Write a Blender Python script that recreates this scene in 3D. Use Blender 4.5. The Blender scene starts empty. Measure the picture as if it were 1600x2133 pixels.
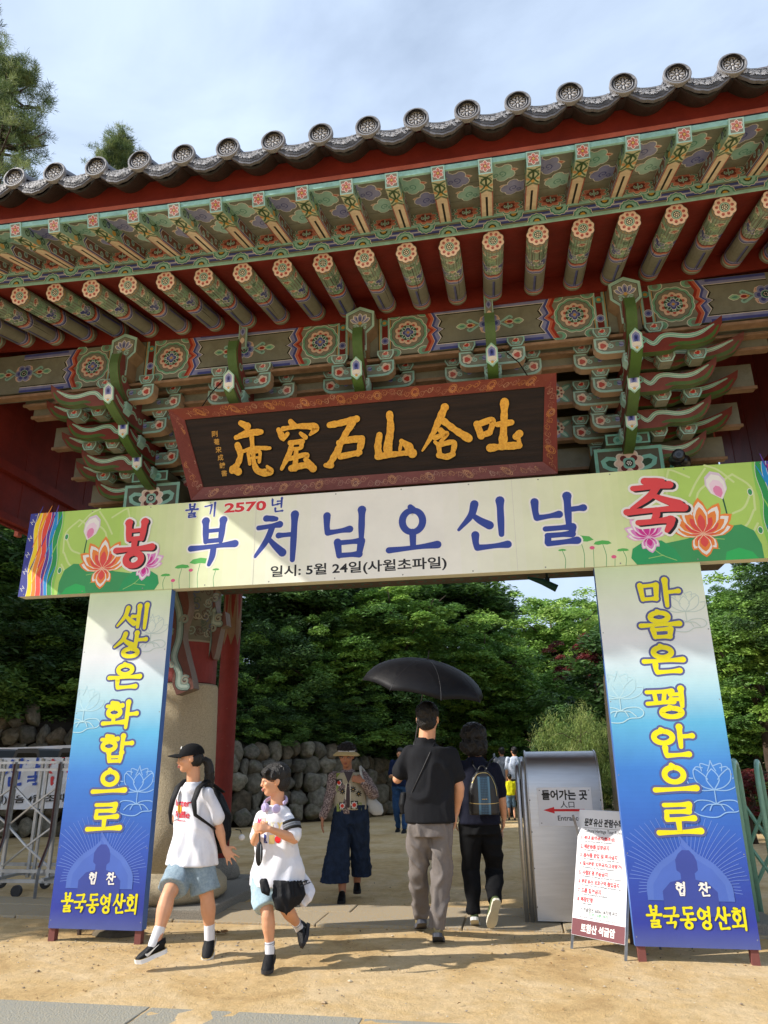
import bpy, bmesh, math, random
import numpy as np
from mathutils import Vector, Matrix, noise as mnoise
from mathutils.bvhtree import BVHTree
random.seed(7); RNG = np.random.default_rng(7)
PI = math.pi
S = bpy.context.scene
COL = S.collection
R = math.radians

# ------------------------------------------------------------------ camera, sky, sun, exposure
TH, ROLL = R(19.0), R(0.6)
cam_d = bpy.data.cameras.new('camera'); cam = bpy.data.objects.new('camera', cam_d); COL.objects.link(cam); S.camera = cam
fw = Vector((0, math.cos(TH), math.sin(TH))); rt0 = Vector((1, 0, 0)); up0 = Vector((0, -math.sin(TH), math.cos(TH)))
crt = rt0 * math.cos(ROLL) - up0 * math.sin(ROLL); cup = rt0 * math.sin(ROLL) + up0 * math.cos(ROLL)
M = Matrix((crt, cup, -fw)).transposed().to_4x4(); M.translation = Vector((0, 0, 1.4)); cam.matrix_world = M
cam_d.sensor_fit = 'VERTICAL'; cam_d.sensor_height = 36.0; cam_d.lens = 36.0 * 1490 / 2133
cam_d.clip_start = 0.05; cam_d.clip_end = 2000
SUN_AZ, SUN_EL = R(10), R(34)          # the light travels towards this azimuth (from +X towards +Y)
sd = Vector((math.cos(SUN_AZ) * math.cos(SUN_EL), math.sin(SUN_AZ) * math.cos(SUN_EL), -math.sin(SUN_EL)))
sun_d = bpy.data.lights.new('sun', 'SUN'); sun = bpy.data.objects.new('sun', sun_d); COL.objects.link(sun)
sun.rotation_euler = sd.to_track_quat('-Z', 'Y').to_euler(); sun_d.energy = 3.45; sun_d.angle = R(0.55); sun_d.color = (1.0, 0.94, 0.86)
W = bpy.data.worlds.new('World'); S.world = W; W.use_nodes = True
wn, wl = W.node_tree.nodes, W.node_tree.links; wn.clear()
wo = wn.new('ShaderNodeOutputWorld'); bg = wn.new('ShaderNodeBackground'); sky = wn.new('ShaderNodeTexSky')
sky.sky_type = 'NISHITA'; sky.sun_disc = False; sky.sun_elevation = SUN_EL
sky.sun_rotation = math.atan2(-sd.x, -sd.y); sky.air_density = 1.0; sky.dust_density = 1.6; sky.ozone_density = 1.2
tc = wn.new('ShaderNodeTexCoord'); mp = wn.new('ShaderNodeMapping'); mp.inputs['Scale'].default_value = (1.0, 1.0, 2.2)
nz = wn.new('ShaderNodeTexNoise'); nz.inputs['Scale'].default_value = 2.1; nz.inputs['Detail'].default_value = 7; nz.inputs['Roughness'].default_value = 0.55
nz.inputs['Distortion'].default_value = 0.5
cr = wn.new('ShaderNodeValToRGB'); cr.color_ramp.elements[0].position = 0.36; cr.color_ramp.elements[1].position = 0.68
cr.color_ramp.elements[0].color = (0.5, 0.5, 0.5, 1); cr.color_ramp.elements[1].color = (0.97, 0.97, 0.97, 1)
mx = wn.new('ShaderNodeMixRGB'); mx.inputs[2].default_value = (4.6, 5.55, 7.0, 1)
wl.new(tc.outputs['Generated'], mp.inputs[0]); wl.new(mp.outputs[0], nz.inputs['Vector']); wl.new(nz.outputs[0], cr.inputs[0])
wl.new(cr.outputs[0], mx.inputs[0]); wl.new(sky.outputs[0], mx.inputs[1]); wl.new(mx.outputs[0], bg.inputs[0]); bg.inputs[1].default_value = 0.1
wl.new(bg.outputs[0], wo.inputs[0])
S.view_settings.view_transform = 'Standard'; S.view_settings.look = 'None'; S.view_settings.exposure = 0.85; S.view_settings.gamma = 1.0
S.view_settings.use_curve_mapping = False
S.render.engine = 'CYCLES'; S.cycles.max_bounces = 7; S.cycles.diffuse_bounces = 4; S.cycles.transparent_max_bounces = 8

# ------------------------------------------------------------------ colours and materials
def C(h, k=1.0):
    if isinstance(h, (tuple, list)): return tuple(h[:3])
    h = h.lstrip('#'); v = [int(h[i:i + 2], 16) / 255 for i in (0, 2, 4)]
    return tuple(k * (x / 12.92 if x <= 0.04045 else ((x + 0.055) / 1.055) ** 2.4) for x in v)
MINT, OLIVE, BLUE, LAV, ORG, RED, DRED, PEACH, CREAM, OCH, BLK, WHT = [C(x) for x in
    ('#9ccdc6', '#85897d', '#4652a0', '#8a92c8', '#cc6c54', '#ac4c40', '#7a2a26', '#e4c9b8', '#e8e1d4', '#d2a64a', '#1c1a18', '#eeece6')]
DMINT = C('#5a9f92'); GRN = C('#4d7034'); PINK = C('#c98f88')
MATS = {}
def mat(name, color=(.5, .5, .5), rough=.6, metal=0.0, noise=0.0, nscale=20.0, bump=0.0, bscale=60.0, attr=False, color2=None, stretch=(1, 1, 1), spec=0.5, detail=5, sheen=0.0, coord='Object'):
    if name in MATS: return MATS[name]
    m = bpy.data.materials.new(name); m.use_nodes = True; MATS[name] = m
    n, l = m.node_tree.nodes, m.node_tree.links; b = n['Principled BSDF']
    b.inputs['Roughness'].default_value = rough; b.inputs['Metallic'].default_value = metal; b.inputs['Specular IOR Level'].default_value = spec
    if sheen: b.inputs['Sheen Weight'].default_value = sheen
    t = n.new('ShaderNodeTexCoord'); mpn = n.new('ShaderNodeMapping'); mpn.inputs['Scale'].default_value = stretch
    l.new(t.outputs[coord], mpn.inputs[0])
    if attr:
        a = n.new('ShaderNodeAttribute'); a.attribute_name = 'Col'; src = a.outputs['Color']
    else:
        a = n.new('ShaderNodeRGB'); a.outputs[0].default_value = (*color, 1); src = a.outputs[0]
    if noise > 0 or color2:
        z = n.new('ShaderNodeTexNoise'); z.inputs['Scale'].default_value = nscale; z.inputs['Detail'].default_value = detail; z.inputs['Roughness'].default_value = .6
        l.new(mpn.outputs[0], z.inputs['Vector'])
        r = n.new('ShaderNodeValToRGB'); r.color_ramp.elements[0].position = .35; r.color_ramp.elements[1].position = .68; l.new(z.outputs[0], r.inputs[0])
        mxx = n.new('ShaderNodeMixRGB')
        if color2:
            l.new(r.outputs[0], mxx.inputs[0]); l.new(src, mxx.inputs[1]); mxx.inputs[2].default_value = (*color2, 1)
        else:
            mxx.blend_type = 'MULTIPLY'; mxx.inputs[0].default_value = 1.0; l.new(src, mxx.inputs[1])
            r.color_ramp.elements[0].color = (1 - noise,) * 3 + (1,); r.color_ramp.elements[1].color = (1,) * 4; l.new(r.outputs[0], mxx.inputs[2])
        src = mxx.outputs[0]
    l.new(src, b.inputs['Base Color'])
    if bump > 0:
        z2 = n.new('ShaderNodeTexNoise'); z2.inputs['Scale'].default_value = bscale; z2.inputs['Detail'].default_value = 6; l.new(mpn.outputs[0], z2.inputs['Vector'])
        bp = n.new('ShaderNodeBump'); bp.inputs['Strength'].default_value = bump; bp.inputs['Distance'].default_value = .02; l.new(z2.outputs[0], bp.inputs['Height']); l.new(bp.outputs[0], b.inputs['Normal'])
    return m
def paint_mat():
    """old dancheong paint on wood: the colour attribute with dirt, fading and small flakes showing bare wood"""
    m = mat('old_paint_on_wood', attr=True, rough=.62, noise=.16, nscale=7, bump=.25, bscale=45, spec=.3)
    n, l = m.node_tree.nodes, m.node_tree.links; b = n['Principled BSDF']
    src = b.inputs['Base Color'].links[0].from_socket
    t = n.new('ShaderNodeTexCoord'); z = n.new('ShaderNodeTexNoise'); z.inputs['Scale'].default_value = 38; z.inputs['Detail'].default_value = 8; z.inputs['Roughness'].default_value = .7
    l.new(t.outputs['Object'], z.inputs['Vector'])
    r = n.new('ShaderNodeValToRGB'); r.color_ramp.elements[0].position = .66; r.color_ramp.elements[1].position = .71; l.new(z.outputs[0], r.inputs[0])
    x = n.new('ShaderNodeMixRGB'); x.inputs[2].default_value = (.30, .25, .18, 1); l.new(r.outputs[0], x.inputs[0]); l.new(src, x.inputs[1])
    oi = n.new('ShaderNodeObjectInfo'); mr = n.new('ShaderNodeMapRange'); mr.inputs['To Min'].default_value = .95; mr.inputs['To Max'].default_value = 1.2; l.new(oi.outputs['Random'], mr.inputs['Value'])
    hs_ = n.new('ShaderNodeHueSaturation'); l.new(mr.outputs[0], hs_.inputs['Value']); mr2 = n.new('ShaderNodeMapRange'); mr2.inputs['To Min'].default_value = 1.0; mr2.inputs['To Max'].default_value = .78; l.new(oi.outputs['Random'], mr2.inputs['Value']); l.new(mr2.outputs[0], hs_.inputs['Saturation']); l.new(x.outputs[0], hs_.inputs['Color'])
    st = n.new('ShaderNodeTexNoise'); st.inputs['Scale'].default_value = 3.0; st.inputs['Detail'].default_value = 9; st.inputs['Roughness'].default_value = .72; l.new(t.outputs['Object'], st.inputs['Vector'])
    sr = n.new('ShaderNodeValToRGB'); sr.color_ramp.elements[0].position = .3; sr.color_ramp.elements[0].color = (.74, .72, .68, 1); sr.color_ramp.elements[1].position = .52; sr.color_ramp.elements[1].color = (1, 1, 1, 1); l.new(st.outputs[0], sr.inputs[0])
    mu = n.new('ShaderNodeMixRGB'); mu.blend_type = 'MULTIPLY'; mu.inputs[0].default_value = 1; l.new(hs_.outputs[0], mu.inputs[1]); l.new(sr.outputs[0], mu.inputs[2]); l.new(mu.outputs[0], b.inputs['Base Color'])
    return m
PAINT = paint_mat()
PRINT = mat('printed_vinyl', attr=True, rough=.5, noise=.1, nscale=2.2, bump=.35, bscale=2.6, spec=.35)
ENAMEL = mat('plain_coloured', attr=True, rough=.7, noise=.1, nscale=30, spec=.3)

# ------------------------------------------------------------------ mesh building
class MB:
    def __init__(s): s.v = []; s.f = []; s.c = []
    def add(s, vs, fs, c=(.5, .5, .5)):
        k = len(s.v); s.v.extend([tuple(p) for p in vs]); s.f.extend([tuple(i + k for i in f) for f in fs]); s.c.extend([c] * len(fs)); return s
    def box(s, x0, x1, y0, y1, z0, z1, c=(.5, .5, .5), cb=None):
        vs = [(x, y, z) for z in (z0, z1) for y in (y0, y1) for x in (x0, x1)]
        fs = [(0, 2, 3, 1), (4, 5, 7, 6), (0, 1, 5, 4), (2, 6, 7, 3), (0, 4, 6, 2), (1, 3, 7, 5)]
        k = len(s.v); s.v.extend(vs); s.f.extend([tuple(i + k for i in f) for f in fs]); s.c.extend([cb or c] + [c] * 5); return s
    def tube(s, pts, rad, n=8, c=(.5, .5, .5), caps=True, ell=1.0, upv=(0, 0, 1)):
        pts = [Vector(p) for p in pts]; rr = rad if hasattr(rad, '__len__') else [rad] * len(pts)
        vs = []; fs = []; ref = Vector(upv); a = None
        for i, p in enumerate(pts):
            d = (pts[min(i + 1, len(pts) - 1)] - pts[max(i - 1, 0)]).normalized()
            if a is None:
                a = d.cross(ref)
                if a.length < .2: a = d.cross(Vector((0, 1, 0.01)))
            else: a = a - d * a.dot(d)          # carry the frame along the path without twisting
            a.normalize(); b = a.cross(d)
            for j in range(n):
                t = 2 * PI * j / n; vs.append(p + a * math.cos(t) * rr[i] + b * math.sin(t) * rr[i] * ell)
        for i in range(len(pts) - 1):
            for j in range(n):
                q = (j + 1) % n; fs.append((i * n + j, i * n + q, (i + 1) * n + q, (i + 1) * n + j))
        if caps: fs.append(tuple(range(n - 1, -1, -1))); fs.append(tuple((len(pts) - 1) * n + j for j in range(n)))
        return s.add(vs, fs, c)
    def lathe(s, prof, n=24, c=(.5, .5, .5), cx=0, cy=0, caps=True):
        vs = [(cx + r * math.cos(2 * PI * j / n), cy + r * math.sin(2 * PI * j / n), z) for r, z in prof for j in range(n)]
        fs = [(i * n + j, i * n + (j + 1) % n, (i + 1) * n + (j + 1) % n, (i + 1) * n + j) for i in range(len(prof) - 1) for j in range(n)]
        if caps: fs += [tuple(range(n - 1, -1, -1)), tuple((len(prof) - 1) * n + j for j in range(n))]
        return s.add(vs, fs, c)
    def prism(s, poly, f, h0, h1, c=(.5, .5, .5), cs=None):
        """poly: 2-D outline, f(x,y,h)->xyz; sides and both faces"""
        n = len(poly); vs = [f(x, y, h0) for x, y in poly] + [f(x, y, h1) for x, y in poly]
        s.add(vs, [tuple(range(n)), tuple(range(2 * n - 1, n - 1, -1))], c)
        return s.add(vs, [(i, (i + 1) % n, n + (i + 1) % n, n + i) for i in range(n)], cs or c)
    def ell(s, c, r, n=14, m=9, col=(.5, .5, .5), rot=None):
        vs = []; fs = []
        for i in range(m + 1):
            a = PI * i / m
            for j in range(n):
                b = 2 * PI * j / n; p = Vector((r[0] * math.sin(a) * math.cos(b), r[1] * math.sin(a) * math.sin(b), r[2] * math.cos(a)))
                if rot: p = rot @ p
                vs.append(p + Vector(c))
        for i in range(m):
            for j in range(n): q = (j + 1) % n; fs.append((i * n + j, (i + 1) * n + j, (i + 1) * n + q, i * n + q))
        return s.add(vs, fs, col)
    def merge(s, o, f=None):
        vs = [f(Vector(p)) for p in o.v] if f else o.v
        k = len(s.v); s.v.extend([tuple(p) for p in vs]); s.f.extend([tuple(i + k for i in q) for q in o.f]); s.c.extend(o.c); return s
    def mesh(s, name, m, smooth=False):
        me = bpy.data.meshes.new(name); me.from_pydata(s.v, [], s.f)
        at = me.color_attributes.new('Col', 'FLOAT_COLOR', 'CORNER')
        cnt = np.array([len(f) for f in s.f]); cc = np.ones((cnt.sum(), 4), np.float32); cc[:, :3] = np.repeat(np.array(s.c, np.float32).reshape(-1, 3), cnt, axis=0)
        at.data.foreach_set('color', cc.ravel()); me.materials.append(m)
        if smooth: me.polygons.foreach_set('use_smooth', [True] * len(me.polygons))
        me.update(); return me
    def build(s, name, m, parent=None, smooth=False, **kw):
        return obj(name, s.mesh(name, m, smooth), parent, **kw)
def obj(name, me, parent=None, loc=None, rot=None, scale=None, kind=None, label=None):
    o = bpy.data.objects.new(name, me); COL.objects.link(o)
    if parent: o.parent = parent
    if loc is not None: o.location = loc
    if rot is not None: o.rotation_euler = rot
    if scale is not None: o.scale = scale if hasattr(scale, '__len__') else (scale,) * 3
    if kind: o['kind'] = kind
    if label: o['label'] = label
    return o
def tag(o, label, cat, group=None, kind=None):
    if label: o['label'] = label
    if cat: o['category'] = cat
    if group: o['group'] = group
    if kind: o['kind'] = kind
    return o
def thing(name, label, cat, loc=(0, 0, 0), rz=0.0, group=None):
    o = bpy.data.objects.new(name, None); COL.objects.link(o); o.location = loc; o.rotation_euler = (0, 0, rz); o.empty_display_size = .2
    return tag(o, label, cat, group)
def dup(o, parent=None, loc=None, rz=None, label=None):
    c = o.copy(); COL.objects.link(c)
    if parent: c.parent = parent
    if loc is not None: c.location = loc
    if rz is not None: c.rotation_euler = (0, 0, rz)
    if label: c['label'] = label
    for ch in o.children: dup(ch, c)
    return c
def bevel(o, w=.004, seg=2, ang=40):
    b = o.modifiers.new('bevel', 'BEVEL'); b.width = w; b.segments = seg; b.limit_method = 'ANGLE'; b.angle_limit = R(ang); return o

# ------------------------------------------------------------------ flat painted / printed drawings, laid on surfaces as thin layers
def catmull(pts, n=6, closed=False):
    P = np.array(pts, float)
    if len(P) < 3: return P
    Q = np.vstack([P[-1], P, P[0], P[1]]) if closed else np.vstack([2 * P[0] - P[1], P, 2 * P[-1] - P[-2]])
    out = []
    for i in range(1, len(Q) - 2):
        for k in range(n):
            t = k / n; a, b, c, d = Q[i - 1], Q[i], Q[i + 1], Q[i + 2]
            out.append(.5 * (2 * b + (c - a) * t + (2 * a - 5 * b + 4 * c - d) * t * t + (3 * b - a - 3 * c + d) * t ** 3))
    if not closed: out.append(P[-1])
    return np.array(out)
class Draw:
    def __init__(s): s.items = []; s.A = np.eye(2); s.t = np.zeros(2); s.st = []; s.lift = 0.0
    def push(s, x=0, y=0, sc=1.0, rot=0.0, sx=1.0, sy=1.0):
        s.st.append((s.A.copy(), s.t.copy())); c, q = math.cos(rot), math.sin(rot)
        B = np.array([[c, -q], [q, c]]) @ np.diag([sc * sx, sc * sy]); s.t = s.A @ np.array([x, y]) + s.t; s.A = s.A @ B
    def pop(s): s.A, s.t = s.st.pop()
    def raw(s, pts, faces, c): s.items.append((np.asarray(pts, float) @ s.A.T + s.t, faces, c, s.lift))
    def poly(s, pts, c): s.raw(pts, [tuple(range(len(pts)))], c)
    def rect(s, x0, y0, x1, y1, c, nx=1, ny=1):
        if nx == 1 and ny == 1: return s.poly([(x0, y0), (x1, y0), (x1, y1), (x0, y1)], c)
        xs = np.linspace(x0, x1, nx + 1); ys = np.linspace(y0, y1, ny + 1); w = nx + 1
        s.raw([(x, y) for y in ys for x in xs], [(j * w + i, j * w + i + 1, (j + 1) * w + i + 1, (j + 1) * w + i) for j in range(ny) for i in range(nx)], c)
    def disc(s, x, y, r, c, n=16, ry=None): s.poly([(x + r * math.cos(2 * PI * i / n), y + (ry or r) * math.sin(2 * PI * i / n)) for i in range(n)], c)
    def ring(s, x, y, r0, r1, c, n=24, k=0, amp=0.0):
        f = lambda r, t: r * (1 + amp * abs(math.sin(k * t / 2)))
        p = []
        for i in range(n):
            t = 2 * PI * i / n; p += [(x + f(r0, t) * math.cos(t), y + f(r0, t) * math.sin(t)), (x + f(r1, t) * math.cos(t), y + f(r1, t) * math.sin(t))]
        s.raw(p, [(2 * i, 2 * i + 1, (2 * i + 3) % (2 * n), (2 * i + 2) % (2 * n)) for i in range(n)], c)
    def scallop(s, x, y, r, k, amp, c, n=None, rot=0):
        n = n or k * 6
        s.poly([(x + r * (1 + amp * (abs(math.sin(k * (2 * PI * i / n + rot) / 2)) - .5)) * math.cos(2 * PI * i / n), y + r * (1 + amp * (abs(math.sin(k * (2 * PI * i / n + rot) / 2)) - .5)) * math.sin(2 * PI * i / n)) for i in range(n)], c)
    def petal(s, x, y, L, w, rot, c, tip=.6):
        s.push(x, y, 1, rot); s.poly([(0, 0), (L * .3, w * .42), (L * .62, w * .5), (L * .86, w * .5 * tip), (L, 0), (L * .86, -w * .5 * tip), (L * .62, -w * .5), (L * .3, -w * .42)], c); s.pop()
    def stroke(s, pts, w, c, smooth=True, cap=True, n=5, closed=False, grow=0.0, rough=0.0):
        P = np.array([(p[0], p[1], (p[2] if len(p) > 2 else 1.0)) for p in pts], float)
        if smooth and len(P) > 2: P = catmull(P, n, closed)
        elif smooth and len(P) == 2: P = np.array([P[0] + (P[1] - P[0]) * t for t in np.linspace(0, 1, 4)])
        if closed: P = np.vstack([P, P[0]])
        hw = P[:, 2] * w / 2 + grow
        if rough: hw = hw * (1 + rough * np.array([mnoise.noise(Vector((q[0] * 22, q[1] * 22, 1.7))) for q in P]))
        xy = P[:, :2]; d = np.gradient(xy, axis=0); d /= np.linalg.norm(d, axis=1)[:, None] + 1e-12
        nn = np.stack([-d[:, 1], d[:, 0]], 1); a = xy + nn * hw[:, None]; b = xy - nn * hw[:, None]; k = len(xy)
        V = np.empty((2 * k, 2)); V[0::2] = a; V[1::2] = b
        F = [(2 * i, 2 * i + 1, 2 * i + 3, 2 * i + 2) for i in range(k - 1)]
        s.raw(V, F, c)
        if cap and not closed:
            for e, sg in ((0, -1), (k - 1, 1)):
                t0 = math.atan2(nn[e][1], nn[e][0]); m = 6
                s.poly([(xy[e][0] + hw[e] * math.cos(t0 - sg * PI * j / m), xy[e][1] + hw[e] * math.sin(t0 - sg * PI * j / m)) for j in range(m + 1)], c)
    def spiral(s, x, y, r, c, w, turns=1.2, rot=0, flip=1, tail=None):
        p = []
        for i in range(13):
            t = i / 12; a = rot + flip * turns * 2 * PI * t; rr = r * (.25 + .75 * t); p.append((x + rr * math.cos(a), y + rr * math.sin(a)))
        if tail: p += tail
        s.stroke(p, w, c, n=2)
    def emit(s, mb, f, h0=.0008, dh=.00022):
        """every shape lies just above the shapes it overlaps"""
        n = len(s.items); B = np.array([(*it[0].min(0), *it[0].max(0)) for it in s.items]).reshape(n, 4); L = np.zeros(n, int)
        for k in range(n):
            if k:
                o = (B[:k, 0] < B[k, 2]) & (B[:k, 2] > B[k, 0]) & (B[:k, 1] < B[k, 3]) & (B[:k, 3] > B[k, 1])
                if o.any(): L[k] = L[:k][o].max() + 1
        for k, (P, F, c, lift) in enumerate(s.items):
            h = h0 + dh * int(L[k]) + lift; mb.add([f(p[0], p[1], h) for p in P], F, c)
        return mb
_txt = {}
def text2d(string, bold=.0):
    """flat letter shapes from Blender's built-in font"""
    key = (string, bold)
    if key in _txt: return _txt[key]
    cu = bpy.data.curves.new('t', 'FONT'); cu.body = string; cu.size = 1.0; cu.resolution_u = 3; cu.fill_mode = 'FRONT'; cu.offset = bold
    o = bpy.data.objects.new('t', cu); COL.objects.link(o)
    dg = bpy.context.evaluated_depsgraph_get(); me = o.evaluated_get(dg).to_mesh()
    V = np.empty(len(me.vertices) * 3); me.vertices.foreach_get('co', V); V = V.reshape(-1, 3)[:, :2].copy(); F = [tuple(p.vertices) for p in me.polygons]
    o.evaluated_get(dg).to_mesh_clear(); bpy.data.objects.remove(o); bpy.data.curves.remove(cu)
    if len(V) == 0: V = np.zeros((3, 2)); F = []
    _txt[key] = (V, F); return _txt[key]
def put_text(D, string, x, y, w=None, h=None, c=BLK, bold=.0, center=True):
    """w x h: the box the written line fills, centred on x,y (or starting at x)"""
    V, F = text2d(string, bold)
    if not F: return
    lo, hi = V.min(0), V.max(0); sz = hi - lo
    sy = (h / sz[1]) if h else (w / sz[0]); sx = (w / sz[0]) if w else sy
    P = (V - (lo + hi) / 2) * [sx, sy] + [x if center else x + sz[0] * sx / 2, y]
    D.raw(P, F, c)

# brush-written syllables: every stroke is a tapering curve
def hs(x0, y0, x1, y1, a=.75, m=.72, b=1.05): return [(x0, y0, a), ((x0 * 2 + x1) / 3, y0 + (y1 - y0) * .25, m), ((x0 + 2 * x1) / 3, y0 + (y1 - y0) * .62, m), (x1, y1, b)]
def vs_(x0, y0, x1, y1, a=1.25, m=.95, b=.75): return [(x0 - .0, y0, a), (x0 + (x1 - x0) * .2, y0 + (y1 - y0) * .2, m), (x0 + (x1 - x0) * .6, y0 + (y1 - y0) * .6, m), (x1, y1, b)]
def ringst(cx, cy, rx, ry): return [(cx + rx * math.cos(t), cy + ry * math.sin(t), .85 + .15 * abs(math.cos(t))) for t in np.linspace(PI / 2, PI / 2 + 2 * PI, 13)]
JAMO = {
 'ㄱ': [hs(0, .8, .95, .9), [(.93, .9, 1.1), (.9, .55, .9), (.78, .1, .6)]],
 'ㄴ': [[(.12, 1, 1.1), (.12, .45, .85), (.16, .1, .9)], hs(.16, .1, 1, .22, .9)],
 'ㄷ': [hs(.1, .92, .95, .96), [(.15, .9, .9), (.15, .15, .9)], hs(.15, .1, 1, .2)],
 'ㄹ': [hs(.08, .93, .9, .97), [(.9, .95, 1.05), (.86, .57, .8)], hs(.12, .54, .86, .57), [(.14, .54, .8), (.12, .14, .9)], hs(.12, .08, 1, .18)],
 'ㅁ': [[(.1, .95, 1.1), (.16, .08, .8)], hs(.1, .9, .92, .95), [(.92, .95, 1.1), (.84, .08, .8)], hs(.16, .1, .84, .12)],
 'ㅂ': [vs_(.14, 1, .2, .08), vs_(.86, 1, .8, .08), hs(.18, .55, .82, .57, .6, .6, .6), hs(.2, .1, .8, .12, .7, .7, .7)],
 'ㅅ': [[(.55, 1, 1.15), (.42, .55, .95), (.0, .02, .45)], [(.45, .6, .6), (.68, .35, .95), (1, .12, 1.2)]],
 'ㅇ': [ringst(.5, .46, .44, .42), [(.42, 1.02, .8), (.56, .93, .7)]],
 'ㅈ': [hs(.05, .9, .9, .96), [(.62, .9, .9), (.42, .5, .9), (0, .05, .5)], [(.45, .55, .6), (.7, .32, .9), (1, .1, 1.2)]],
 'ㅊ': [hs(.35, 1.0, .72, .97, 1, .9, .7), hs(.08, .76, .86, .82), [(.6, .78, .9), (.4, .42, .9), (0, .02, .5)], [(.45, .48, .6), (.7, .28, .9), (1, .08, 1.2)]],
 'ㅍ': [hs(.02, .92, .98, .96), [(.3, .88, .8), (.34, .2, .8)], [(.7, .9, .8), (.62, .2, .8)], hs(0, .1, 1, .22)],
 'ㅎ': [hs(.32, 1.02, .68, .98, .9, .8, .7), hs(.05, .78, .95, .82), ringst(.5, .33, .36, .3)],
 'ㅏ': [vs_(.3, 1, .26, 0), hs(.32, .52, 1.0, .55, .7, .75, 1.0)],
 'ㅓ': [vs_(.75, 1, .7, 0), hs(.0, .55, .68, .56, .9, .7, .7)],
 'ㅕ': [vs_(.75, 1, .7, 0), hs(.05, .68, .68, .68, .9, .7, .7), hs(.05, .4, .68, .4, .9, .7, .7)],
 'ㅔ': [vs_(.45, .96, .42, .04), vs_(.95, 1, .9, 0), hs(0, .52, .42, .53, .9, .7, .7)],
 'ㅣ': [vs_(.5, 1, .44, 0)],
 'ㅡ': [hs(0, .45, 1, .6, .9, .7, 1.1)],
 'ㅗ': [hs(0, .15, 1, .3, .9, .7, 1.1), [(.5, 1, 1.0), (.5, .25, .8)]],
 'ㅜ': [hs(0, .85, 1, .98, .9, .7, 1.1), [(.52, .85, .9), (.5, .4, .9), (.44, 0, .6)]],
}
SYL = {k: [(t[0], [int(n) / 100 for n in t[1:].split(',')]) for t in v.split()] for k, v in {
 '부': 'ㅂ22,47,78,98 ㅜ0,0,100,44', '처': 'ㅊ2,10,62,95 ㅓ52,0,98,100', '님': 'ㄴ6,50,62,92 ㅣ78,40,98,100 ㅁ30,0,92,34', '오': 'ㅇ26,42,74,98 ㅗ0,2,100,44',
 '신': 'ㅅ0,42,62,96 ㅣ76,28,96,100 ㄴ24,0,96,30', '날': 'ㄴ4,54,56,92 ㅏ62,40,104,100 ㄹ22,0,86,36', '봉': 'ㅂ20,58,82,100 ㅗ0,34,100,58 ㅇ28,0,76,34', '축': 'ㅊ10,48,94,102 ㅜ0,24,102,46 ㄱ18,0,80,26',
 '세': 'ㅅ0,12,56,90 ㅔ48,0,96,100', '상': 'ㅅ2,42,62,98 ㅏ60,38,104,100 ㅇ30,0,84,38', '은': 'ㅇ24,56,76,100 ㅡ0,34,100,56 ㄴ20,0,88,32', '화': 'ㅎ6,42,60,98 ㅗ0,12,66,44 ㅏ64,0,106,100',
 '합': 'ㅎ4,44,60,100 ㅏ62,40,104,100 ㅂ26,0,82,36', '으': 'ㅇ24,42,76,100 ㅡ0,0,100,40', '로': 'ㄹ14,44,88,100 ㅗ0,0,100,44', '마': 'ㅁ2,22,54,86 ㅏ60,0,106,100', '음': 'ㅇ24,60,76,100 ㅡ0,38,100,60 ㅁ24,0,80,34',
 '평': 'ㅍ0,44,66,94 ㅕ58,38,98,100 ㅇ30,0,86,36', '안': 'ㅇ6,44,58,92 ㅏ62,32,104,100 ㄴ26,0,90,30', '불': 'ㅂ22,64,78,100 ㅜ0,38,100,62 ㄹ20,0,84,34', '국': 'ㄱ16,62,86,100 ㅜ0,30,100,60 ㄱ18,0,80,30',
 '동': 'ㄷ18,64,86,100 ㅗ0,36,100,62 ㅇ26,0,76,34', '영': 'ㅇ4,46,54,94 ㅕ50,38,94,100 ㅇ30,0,86,36', '산': 'ㅅ2,40,62,98 ㅏ62,30,104,100 ㄴ26,0,90,28', '회': 'ㅎ6,40,64,98 ㅗ0,10,72,42 ㅣ78,0,98,100',
 '협': 'ㅎ4,44,58,98 ㅕ50,38,94,100 ㅂ28,0,84,34', '찬': 'ㅊ2,40,62,98 ㅏ62,30,104,100 ㄴ26,0,90,28', '기': 'ㄱ2,10,62,94 ㅣ74,0,98,100', '년': 'ㄴ6,46,54,92 ㅕ48,32,94,100 ㄴ28,0,90,26',
 '연': 'ㅇ4,46,54,94 ㅕ48,32,94,100 ㄴ28,0,90,26', '등': 'ㄷ18,64,86,100 ㅡ0,38,100,60 ㅇ26,0,76,34'}.items()}
def syl_strokes(ch):
    out = []
    for j, (x0, y0, x1, y1) in SYL[ch]:
        for st in JAMO[j]: out.append([(x0 + p[0] * (x1 - x0), y0 + p[1] * (y1 - y0), p[2]) for p in st])
    return out
def put_syl(D, ch, x, y, w, h, pen, c, outline=None, ow=0.0, shadow=None, sh=(0, 0), outline2=None, ow2=0.0):
    st = [[(x + (p[0] - .5) * w, y + (p[1] - .5) * h, p[2]) for p in s_] for s_ in syl_strokes(ch)]
    if outline2:
        for s_ in st: D.stroke(s_, pen, outline2, n=3, grow=ow2)
    if outline:
        for s_ in st: D.stroke(s_, pen, outline, n=3, grow=ow)
        if shadow:
            for s_ in st: D.stroke([(p[0] + sh[0], p[1] + sh[1], p[2]) for p in s_], pen, outline, n=3, grow=ow)
    if shadow:
        for s_ in st: D.stroke([(p[0] + sh[0], p[1] + sh[1], p[2]) for p in s_], pen, shadow, n=3)
    for s_ in st: D.stroke(s_, pen, c, n=4)
YAW = R(9.8)
GO = Vector((0, 7.7, 0)); GX = Vector((math.cos(YAW), -math.sin(YAW), 0)); GY = Vector((math.sin(YAW), math.cos(YAW), 0))
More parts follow.
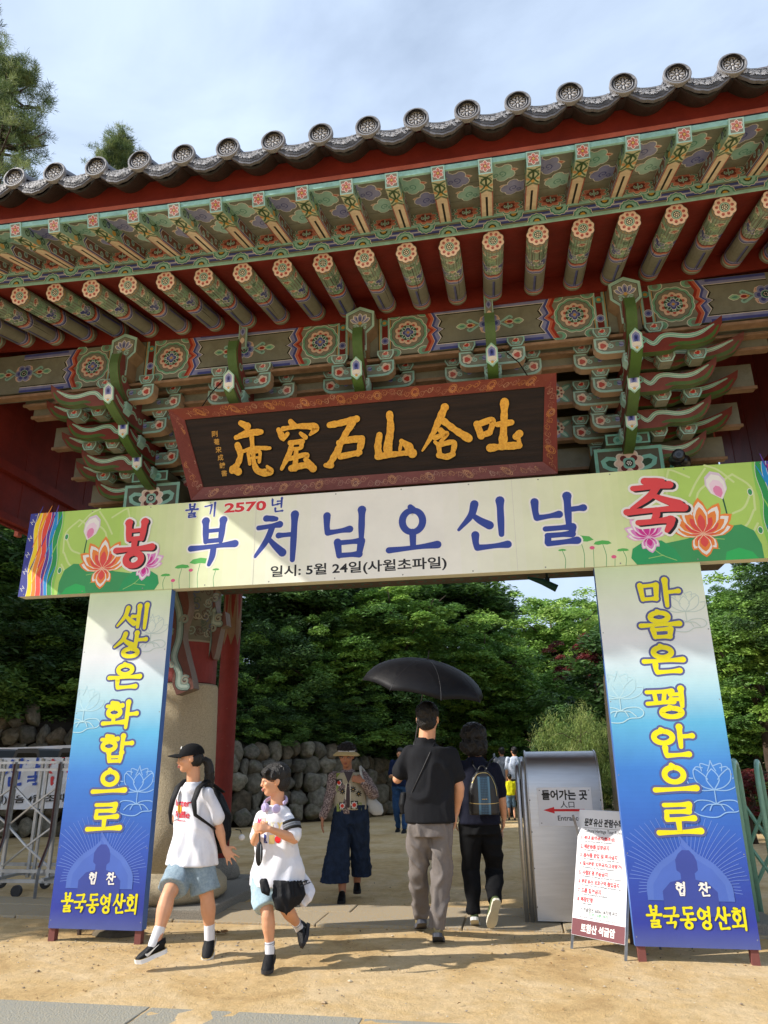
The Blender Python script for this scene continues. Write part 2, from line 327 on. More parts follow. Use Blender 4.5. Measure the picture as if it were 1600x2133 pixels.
def G(u, v, z=0.0): return GO + GX * u + GY * v + Vector((0, 0, z))
# ------------------------------------------------------------------ ground, hill, stone wall, trees
def PX(px, py, Y):
    """point of the place seen at photo position px,py at distance Y in front of the viewpoint"""
    d = fw * 1490 + crt * (px - 800) + cup * (1066.5 - py); return Vector((0, 0, 1.4)) + d * (Y / d.y)
def sand_mat():
    m = mat('trodden_sandy_ground', C('#c7a67a'), rough=.95, noise=0, spec=.15)
    n, l = m.node_tree.nodes, m.node_tree.links; b = n['Principled BSDF']
    t = n.new('ShaderNodeTexCoord')
    def N(sc, det=6, ro=.6, dist=0):
        z = n.new('ShaderNodeTexNoise'); z.inputs['Scale'].default_value = sc; z.inputs['Detail'].default_value = det; z.inputs['Roughness'].default_value = ro; z.inputs['Distortion'].default_value = dist; l.new(t.outputs['Object'], z.inputs['Vector']); return z
    def RMP(src, stops):
        r = n.new('ShaderNodeValToRGB'); e = r.color_ramp.elements
        while len(e) < len(stops): e.new(.5)
        for q, (p, c) in zip(e, stops): q.position = p; q.color = (*c, 1)
        l.new(src, r.inputs[0]); return r
    a = RMP(N(1.3, 10, .7, .6).outputs[0], [(.34, C('#bc9c6c')), (.45, C('#cfb07e')), (.6, C('#dac096')), (.75, C('#cfb58c'))])
    f = RMP(N(70, 5, .75).outputs[0], [(.3, (.8,) * 3), (.55, (1,) * 3), (.75, (1.06,) * 3)])
    x = n.new('ShaderNodeMixRGB'); x.blend_type = 'MULTIPLY'; x.inputs[0].default_value = 1; l.new(a.outputs[0], x.inputs[1]); l.new(f.outputs[0], x.inputs[2])
    g = RMP(N(9, 8, .75).outputs[0], [(.35, (.84,) * 3), (.6, (1.02,) * 3)])
    y = n.new('ShaderNodeMixRGB'); y.blend_type = 'MULTIPLY'; y.inputs[0].default_value = 1; l.new(x.outputs[0], y.inputs[1]); l.new(g.outputs[0], y.inputs[2]); l.new(y.outputs[0], b.inputs['Base Color'])
    h1, h2, h3 = N(60, 5, .75), N(7, 6, .6), N(220, 3, .6)
    m1 = n.new('ShaderNodeMath'); m1.operation = 'MULTIPLY_ADD'; m1.inputs[1].default_value = 3.0; l.new(h2.outputs[0], m1.inputs[0]); l.new(h1.outputs[0], m1.inputs[2])
    m2 = n.new('ShaderNodeMath'); m2.operation = 'MULTIPLY_ADD'; m2.inputs[1].default_value = .5; l.new(h3.outputs[0], m2.inputs[0]); l.new(m1.outputs[0], m2.inputs[2])
    bp = n.new('ShaderNodeBump'); bp.inputs['Strength'].default_value = .6; bp.inputs['Distance'].default_value = .016; l.new(m2.outputs[0], bp.inputs['Height']); l.new(bp.outputs[0], b.inputs['Normal'])
    return m
M_SAND = sand_mat()
xs = np.concatenate([np.linspace(-150, -9, 12), np.linspace(-8, 8, 161), np.linspace(9, 150, 12)]); ys = np.concatenate([np.linspace(-60, 1.5, 8), np.linspace(2, 22, 201), np.linspace(23, 260, 14)])
gv = []
for y in ys:
    for x in xs:
        z = 0.0
        if abs(x) < 8.5 and 1.5 < y < 22.5:
            z = .008 * mnoise.noise(Vector((x * 1.3, y * 1.3, 0))) + .005 * mnoise.noise(Vector((x * 5, y * 5, 3)))
            if 6.9 < y < 8.2: z = min(z, .004) - .004
        gv.append((x, y, z))
nx = len(xs); mb = MB(); mb.add(gv, [(j * nx + i, j * nx + i + 1, (j + 1) * nx + i + 1, (j + 1) * nx + i) for j in range(len(ys) - 1) for i in range(nx - 1)], (1, 1, 1))
mb.build('ground', M_SAND, smooth=True, kind='structure')
M_PAVE = mat('sand_dusted_granite', C('#a29c8e'), rough=.9, noise=.3, nscale=60, bump=.6, bscale=80, spec=.2, color2=C('#b59a6e'), detail=8)
# kerb line of granite slabs in the foreground
for i, (u0, u1) in enumerate([(-3.6, -2.2), (-2.2, -.95), (-.95, .35), (.35, 1.3)]):
    mb = MB(); mb.box(u0 + .005, u1 - .005, -3.55, -2.89 - .0 * i, -.1, .012 - .004 * i)
    o = mb.build('paving_slab', mat('foreground_granite', C('#8f9089'), rough=.9, noise=.3, nscale=80, bump=.5, bscale=90, spec=.2, color2=C('#a39a86'), detail=8), None, loc=GO, rot=(0, 0, -YAW), kind='structure'); bevel(o, .006)
# loose gravel
def gravel():
    V = []; F = []; Cc = []; base = [(1, 0, 0), (-1, 0, 0), (0, 1, 0), (0, -1, 0), (0, 0, .8), (0, 0, -.8)]; tri = [(0, 2, 4), (2, 1, 4), (1, 3, 4), (3, 0, 4), (2, 0, 5), (1, 2, 5), (3, 1, 5), (0, 3, 5)]
    rr = random.Random(11); mb = MB()
    for i in range(2600):
        if i < 1700: p = (rr.uniform(-3.5, 3.6), rr.triangular(4.3, 9.5, 5.6))
        elif i < 2200: p = (rr.gauss(1.7, .5), rr.gauss(6.7, .35))
        else: p = (rr.gauss(-2.0, .8), rr.gauss(6.6, .3))
        s = rr.choice([.003, .004, .005, .006, .008]) * rr.uniform(.7, 1.3) * (1.0 if rr.random() > .03 else 1.8); a = rr.uniform(0, 6); q, w = math.cos(a), math.sin(a)
        z = .006
        mb.add([(p[0] + s * (v[0] * q - v[1] * w) * 1.2, p[1] + s * (v[0] * w + v[1] * q), z + s * v[2] * .7) for v in base], tri, rr.choice([C('#b09878'), C('#8c7c68'), C('#c8b89c'), C('#9a8f80'), C('#a78a60')]))
    o = mb.build('gravel', ENAMEL, kind='stuff'); o['label'] = 'loose gravel on the sandy ground'; return o
gravel()
lm_ = MB(); rr = random.Random(31)
for i in range(90):
    x, y = (rr.uniform(-3.4, 3.4), rr.uniform(4.4, 9.5)) if i < 45 else (rr.gauss(-1.9, .7), rr.gauss(7.0, .25)); a = rr.uniform(0, 6.28); s_ = rr.uniform(.008, .02); z = .012
    d1, d2 = Vector((math.cos(a), math.sin(a), .15)), Vector((-math.sin(a), math.cos(a), .3)); p = Vector((x, y, z)); lm_.add([p - d1 * s_, p + d2 * s_ * .45, p + d1 * s_, p - d2 * s_ * .4 + Vector((0, 0, s_ * .4))], [(0, 1, 2, 3)], rr.choice([C('#6e4e2c'), C('#8a683c'), C('#55452c'), C('#6c6a3a')]))
o = lm_.build('leaf_litter', ENAMEL, kind='stuff'); o['label'] = 'small dry leaves scattered over the sand'
# --- retaining wall of round field stones
def blob(seed, sub=3, amp=.2):
    rs = random.Random(seed + 50); cuts = []
    for _ in range(11): n = Vector((rs.gauss(0, 1), rs.gauss(0, 1), rs.gauss(0, 1))).normalized(); cuts.append((n, rs.uniform(.6, .84)))
    bm = bmesh.new(); bmesh.ops.create_icosphere(bm, subdivisions=sub, radius=1.0)
    for v in bm.verts:
        for a in range(3): v.co[a] = math.copysign(abs(v.co[a]) ** .7, v.co[a])
        for n, d in cuts:
            q = v.co.dot(n)
            if q > d: v.co -= n * (q - d) * .97
        v.co *= 1.08 + amp * .35 * mnoise.noise(v.co * 2.3 + Vector((seed * 3.1, 5, 0))) + .03 * mnoise.noise(v.co * 7 + Vector((seed, 0, 0)))
    me = bpy.data.meshes.new('stone'); bm.to_mesh(me); bm.free(); me.polygons.foreach_set('use_smooth', [True] * len(me.polygons)); return me
STM = [mat('field_stone_' + n, C(c), rough=.9, noise=.4, nscale=3, bump=1.0, bscale=14, spec=.2, detail=9, color2=C(c2)) for n, c, c2 in (('grey', '#7d786c', '#54514a'), ('brown', '#7c6f5c', '#574f42'), ('pale', '#8f8878', '#6a6456'))]
for m_ in STM:
    n, l = m_.node_tree.nodes, m_.node_tree.links; b = n['Principled BSDF']; src = b.inputs['Base Color'].links[0].from_socket
    oi = n.new('ShaderNodeObjectInfo'); mr = n.new('ShaderNodeMapRange'); mr.inputs['To Min'].default_value = .6; mr.inputs['To Max'].default_value = 1.25; l.new(oi.outputs['Random'], mr.inputs['Value'])
    t = n.new('ShaderNodeTexCoord'); z = n.new('ShaderNodeTexNoise'); z.inputs['Scale'].default_value = 1.6; z.inputs['Detail'].default_value = 8; l.new(t.outputs['Generated'], z.inputs['Vector']); r = n.new('ShaderNodeValToRGB'); r.color_ramp.elements[0].position = .52; r.color_ramp.elements[1].position = .66; l.new(z.outputs[0], r.inputs[0])
    x = n.new('ShaderNodeMixRGB'); x.inputs[2].default_value = (.075, .085, .04, 1); l.new(r.outputs[0], x.inputs[0]); l.new(src, x.inputs[1])
    h = n.new('ShaderNodeHueSaturation'); l.new(mr.outputs[0], h.inputs['Value']); l.new(x.outputs[0], h.inputs['Color']); l.new(h.outputs[0], b.inputs['Base Color'])
STONES = []
for i in range(9):
    me = blob(i); me.materials.append(STM[i % 3]); STONES.append(me)
wall_line = [(-13, 15.6), (-9, 15.2), (-7.6, 15.3), (-6.1, 15.6), (-4.6, 16.2), (-3.4, 16.9), (-2.6, 17.6), (-1.6, 18.3), (-.6, 19.3), (.1, 20.2), (.2, 21.6)]
wall_h = [2.6, 2.5, 2.3, 2.0, 1.85, 1.8, 1.7, 1.65, 1.5, 1.35, 1.0]
def along(s):
    acc = 0
    for i in range(len(wall_line) - 1):
        a, b = Vector(wall_line[i]), Vector(wall_line[i + 1]); L = (b - a).length
        if s <= acc + L or i == len(wall_line) - 2:
            t = min(1, (s - acc) / L); p = a.lerp(b, t); d = (b - a).normalized(); return p, d, wall_h[i] * (1 - t) + wall_h[i + 1] * t
        acc += L
WL = sum((Vector(wall_line[i + 1]) - Vector(wall_line[i])).length for i in range(len(wall_line) - 1))
rwall = thing('stone_retaining_wall', 'long dry stone retaining wall of rounded boulders along the path under the bushes', 'wall', (-4.0, 16.5, 0))
back = MB(); N_ = 40; bv = []
for i in range(N_ + 1):
    p, d, h = along(WL * i / N_); nrm = Vector((-d.y, d.x)); q = p + nrm * .12; q2 = p + nrm * .7
    bv += [(q.x + 4, q.y - 16.5, -.1), (q.x + nrm.x * .2 + 4, q.y + nrm.y * .2 - 16.5, h - .08), (q2.x + 4, q2.y - 16.5, h + .1)]
back.add(bv, [(3 * i + a, 3 * i + 3 + a, 3 * i + 4 + a, 3 * i + 1 + a) for i in range(N_) for a in range(2)], (1, 1, 1)); back.build('earth_core', mat('dark_earth', C('#3b3226'), rough=1, noise=.4, nscale=4, bump=.6, bscale=12), rwall)
rr = random.Random(4); row_z = 0; nst = 0; row = 0
while row_z < 2.45:
    hgt = rr.uniform(.34, .46); s = rr.uniform(0, .3) + 2.2
    while s < WL - .5:
        w = rr.choice([.24, .32, .4, .46, .56]); p, d, h = along(s + w / 2)
        if row_z + hgt * .4 < h and nst < 470:
            tall = rr.uniform(.85, 1.3); st = STONES[rr.randrange(9)]; nrm = Vector((-d.y, d.x)); dz = rr.uniform(-.04, .04)
            q = p + nrm * (.06 + .09 * row_z + rr.uniform(-.03, .03))
            o = obj('stone', st, rwall, (q.x + 4, q.y - 16.5, row_z + hgt / 2 + dz), (rr.uniform(-.35, .35), rr.uniform(-.5, .5), math.atan2(d.y, d.x) + rr.uniform(-.2, .2)), (w / 2 * 1.14, .22, hgt / 2 * 1.12 * tall)); nst += 1
        s += w * .96
    row_z += hgt * .92; row += 1
# --- hillside
def hill_z(x, y):
    best = 1e9; hh = 0
    for i in range(0, 61):
        p, d, h = along(WL * i / 60); dd = math.hypot(x - p.x, y - p.y)
        if dd < best: best = dd; hh = h; sd_ = (x - p.x) * -d.y + (y - p.y) * d.x
    return hh - .05 + .55 * max(0, sd_ - .6) if sd_ > .35 else None
hv = []; W_ = 46; Hn = 24
for j in range(Hn):
    for i in range(W_):
        p, d, h = along(WL * i / (W_ - 1)); nrm = Vector((-d.y, d.x)); t = j / (Hn - 1) * 20; q = p + nrm * (.45 + t)
        hv.append((q.x, q.y, h - .06 + .5 * t + .3 * mnoise.noise(Vector((q.x * .4, q.y * .4, 0)))))
mb = MB(); mb.add(hv, [(j * W_ + i, j * W_ + i + 1, (j + 1) * W_ + i + 1, (j + 1) * W_ + i) for j in range(Hn - 1) for i in range(W_ - 1)], (1, 1, 1)); mb.build('hillside', mat('dark_undergrowth_soil', C('#2f3a1c'), rough=1, noise=.5, nscale=2, bump=1, bscale=8, color2=C('#2e2619')), kind='structure', smooth=True)  # dark soil and undergrowth in their own colour, mottled by noise

# --- foliage
def leaf_mat(name, trans=.32):
    m = mat(name, attr=True, rough=.55, spec=.35); n, l = m.node_tree.nodes, m.node_tree.links; b = n['Principled BSDF']
    tr = n.new('ShaderNodeBsdfTranslucent'); mxs = n.new('ShaderNodeMixShader'); mxs.inputs[0].default_value = trans
    a = [q for q in n if q.type == 'ATTRIBUTE'][0]; l.new(a.outputs['Color'], tr.inputs['Color']); out = [q for q in n if q.type == 'OUTPUT_MATERIAL'][0]
    l.new(b.outputs[0], mxs.inputs[1]); l.new(tr.outputs[0], mxs.inputs[2]); l.new(mxs.outputs[0], out.inputs[0]); return m
M_LEAF = leaf_mat('leaf'); M_BARK = mat('bark', C('#4a3c2e'), rough=.95, noise=.5, nscale=12, bump=.8, bscale=30)
def quads_mesh(name, P, A, B, cols, m):
    """P centres, A and B half-axis vectors of small rhombic leaves"""
    n = len(P); V = np.empty((n, 4, 3), np.float32); V[:, 0] = P - A; V[:, 1] = P - B; V[:, 2] = P + A; V[:, 3] = P + B
    me = bpy.data.meshes.new(name); me.vertices.add(4 * n); me.vertices.foreach_set('co', V.ravel()); me.loops.add(4 * n); me.loops.foreach_set('vertex_index', np.arange(4 * n, dtype=np.int32))
    me.polygons.add(n); me.polygons.foreach_set('loop_start', np.arange(0, 4 * n, 4, dtype=np.int32)); me.polygons.foreach_set('loop_total', np.full(n, 4, np.int32))
    at = me.color_attributes.new('Col', 'FLOAT_COLOR', 'CORNER'); cc = np.ones((n, 4, 4), np.float32); cc[:, :, :3] = cols[:, None, :]; at.data.foreach_set('color', cc.ravel())
    me.materials.append(m); me.update(); me.validate(); return me
def leaves(rng, centers, rad, per, size, flat, cols, droop=.0, aspect=.45, tilt=.5):
    n = len(centers) * per; c = np.repeat(centers, per, 0); r = np.repeat(rad, per)
    d = rng.normal(size=(n, 3)); d /= np.linalg.norm(d, axis=1)[:, None]; rr_ = rng.random(n) ** .45
    off = d * rr_[:, None] * r[:, None]; off[:, 2] *= flat; off[:, 2] -= droop * (off[:, 0] ** 2 + off[:, 1] ** 2) / (r + 1e-6)
    P = c + off; a = rng.uniform(0, 2 * PI, n); A = np.stack([np.cos(a), np.sin(a), rng.normal(0, tilt, n)], 1); A /= np.linalg.norm(A, axis=1)[:, None]
    U = rng.normal(size=(n, 3)) * [1, 1, .6]; B = np.cross(A, U); B /= np.linalg.norm(B, axis=1)[:, None] + 1e-9
    # leaves lie mostly flat: keep the width axis near level
    B[:, 2] *= .55; s = size * rng.uniform(.6, 1.25, n)[:, None]
    k = rng.integers(0, len(cols), len(centers)); base = np.array(cols)[np.repeat(k, per)]; base = base * rng.uniform(.9, 1.75, n)[:, None]
    return P, A * s, B * s * aspect, base
def crown_mesh(name, seed, nc, per, size, flat=.35, cols=None, shape='oval', droop=.3, aspect=.45, cr=.22, tilt=.4):
    rng = np.random.default_rng(seed); c = rng.normal(size=(nc, 3)); c /= np.linalg.norm(c, axis=1)[:, None]; c *= (rng.random(nc) ** .4)[:, None]
    if shape == 'oval': c[:, 2] = c[:, 2] * .9; k = 1 + .2 * np.sin(c[:, 0] * 5 + seed) + .16 * np.sin(c[:, 1] * 6) + .14 * np.sin(c[:, 2] * 7 + seed); c *= k[:, None]
    if shape == 'cone': h = rng.random(nc); a = rng.uniform(0, 6.28, nc); r = (1 - h) ** .8 * (.35 + .65 * rng.random(nc)); c = np.stack([r * np.cos(a), r * np.sin(a), h * 2 - 1], 1)
    rad = cr * rng.uniform(.6, 1.3, nc); P, A, B, col = leaves(rng, c, rad, per, size, flat, cols, droop, aspect, tilt)
    return quads_mesh(name, P, A, B, col, M_LEAF), c
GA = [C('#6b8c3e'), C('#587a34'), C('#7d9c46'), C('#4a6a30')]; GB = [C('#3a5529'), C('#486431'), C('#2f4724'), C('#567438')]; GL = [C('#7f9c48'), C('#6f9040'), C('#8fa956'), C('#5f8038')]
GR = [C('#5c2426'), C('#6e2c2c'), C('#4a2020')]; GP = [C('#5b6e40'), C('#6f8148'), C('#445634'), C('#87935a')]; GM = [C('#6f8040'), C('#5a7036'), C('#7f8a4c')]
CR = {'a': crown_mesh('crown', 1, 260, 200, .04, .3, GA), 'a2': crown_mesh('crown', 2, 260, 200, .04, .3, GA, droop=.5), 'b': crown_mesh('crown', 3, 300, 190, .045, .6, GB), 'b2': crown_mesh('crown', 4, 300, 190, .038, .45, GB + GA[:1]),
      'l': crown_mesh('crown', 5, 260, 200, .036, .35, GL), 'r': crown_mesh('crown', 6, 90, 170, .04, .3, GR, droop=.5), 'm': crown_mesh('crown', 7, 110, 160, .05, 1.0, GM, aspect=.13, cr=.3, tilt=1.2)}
def tree(name, label, kind, x, y, zb, rx, rz_, cz, seed, cat='tree', group=None, trunk=.12, ry=None, lean=0, zg=None):
    """trunk base at x,y,zb; crown centre at height cz, half sizes rx, rz_"""
    t = thing(name, label, cat, (x, y, zb), group=group); me, c = CR[kind]; rs = random.Random(seed)
    o = obj('crown', me, t, (lean, 0, cz - zb), (rs.uniform(-.1, .1), rs.uniform(-.1, .1), rs.uniform(0, 6.28)), (rx, ry or rx, rz_))
    if trunk:
        mb = MB(); top = Vector((lean, 0, cz - zb + rz_ * .3)); pts = [Vector((0, 0, -.3)), Vector((lean * .2 + rs.uniform(-.1, .1), 0, (cz - zb) * .35)), Vector((lean * .7, rs.uniform(-.1, .1), (cz - zb) * .75)), top]
        mb.tube(pts, [trunk, trunk * .8, trunk * .6, trunk * .2], 8, (1, 1, 1))
        for i in range(12):
            k = rs.uniform(.3, .95); s_ = pts[1].lerp(pts[3], k); a = rs.uniform(0, 6.28); e = Vector((lean + rx * .75 * math.cos(a), rx * .75 * math.sin(a), cz - zb + rz_ * rs.uniform(-.5, .6)))
            mb.tube([s_, s_.lerp(e, .5) + Vector((0, 0, .12)), e], [trunk * .4, trunk * .25, trunk * .08], 5, (1, 1, 1))
        mb.build('trunk', M_BARK, t, smooth=True)
    return t
def forest(lst):
    for i, (nm, lb, kd, px, py, Y, rpx, rzpx, tr, grp) in enumerate(lst):
        c = PX(px, py, Y); d = (c - Vector((0, 0, 1.4))).dot(fw); k = d / 1490
        g = hill_z(c.x, c.y) if Y > 14 else None; g = 0 if g is None else g
        zb = min(g, c.z - rzpx * k * .6); zb = max(zb, 0)
        tree(nm, lb, kd, c.x, c.y, zb, rpx * k * 1.15, rzpx * k * 1.15, c.z, 100 + i, 'shrub' if nm.endswith('shrub') else 'tree', grp, tr, ry=min(rpx * k, 3.0))
BK = 'trees and bushes on the slope behind the gate'
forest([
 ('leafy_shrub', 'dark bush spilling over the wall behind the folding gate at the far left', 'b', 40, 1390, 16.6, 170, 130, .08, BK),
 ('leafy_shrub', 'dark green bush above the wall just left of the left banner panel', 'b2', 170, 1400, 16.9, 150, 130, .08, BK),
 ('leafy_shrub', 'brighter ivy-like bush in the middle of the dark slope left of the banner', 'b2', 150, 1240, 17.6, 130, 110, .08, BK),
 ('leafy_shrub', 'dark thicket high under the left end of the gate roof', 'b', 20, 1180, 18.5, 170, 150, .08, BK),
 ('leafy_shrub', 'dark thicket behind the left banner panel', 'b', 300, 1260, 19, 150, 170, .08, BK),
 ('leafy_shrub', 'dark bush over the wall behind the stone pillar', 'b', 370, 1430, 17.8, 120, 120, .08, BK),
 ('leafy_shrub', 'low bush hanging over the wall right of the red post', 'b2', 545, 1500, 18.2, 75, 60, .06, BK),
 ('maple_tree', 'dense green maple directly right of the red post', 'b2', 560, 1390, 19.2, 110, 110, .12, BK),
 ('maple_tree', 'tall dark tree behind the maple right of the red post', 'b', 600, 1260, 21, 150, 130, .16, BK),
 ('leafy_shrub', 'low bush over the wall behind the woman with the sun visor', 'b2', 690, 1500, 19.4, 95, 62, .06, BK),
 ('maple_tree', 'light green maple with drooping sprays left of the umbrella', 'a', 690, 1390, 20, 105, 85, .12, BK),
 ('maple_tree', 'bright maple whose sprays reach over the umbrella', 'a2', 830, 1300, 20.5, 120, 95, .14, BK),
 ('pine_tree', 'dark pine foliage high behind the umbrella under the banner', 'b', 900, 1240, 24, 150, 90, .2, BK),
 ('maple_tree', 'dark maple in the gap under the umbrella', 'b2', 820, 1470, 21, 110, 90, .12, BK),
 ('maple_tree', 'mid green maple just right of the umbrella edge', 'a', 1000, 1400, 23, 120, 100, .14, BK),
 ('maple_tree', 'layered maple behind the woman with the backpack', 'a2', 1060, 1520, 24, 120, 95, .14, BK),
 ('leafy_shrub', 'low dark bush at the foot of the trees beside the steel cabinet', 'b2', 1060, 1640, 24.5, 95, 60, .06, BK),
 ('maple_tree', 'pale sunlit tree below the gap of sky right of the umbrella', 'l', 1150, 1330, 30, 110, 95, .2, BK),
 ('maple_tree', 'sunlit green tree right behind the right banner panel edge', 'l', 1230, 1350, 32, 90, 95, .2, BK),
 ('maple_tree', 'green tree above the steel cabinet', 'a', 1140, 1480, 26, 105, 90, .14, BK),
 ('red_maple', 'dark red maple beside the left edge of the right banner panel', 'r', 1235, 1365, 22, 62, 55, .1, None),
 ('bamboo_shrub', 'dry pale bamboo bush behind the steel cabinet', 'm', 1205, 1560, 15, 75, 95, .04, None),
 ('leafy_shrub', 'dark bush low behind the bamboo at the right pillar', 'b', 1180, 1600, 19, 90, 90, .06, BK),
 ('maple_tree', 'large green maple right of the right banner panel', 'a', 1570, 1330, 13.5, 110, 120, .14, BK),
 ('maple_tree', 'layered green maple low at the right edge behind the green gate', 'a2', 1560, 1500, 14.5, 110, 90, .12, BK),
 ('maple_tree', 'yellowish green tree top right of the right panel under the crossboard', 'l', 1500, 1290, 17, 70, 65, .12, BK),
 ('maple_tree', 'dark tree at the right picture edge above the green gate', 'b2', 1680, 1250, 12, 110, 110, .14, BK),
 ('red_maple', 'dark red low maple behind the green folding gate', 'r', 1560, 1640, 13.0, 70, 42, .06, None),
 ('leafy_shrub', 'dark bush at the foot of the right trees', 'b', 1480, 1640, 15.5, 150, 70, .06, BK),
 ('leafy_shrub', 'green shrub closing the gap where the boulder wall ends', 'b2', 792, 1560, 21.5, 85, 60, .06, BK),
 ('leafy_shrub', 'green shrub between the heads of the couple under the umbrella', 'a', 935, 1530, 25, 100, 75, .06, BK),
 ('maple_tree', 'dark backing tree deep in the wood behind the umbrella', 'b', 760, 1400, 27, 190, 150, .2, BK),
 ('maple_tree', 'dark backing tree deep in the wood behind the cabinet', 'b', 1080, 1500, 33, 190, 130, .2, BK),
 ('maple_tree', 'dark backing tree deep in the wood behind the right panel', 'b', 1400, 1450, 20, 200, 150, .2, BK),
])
# tall pines seen above the roof
def pine(x, y, h, seed, r0, r1, label, z_lo):
    rng = np.random.default_rng(seed); t = thing('pine_tree', label, 'tree', (x, y, 0), group=None); cs = []; mb = MB()
    mb.tube([(0, 0, -.2), (.15, 0, h * .5), (0, .1, h * .8), (0, 0, h)], [.3, .22, .12, .03], 9, (1, 1, 1))
    for i in range(70):
        z = z_lo + (h - z_lo) * (rng.random() ** .8); k = (h - z) / (h - z_lo); R_ = (r1 + (r0 - r1) * k) * rng.uniform(.55, 1.1); a = rng.uniform(0, 2 * PI)
        e = Vector((R_ * math.cos(a), R_ * math.sin(a), z + R_ * rng.uniform(.0, .35))); s_ = Vector((0, 0, z)); m_ = s_.lerp(e, .5) - Vector((0, 0, .15))
        mb.tube([s_, m_, e], [.05, .03, .012], 5, (1, 1, 1))
        for q in range(10):
            f = rng.uniform(.35, 1.05); b = s_.lerp(e, f) + Vector(rng.normal(0, .16, 3)); b.z += .08 + .25 * rng.random()
            cs.append(tuple(b)); 
    mb.build('trunk', M_BARK, t, smooth=True)
    cs = np.array(cs); per = 75; n = len(cs) * per; c = np.repeat(cs, per, 0); d = rng.normal(size=(n, 3)); d[:, 2] = np.abs(d[:, 2]) * 1.1; d /= np.linalg.norm(d, axis=1)[:, None]
    P = c + d * .09; A = d * .085; B = np.cross(d, rng.normal(size=(n, 3))); B /= np.linalg.norm(B, axis=1)[:, None]; P = P + np.repeat(rng.normal(0, .07, (len(cs), 3)), per, 0) + rng.normal(0, .05, (n, 3))
    col = np.array(GP)[np.repeat(rng.integers(0, 4, len(cs)), per)] * rng.uniform(.7, 1.2, n)[:, None]
    obj('crown', quads_mesh('crown', P, A, B * .0055, col, M_LEAF), t)
pine(-9.6, 14.0, 19.0, 21, 2.6, .3, 'tall pine rising above the left end of the tiled roof', 11.5)
pine(-11.6, 15.0, 22.0, 22, 2.4, .3, 'pine at the top left corner of the sky', 14.5)
pine(-8.7, 18.5, 20.7, 23, 1.1, .15, 'small pine tip peeping over the roof tiles', 17.6)

# the wood on the left of the path, out of the picture, that shades the yard behind the gate
for i, (x, y, h, r) in enumerate([(-9.6, 10.4, 8.5, 2.3), (-11.5, 13.2, 10.5, 2.8), (-14.0, 11.2, 11.5, 3.0), (-17.5, 12.5, 12.5, 3.2)]):
    tree('broadleaf_tree', 'tall tree of the dark wood left of the gate, outside the picture', 'ba'[i % 2], x, y - 1.3, 0, r * 1.1, h * .4, h * .66, 300 + i, group='trees of the wood left of the gate', trunk=.2)
# ------------------------------------------------------------------ the temple gate
gate = thing('temple_gate', 'painted wooden one-bay temple gate with grey tiled eaves on two stone pillars', 'gate', GO, -YAW)
def FR(v0): return lambda x, y, h: (x, v0 - h, y)                 # drawing plane that faces the visitor
def lift(u): return .0055 * (u - .15) ** 2
M_RED = mat('dark_red_painted_wood', C('#7e2c24'), rough=.6, noise=.3, nscale=4, bump=.25, bscale=20, stretch=(1, 1, 1), spec=.3)
M_RED2 = mat('orange_red_painted_wood', C('#b8624e'), rough=.55, noise=.25, nscale=8, bump=.2, bscale=30, spec=.3)
M_OLIVE = mat('olive_painted_wood', C('#6b6650'), rough=.65, noise=.3, nscale=6, bump=.3, bscale=30, stretch=(.4, 2, 2), spec=.3)
M_TILE = mat('fired_clay_roof_tile', attr=True, rough=.5, noise=.25, nscale=22, bump=.25, bscale=70, spec=.5)
TD, TM, TLT = C('#3b3a3c'), C('#626268'), C('#b0b1b6')
# --- roof tiles
SL = R(26); P = .383; U0 = .105
def make_round_tile():
    mb = MB(); r = .1
    mb.lathe([(.002, -.02), (r * .98, -.02), (r, -.014), (r, .012), (r * .97, .018), (r * .86, .018), (r * .82, .009)], 28, C('#85868b'), caps=False)
    mb.lathe([(r * .82, .009), (r * .8, .004), (.002, .004)], 28, TD, caps=False)
    mb.lathe([(r * .7, .004), (r * .69, .011), (r * .64, .011), (r * .63, .004)], 28, TLT, caps=False)
    for i in range(8):
        a = 2 * PI * i / 8; mb.ell((r * .36 * math.cos(a), r * .36 * math.sin(a), .006), (r * .2, r * .09, .008), 8, 5, TLT, Matrix.Rotation(a, 3, 'Z'))
        a += PI / 8; mb.ell((r * .52 * math.cos(a), r * .52 * math.sin(a), .006), (r * .07, r * .07, .006), 6, 4, TLT)
    mb.ell((0, 0, .006), (r * .12, r * .12, .01), 8, 5, TLT)
    out = MB(); rot = Matrix.Rotation(-SL, 3, 'X') @ Matrix.Rotation(PI / 2, 3, 'X'); out.merge(mb, lambda p: rot @ p)     # the disc hangs upright
    q = .074; n = 12
    for ra in (q, q - .012):
        vs = [(ra * math.cos(PI * j / n), y, ra * math.sin(PI * j / n)) for y in (-.01, .42) for j in range(n + 1)]
        out.add(vs, [(j, j + 1, n + 2 + j, n + 1 + j) for j in range(n)], TM if ra == q else TD)
    out.add([(q, .0, 0), (q - .012, 0, 0), (q, .42, 0), (q - .012, .42, 0)], [(0, 1, 3, 2)], TD)
    out.add([(-q, .0, 0), (-q + .012, 0, 0), (-q, .42, 0), (-q + .012, .42, 0)], [(0, 1, 3, 2)], TD)
    return out.mesh('round_tile', M_TILE, False)
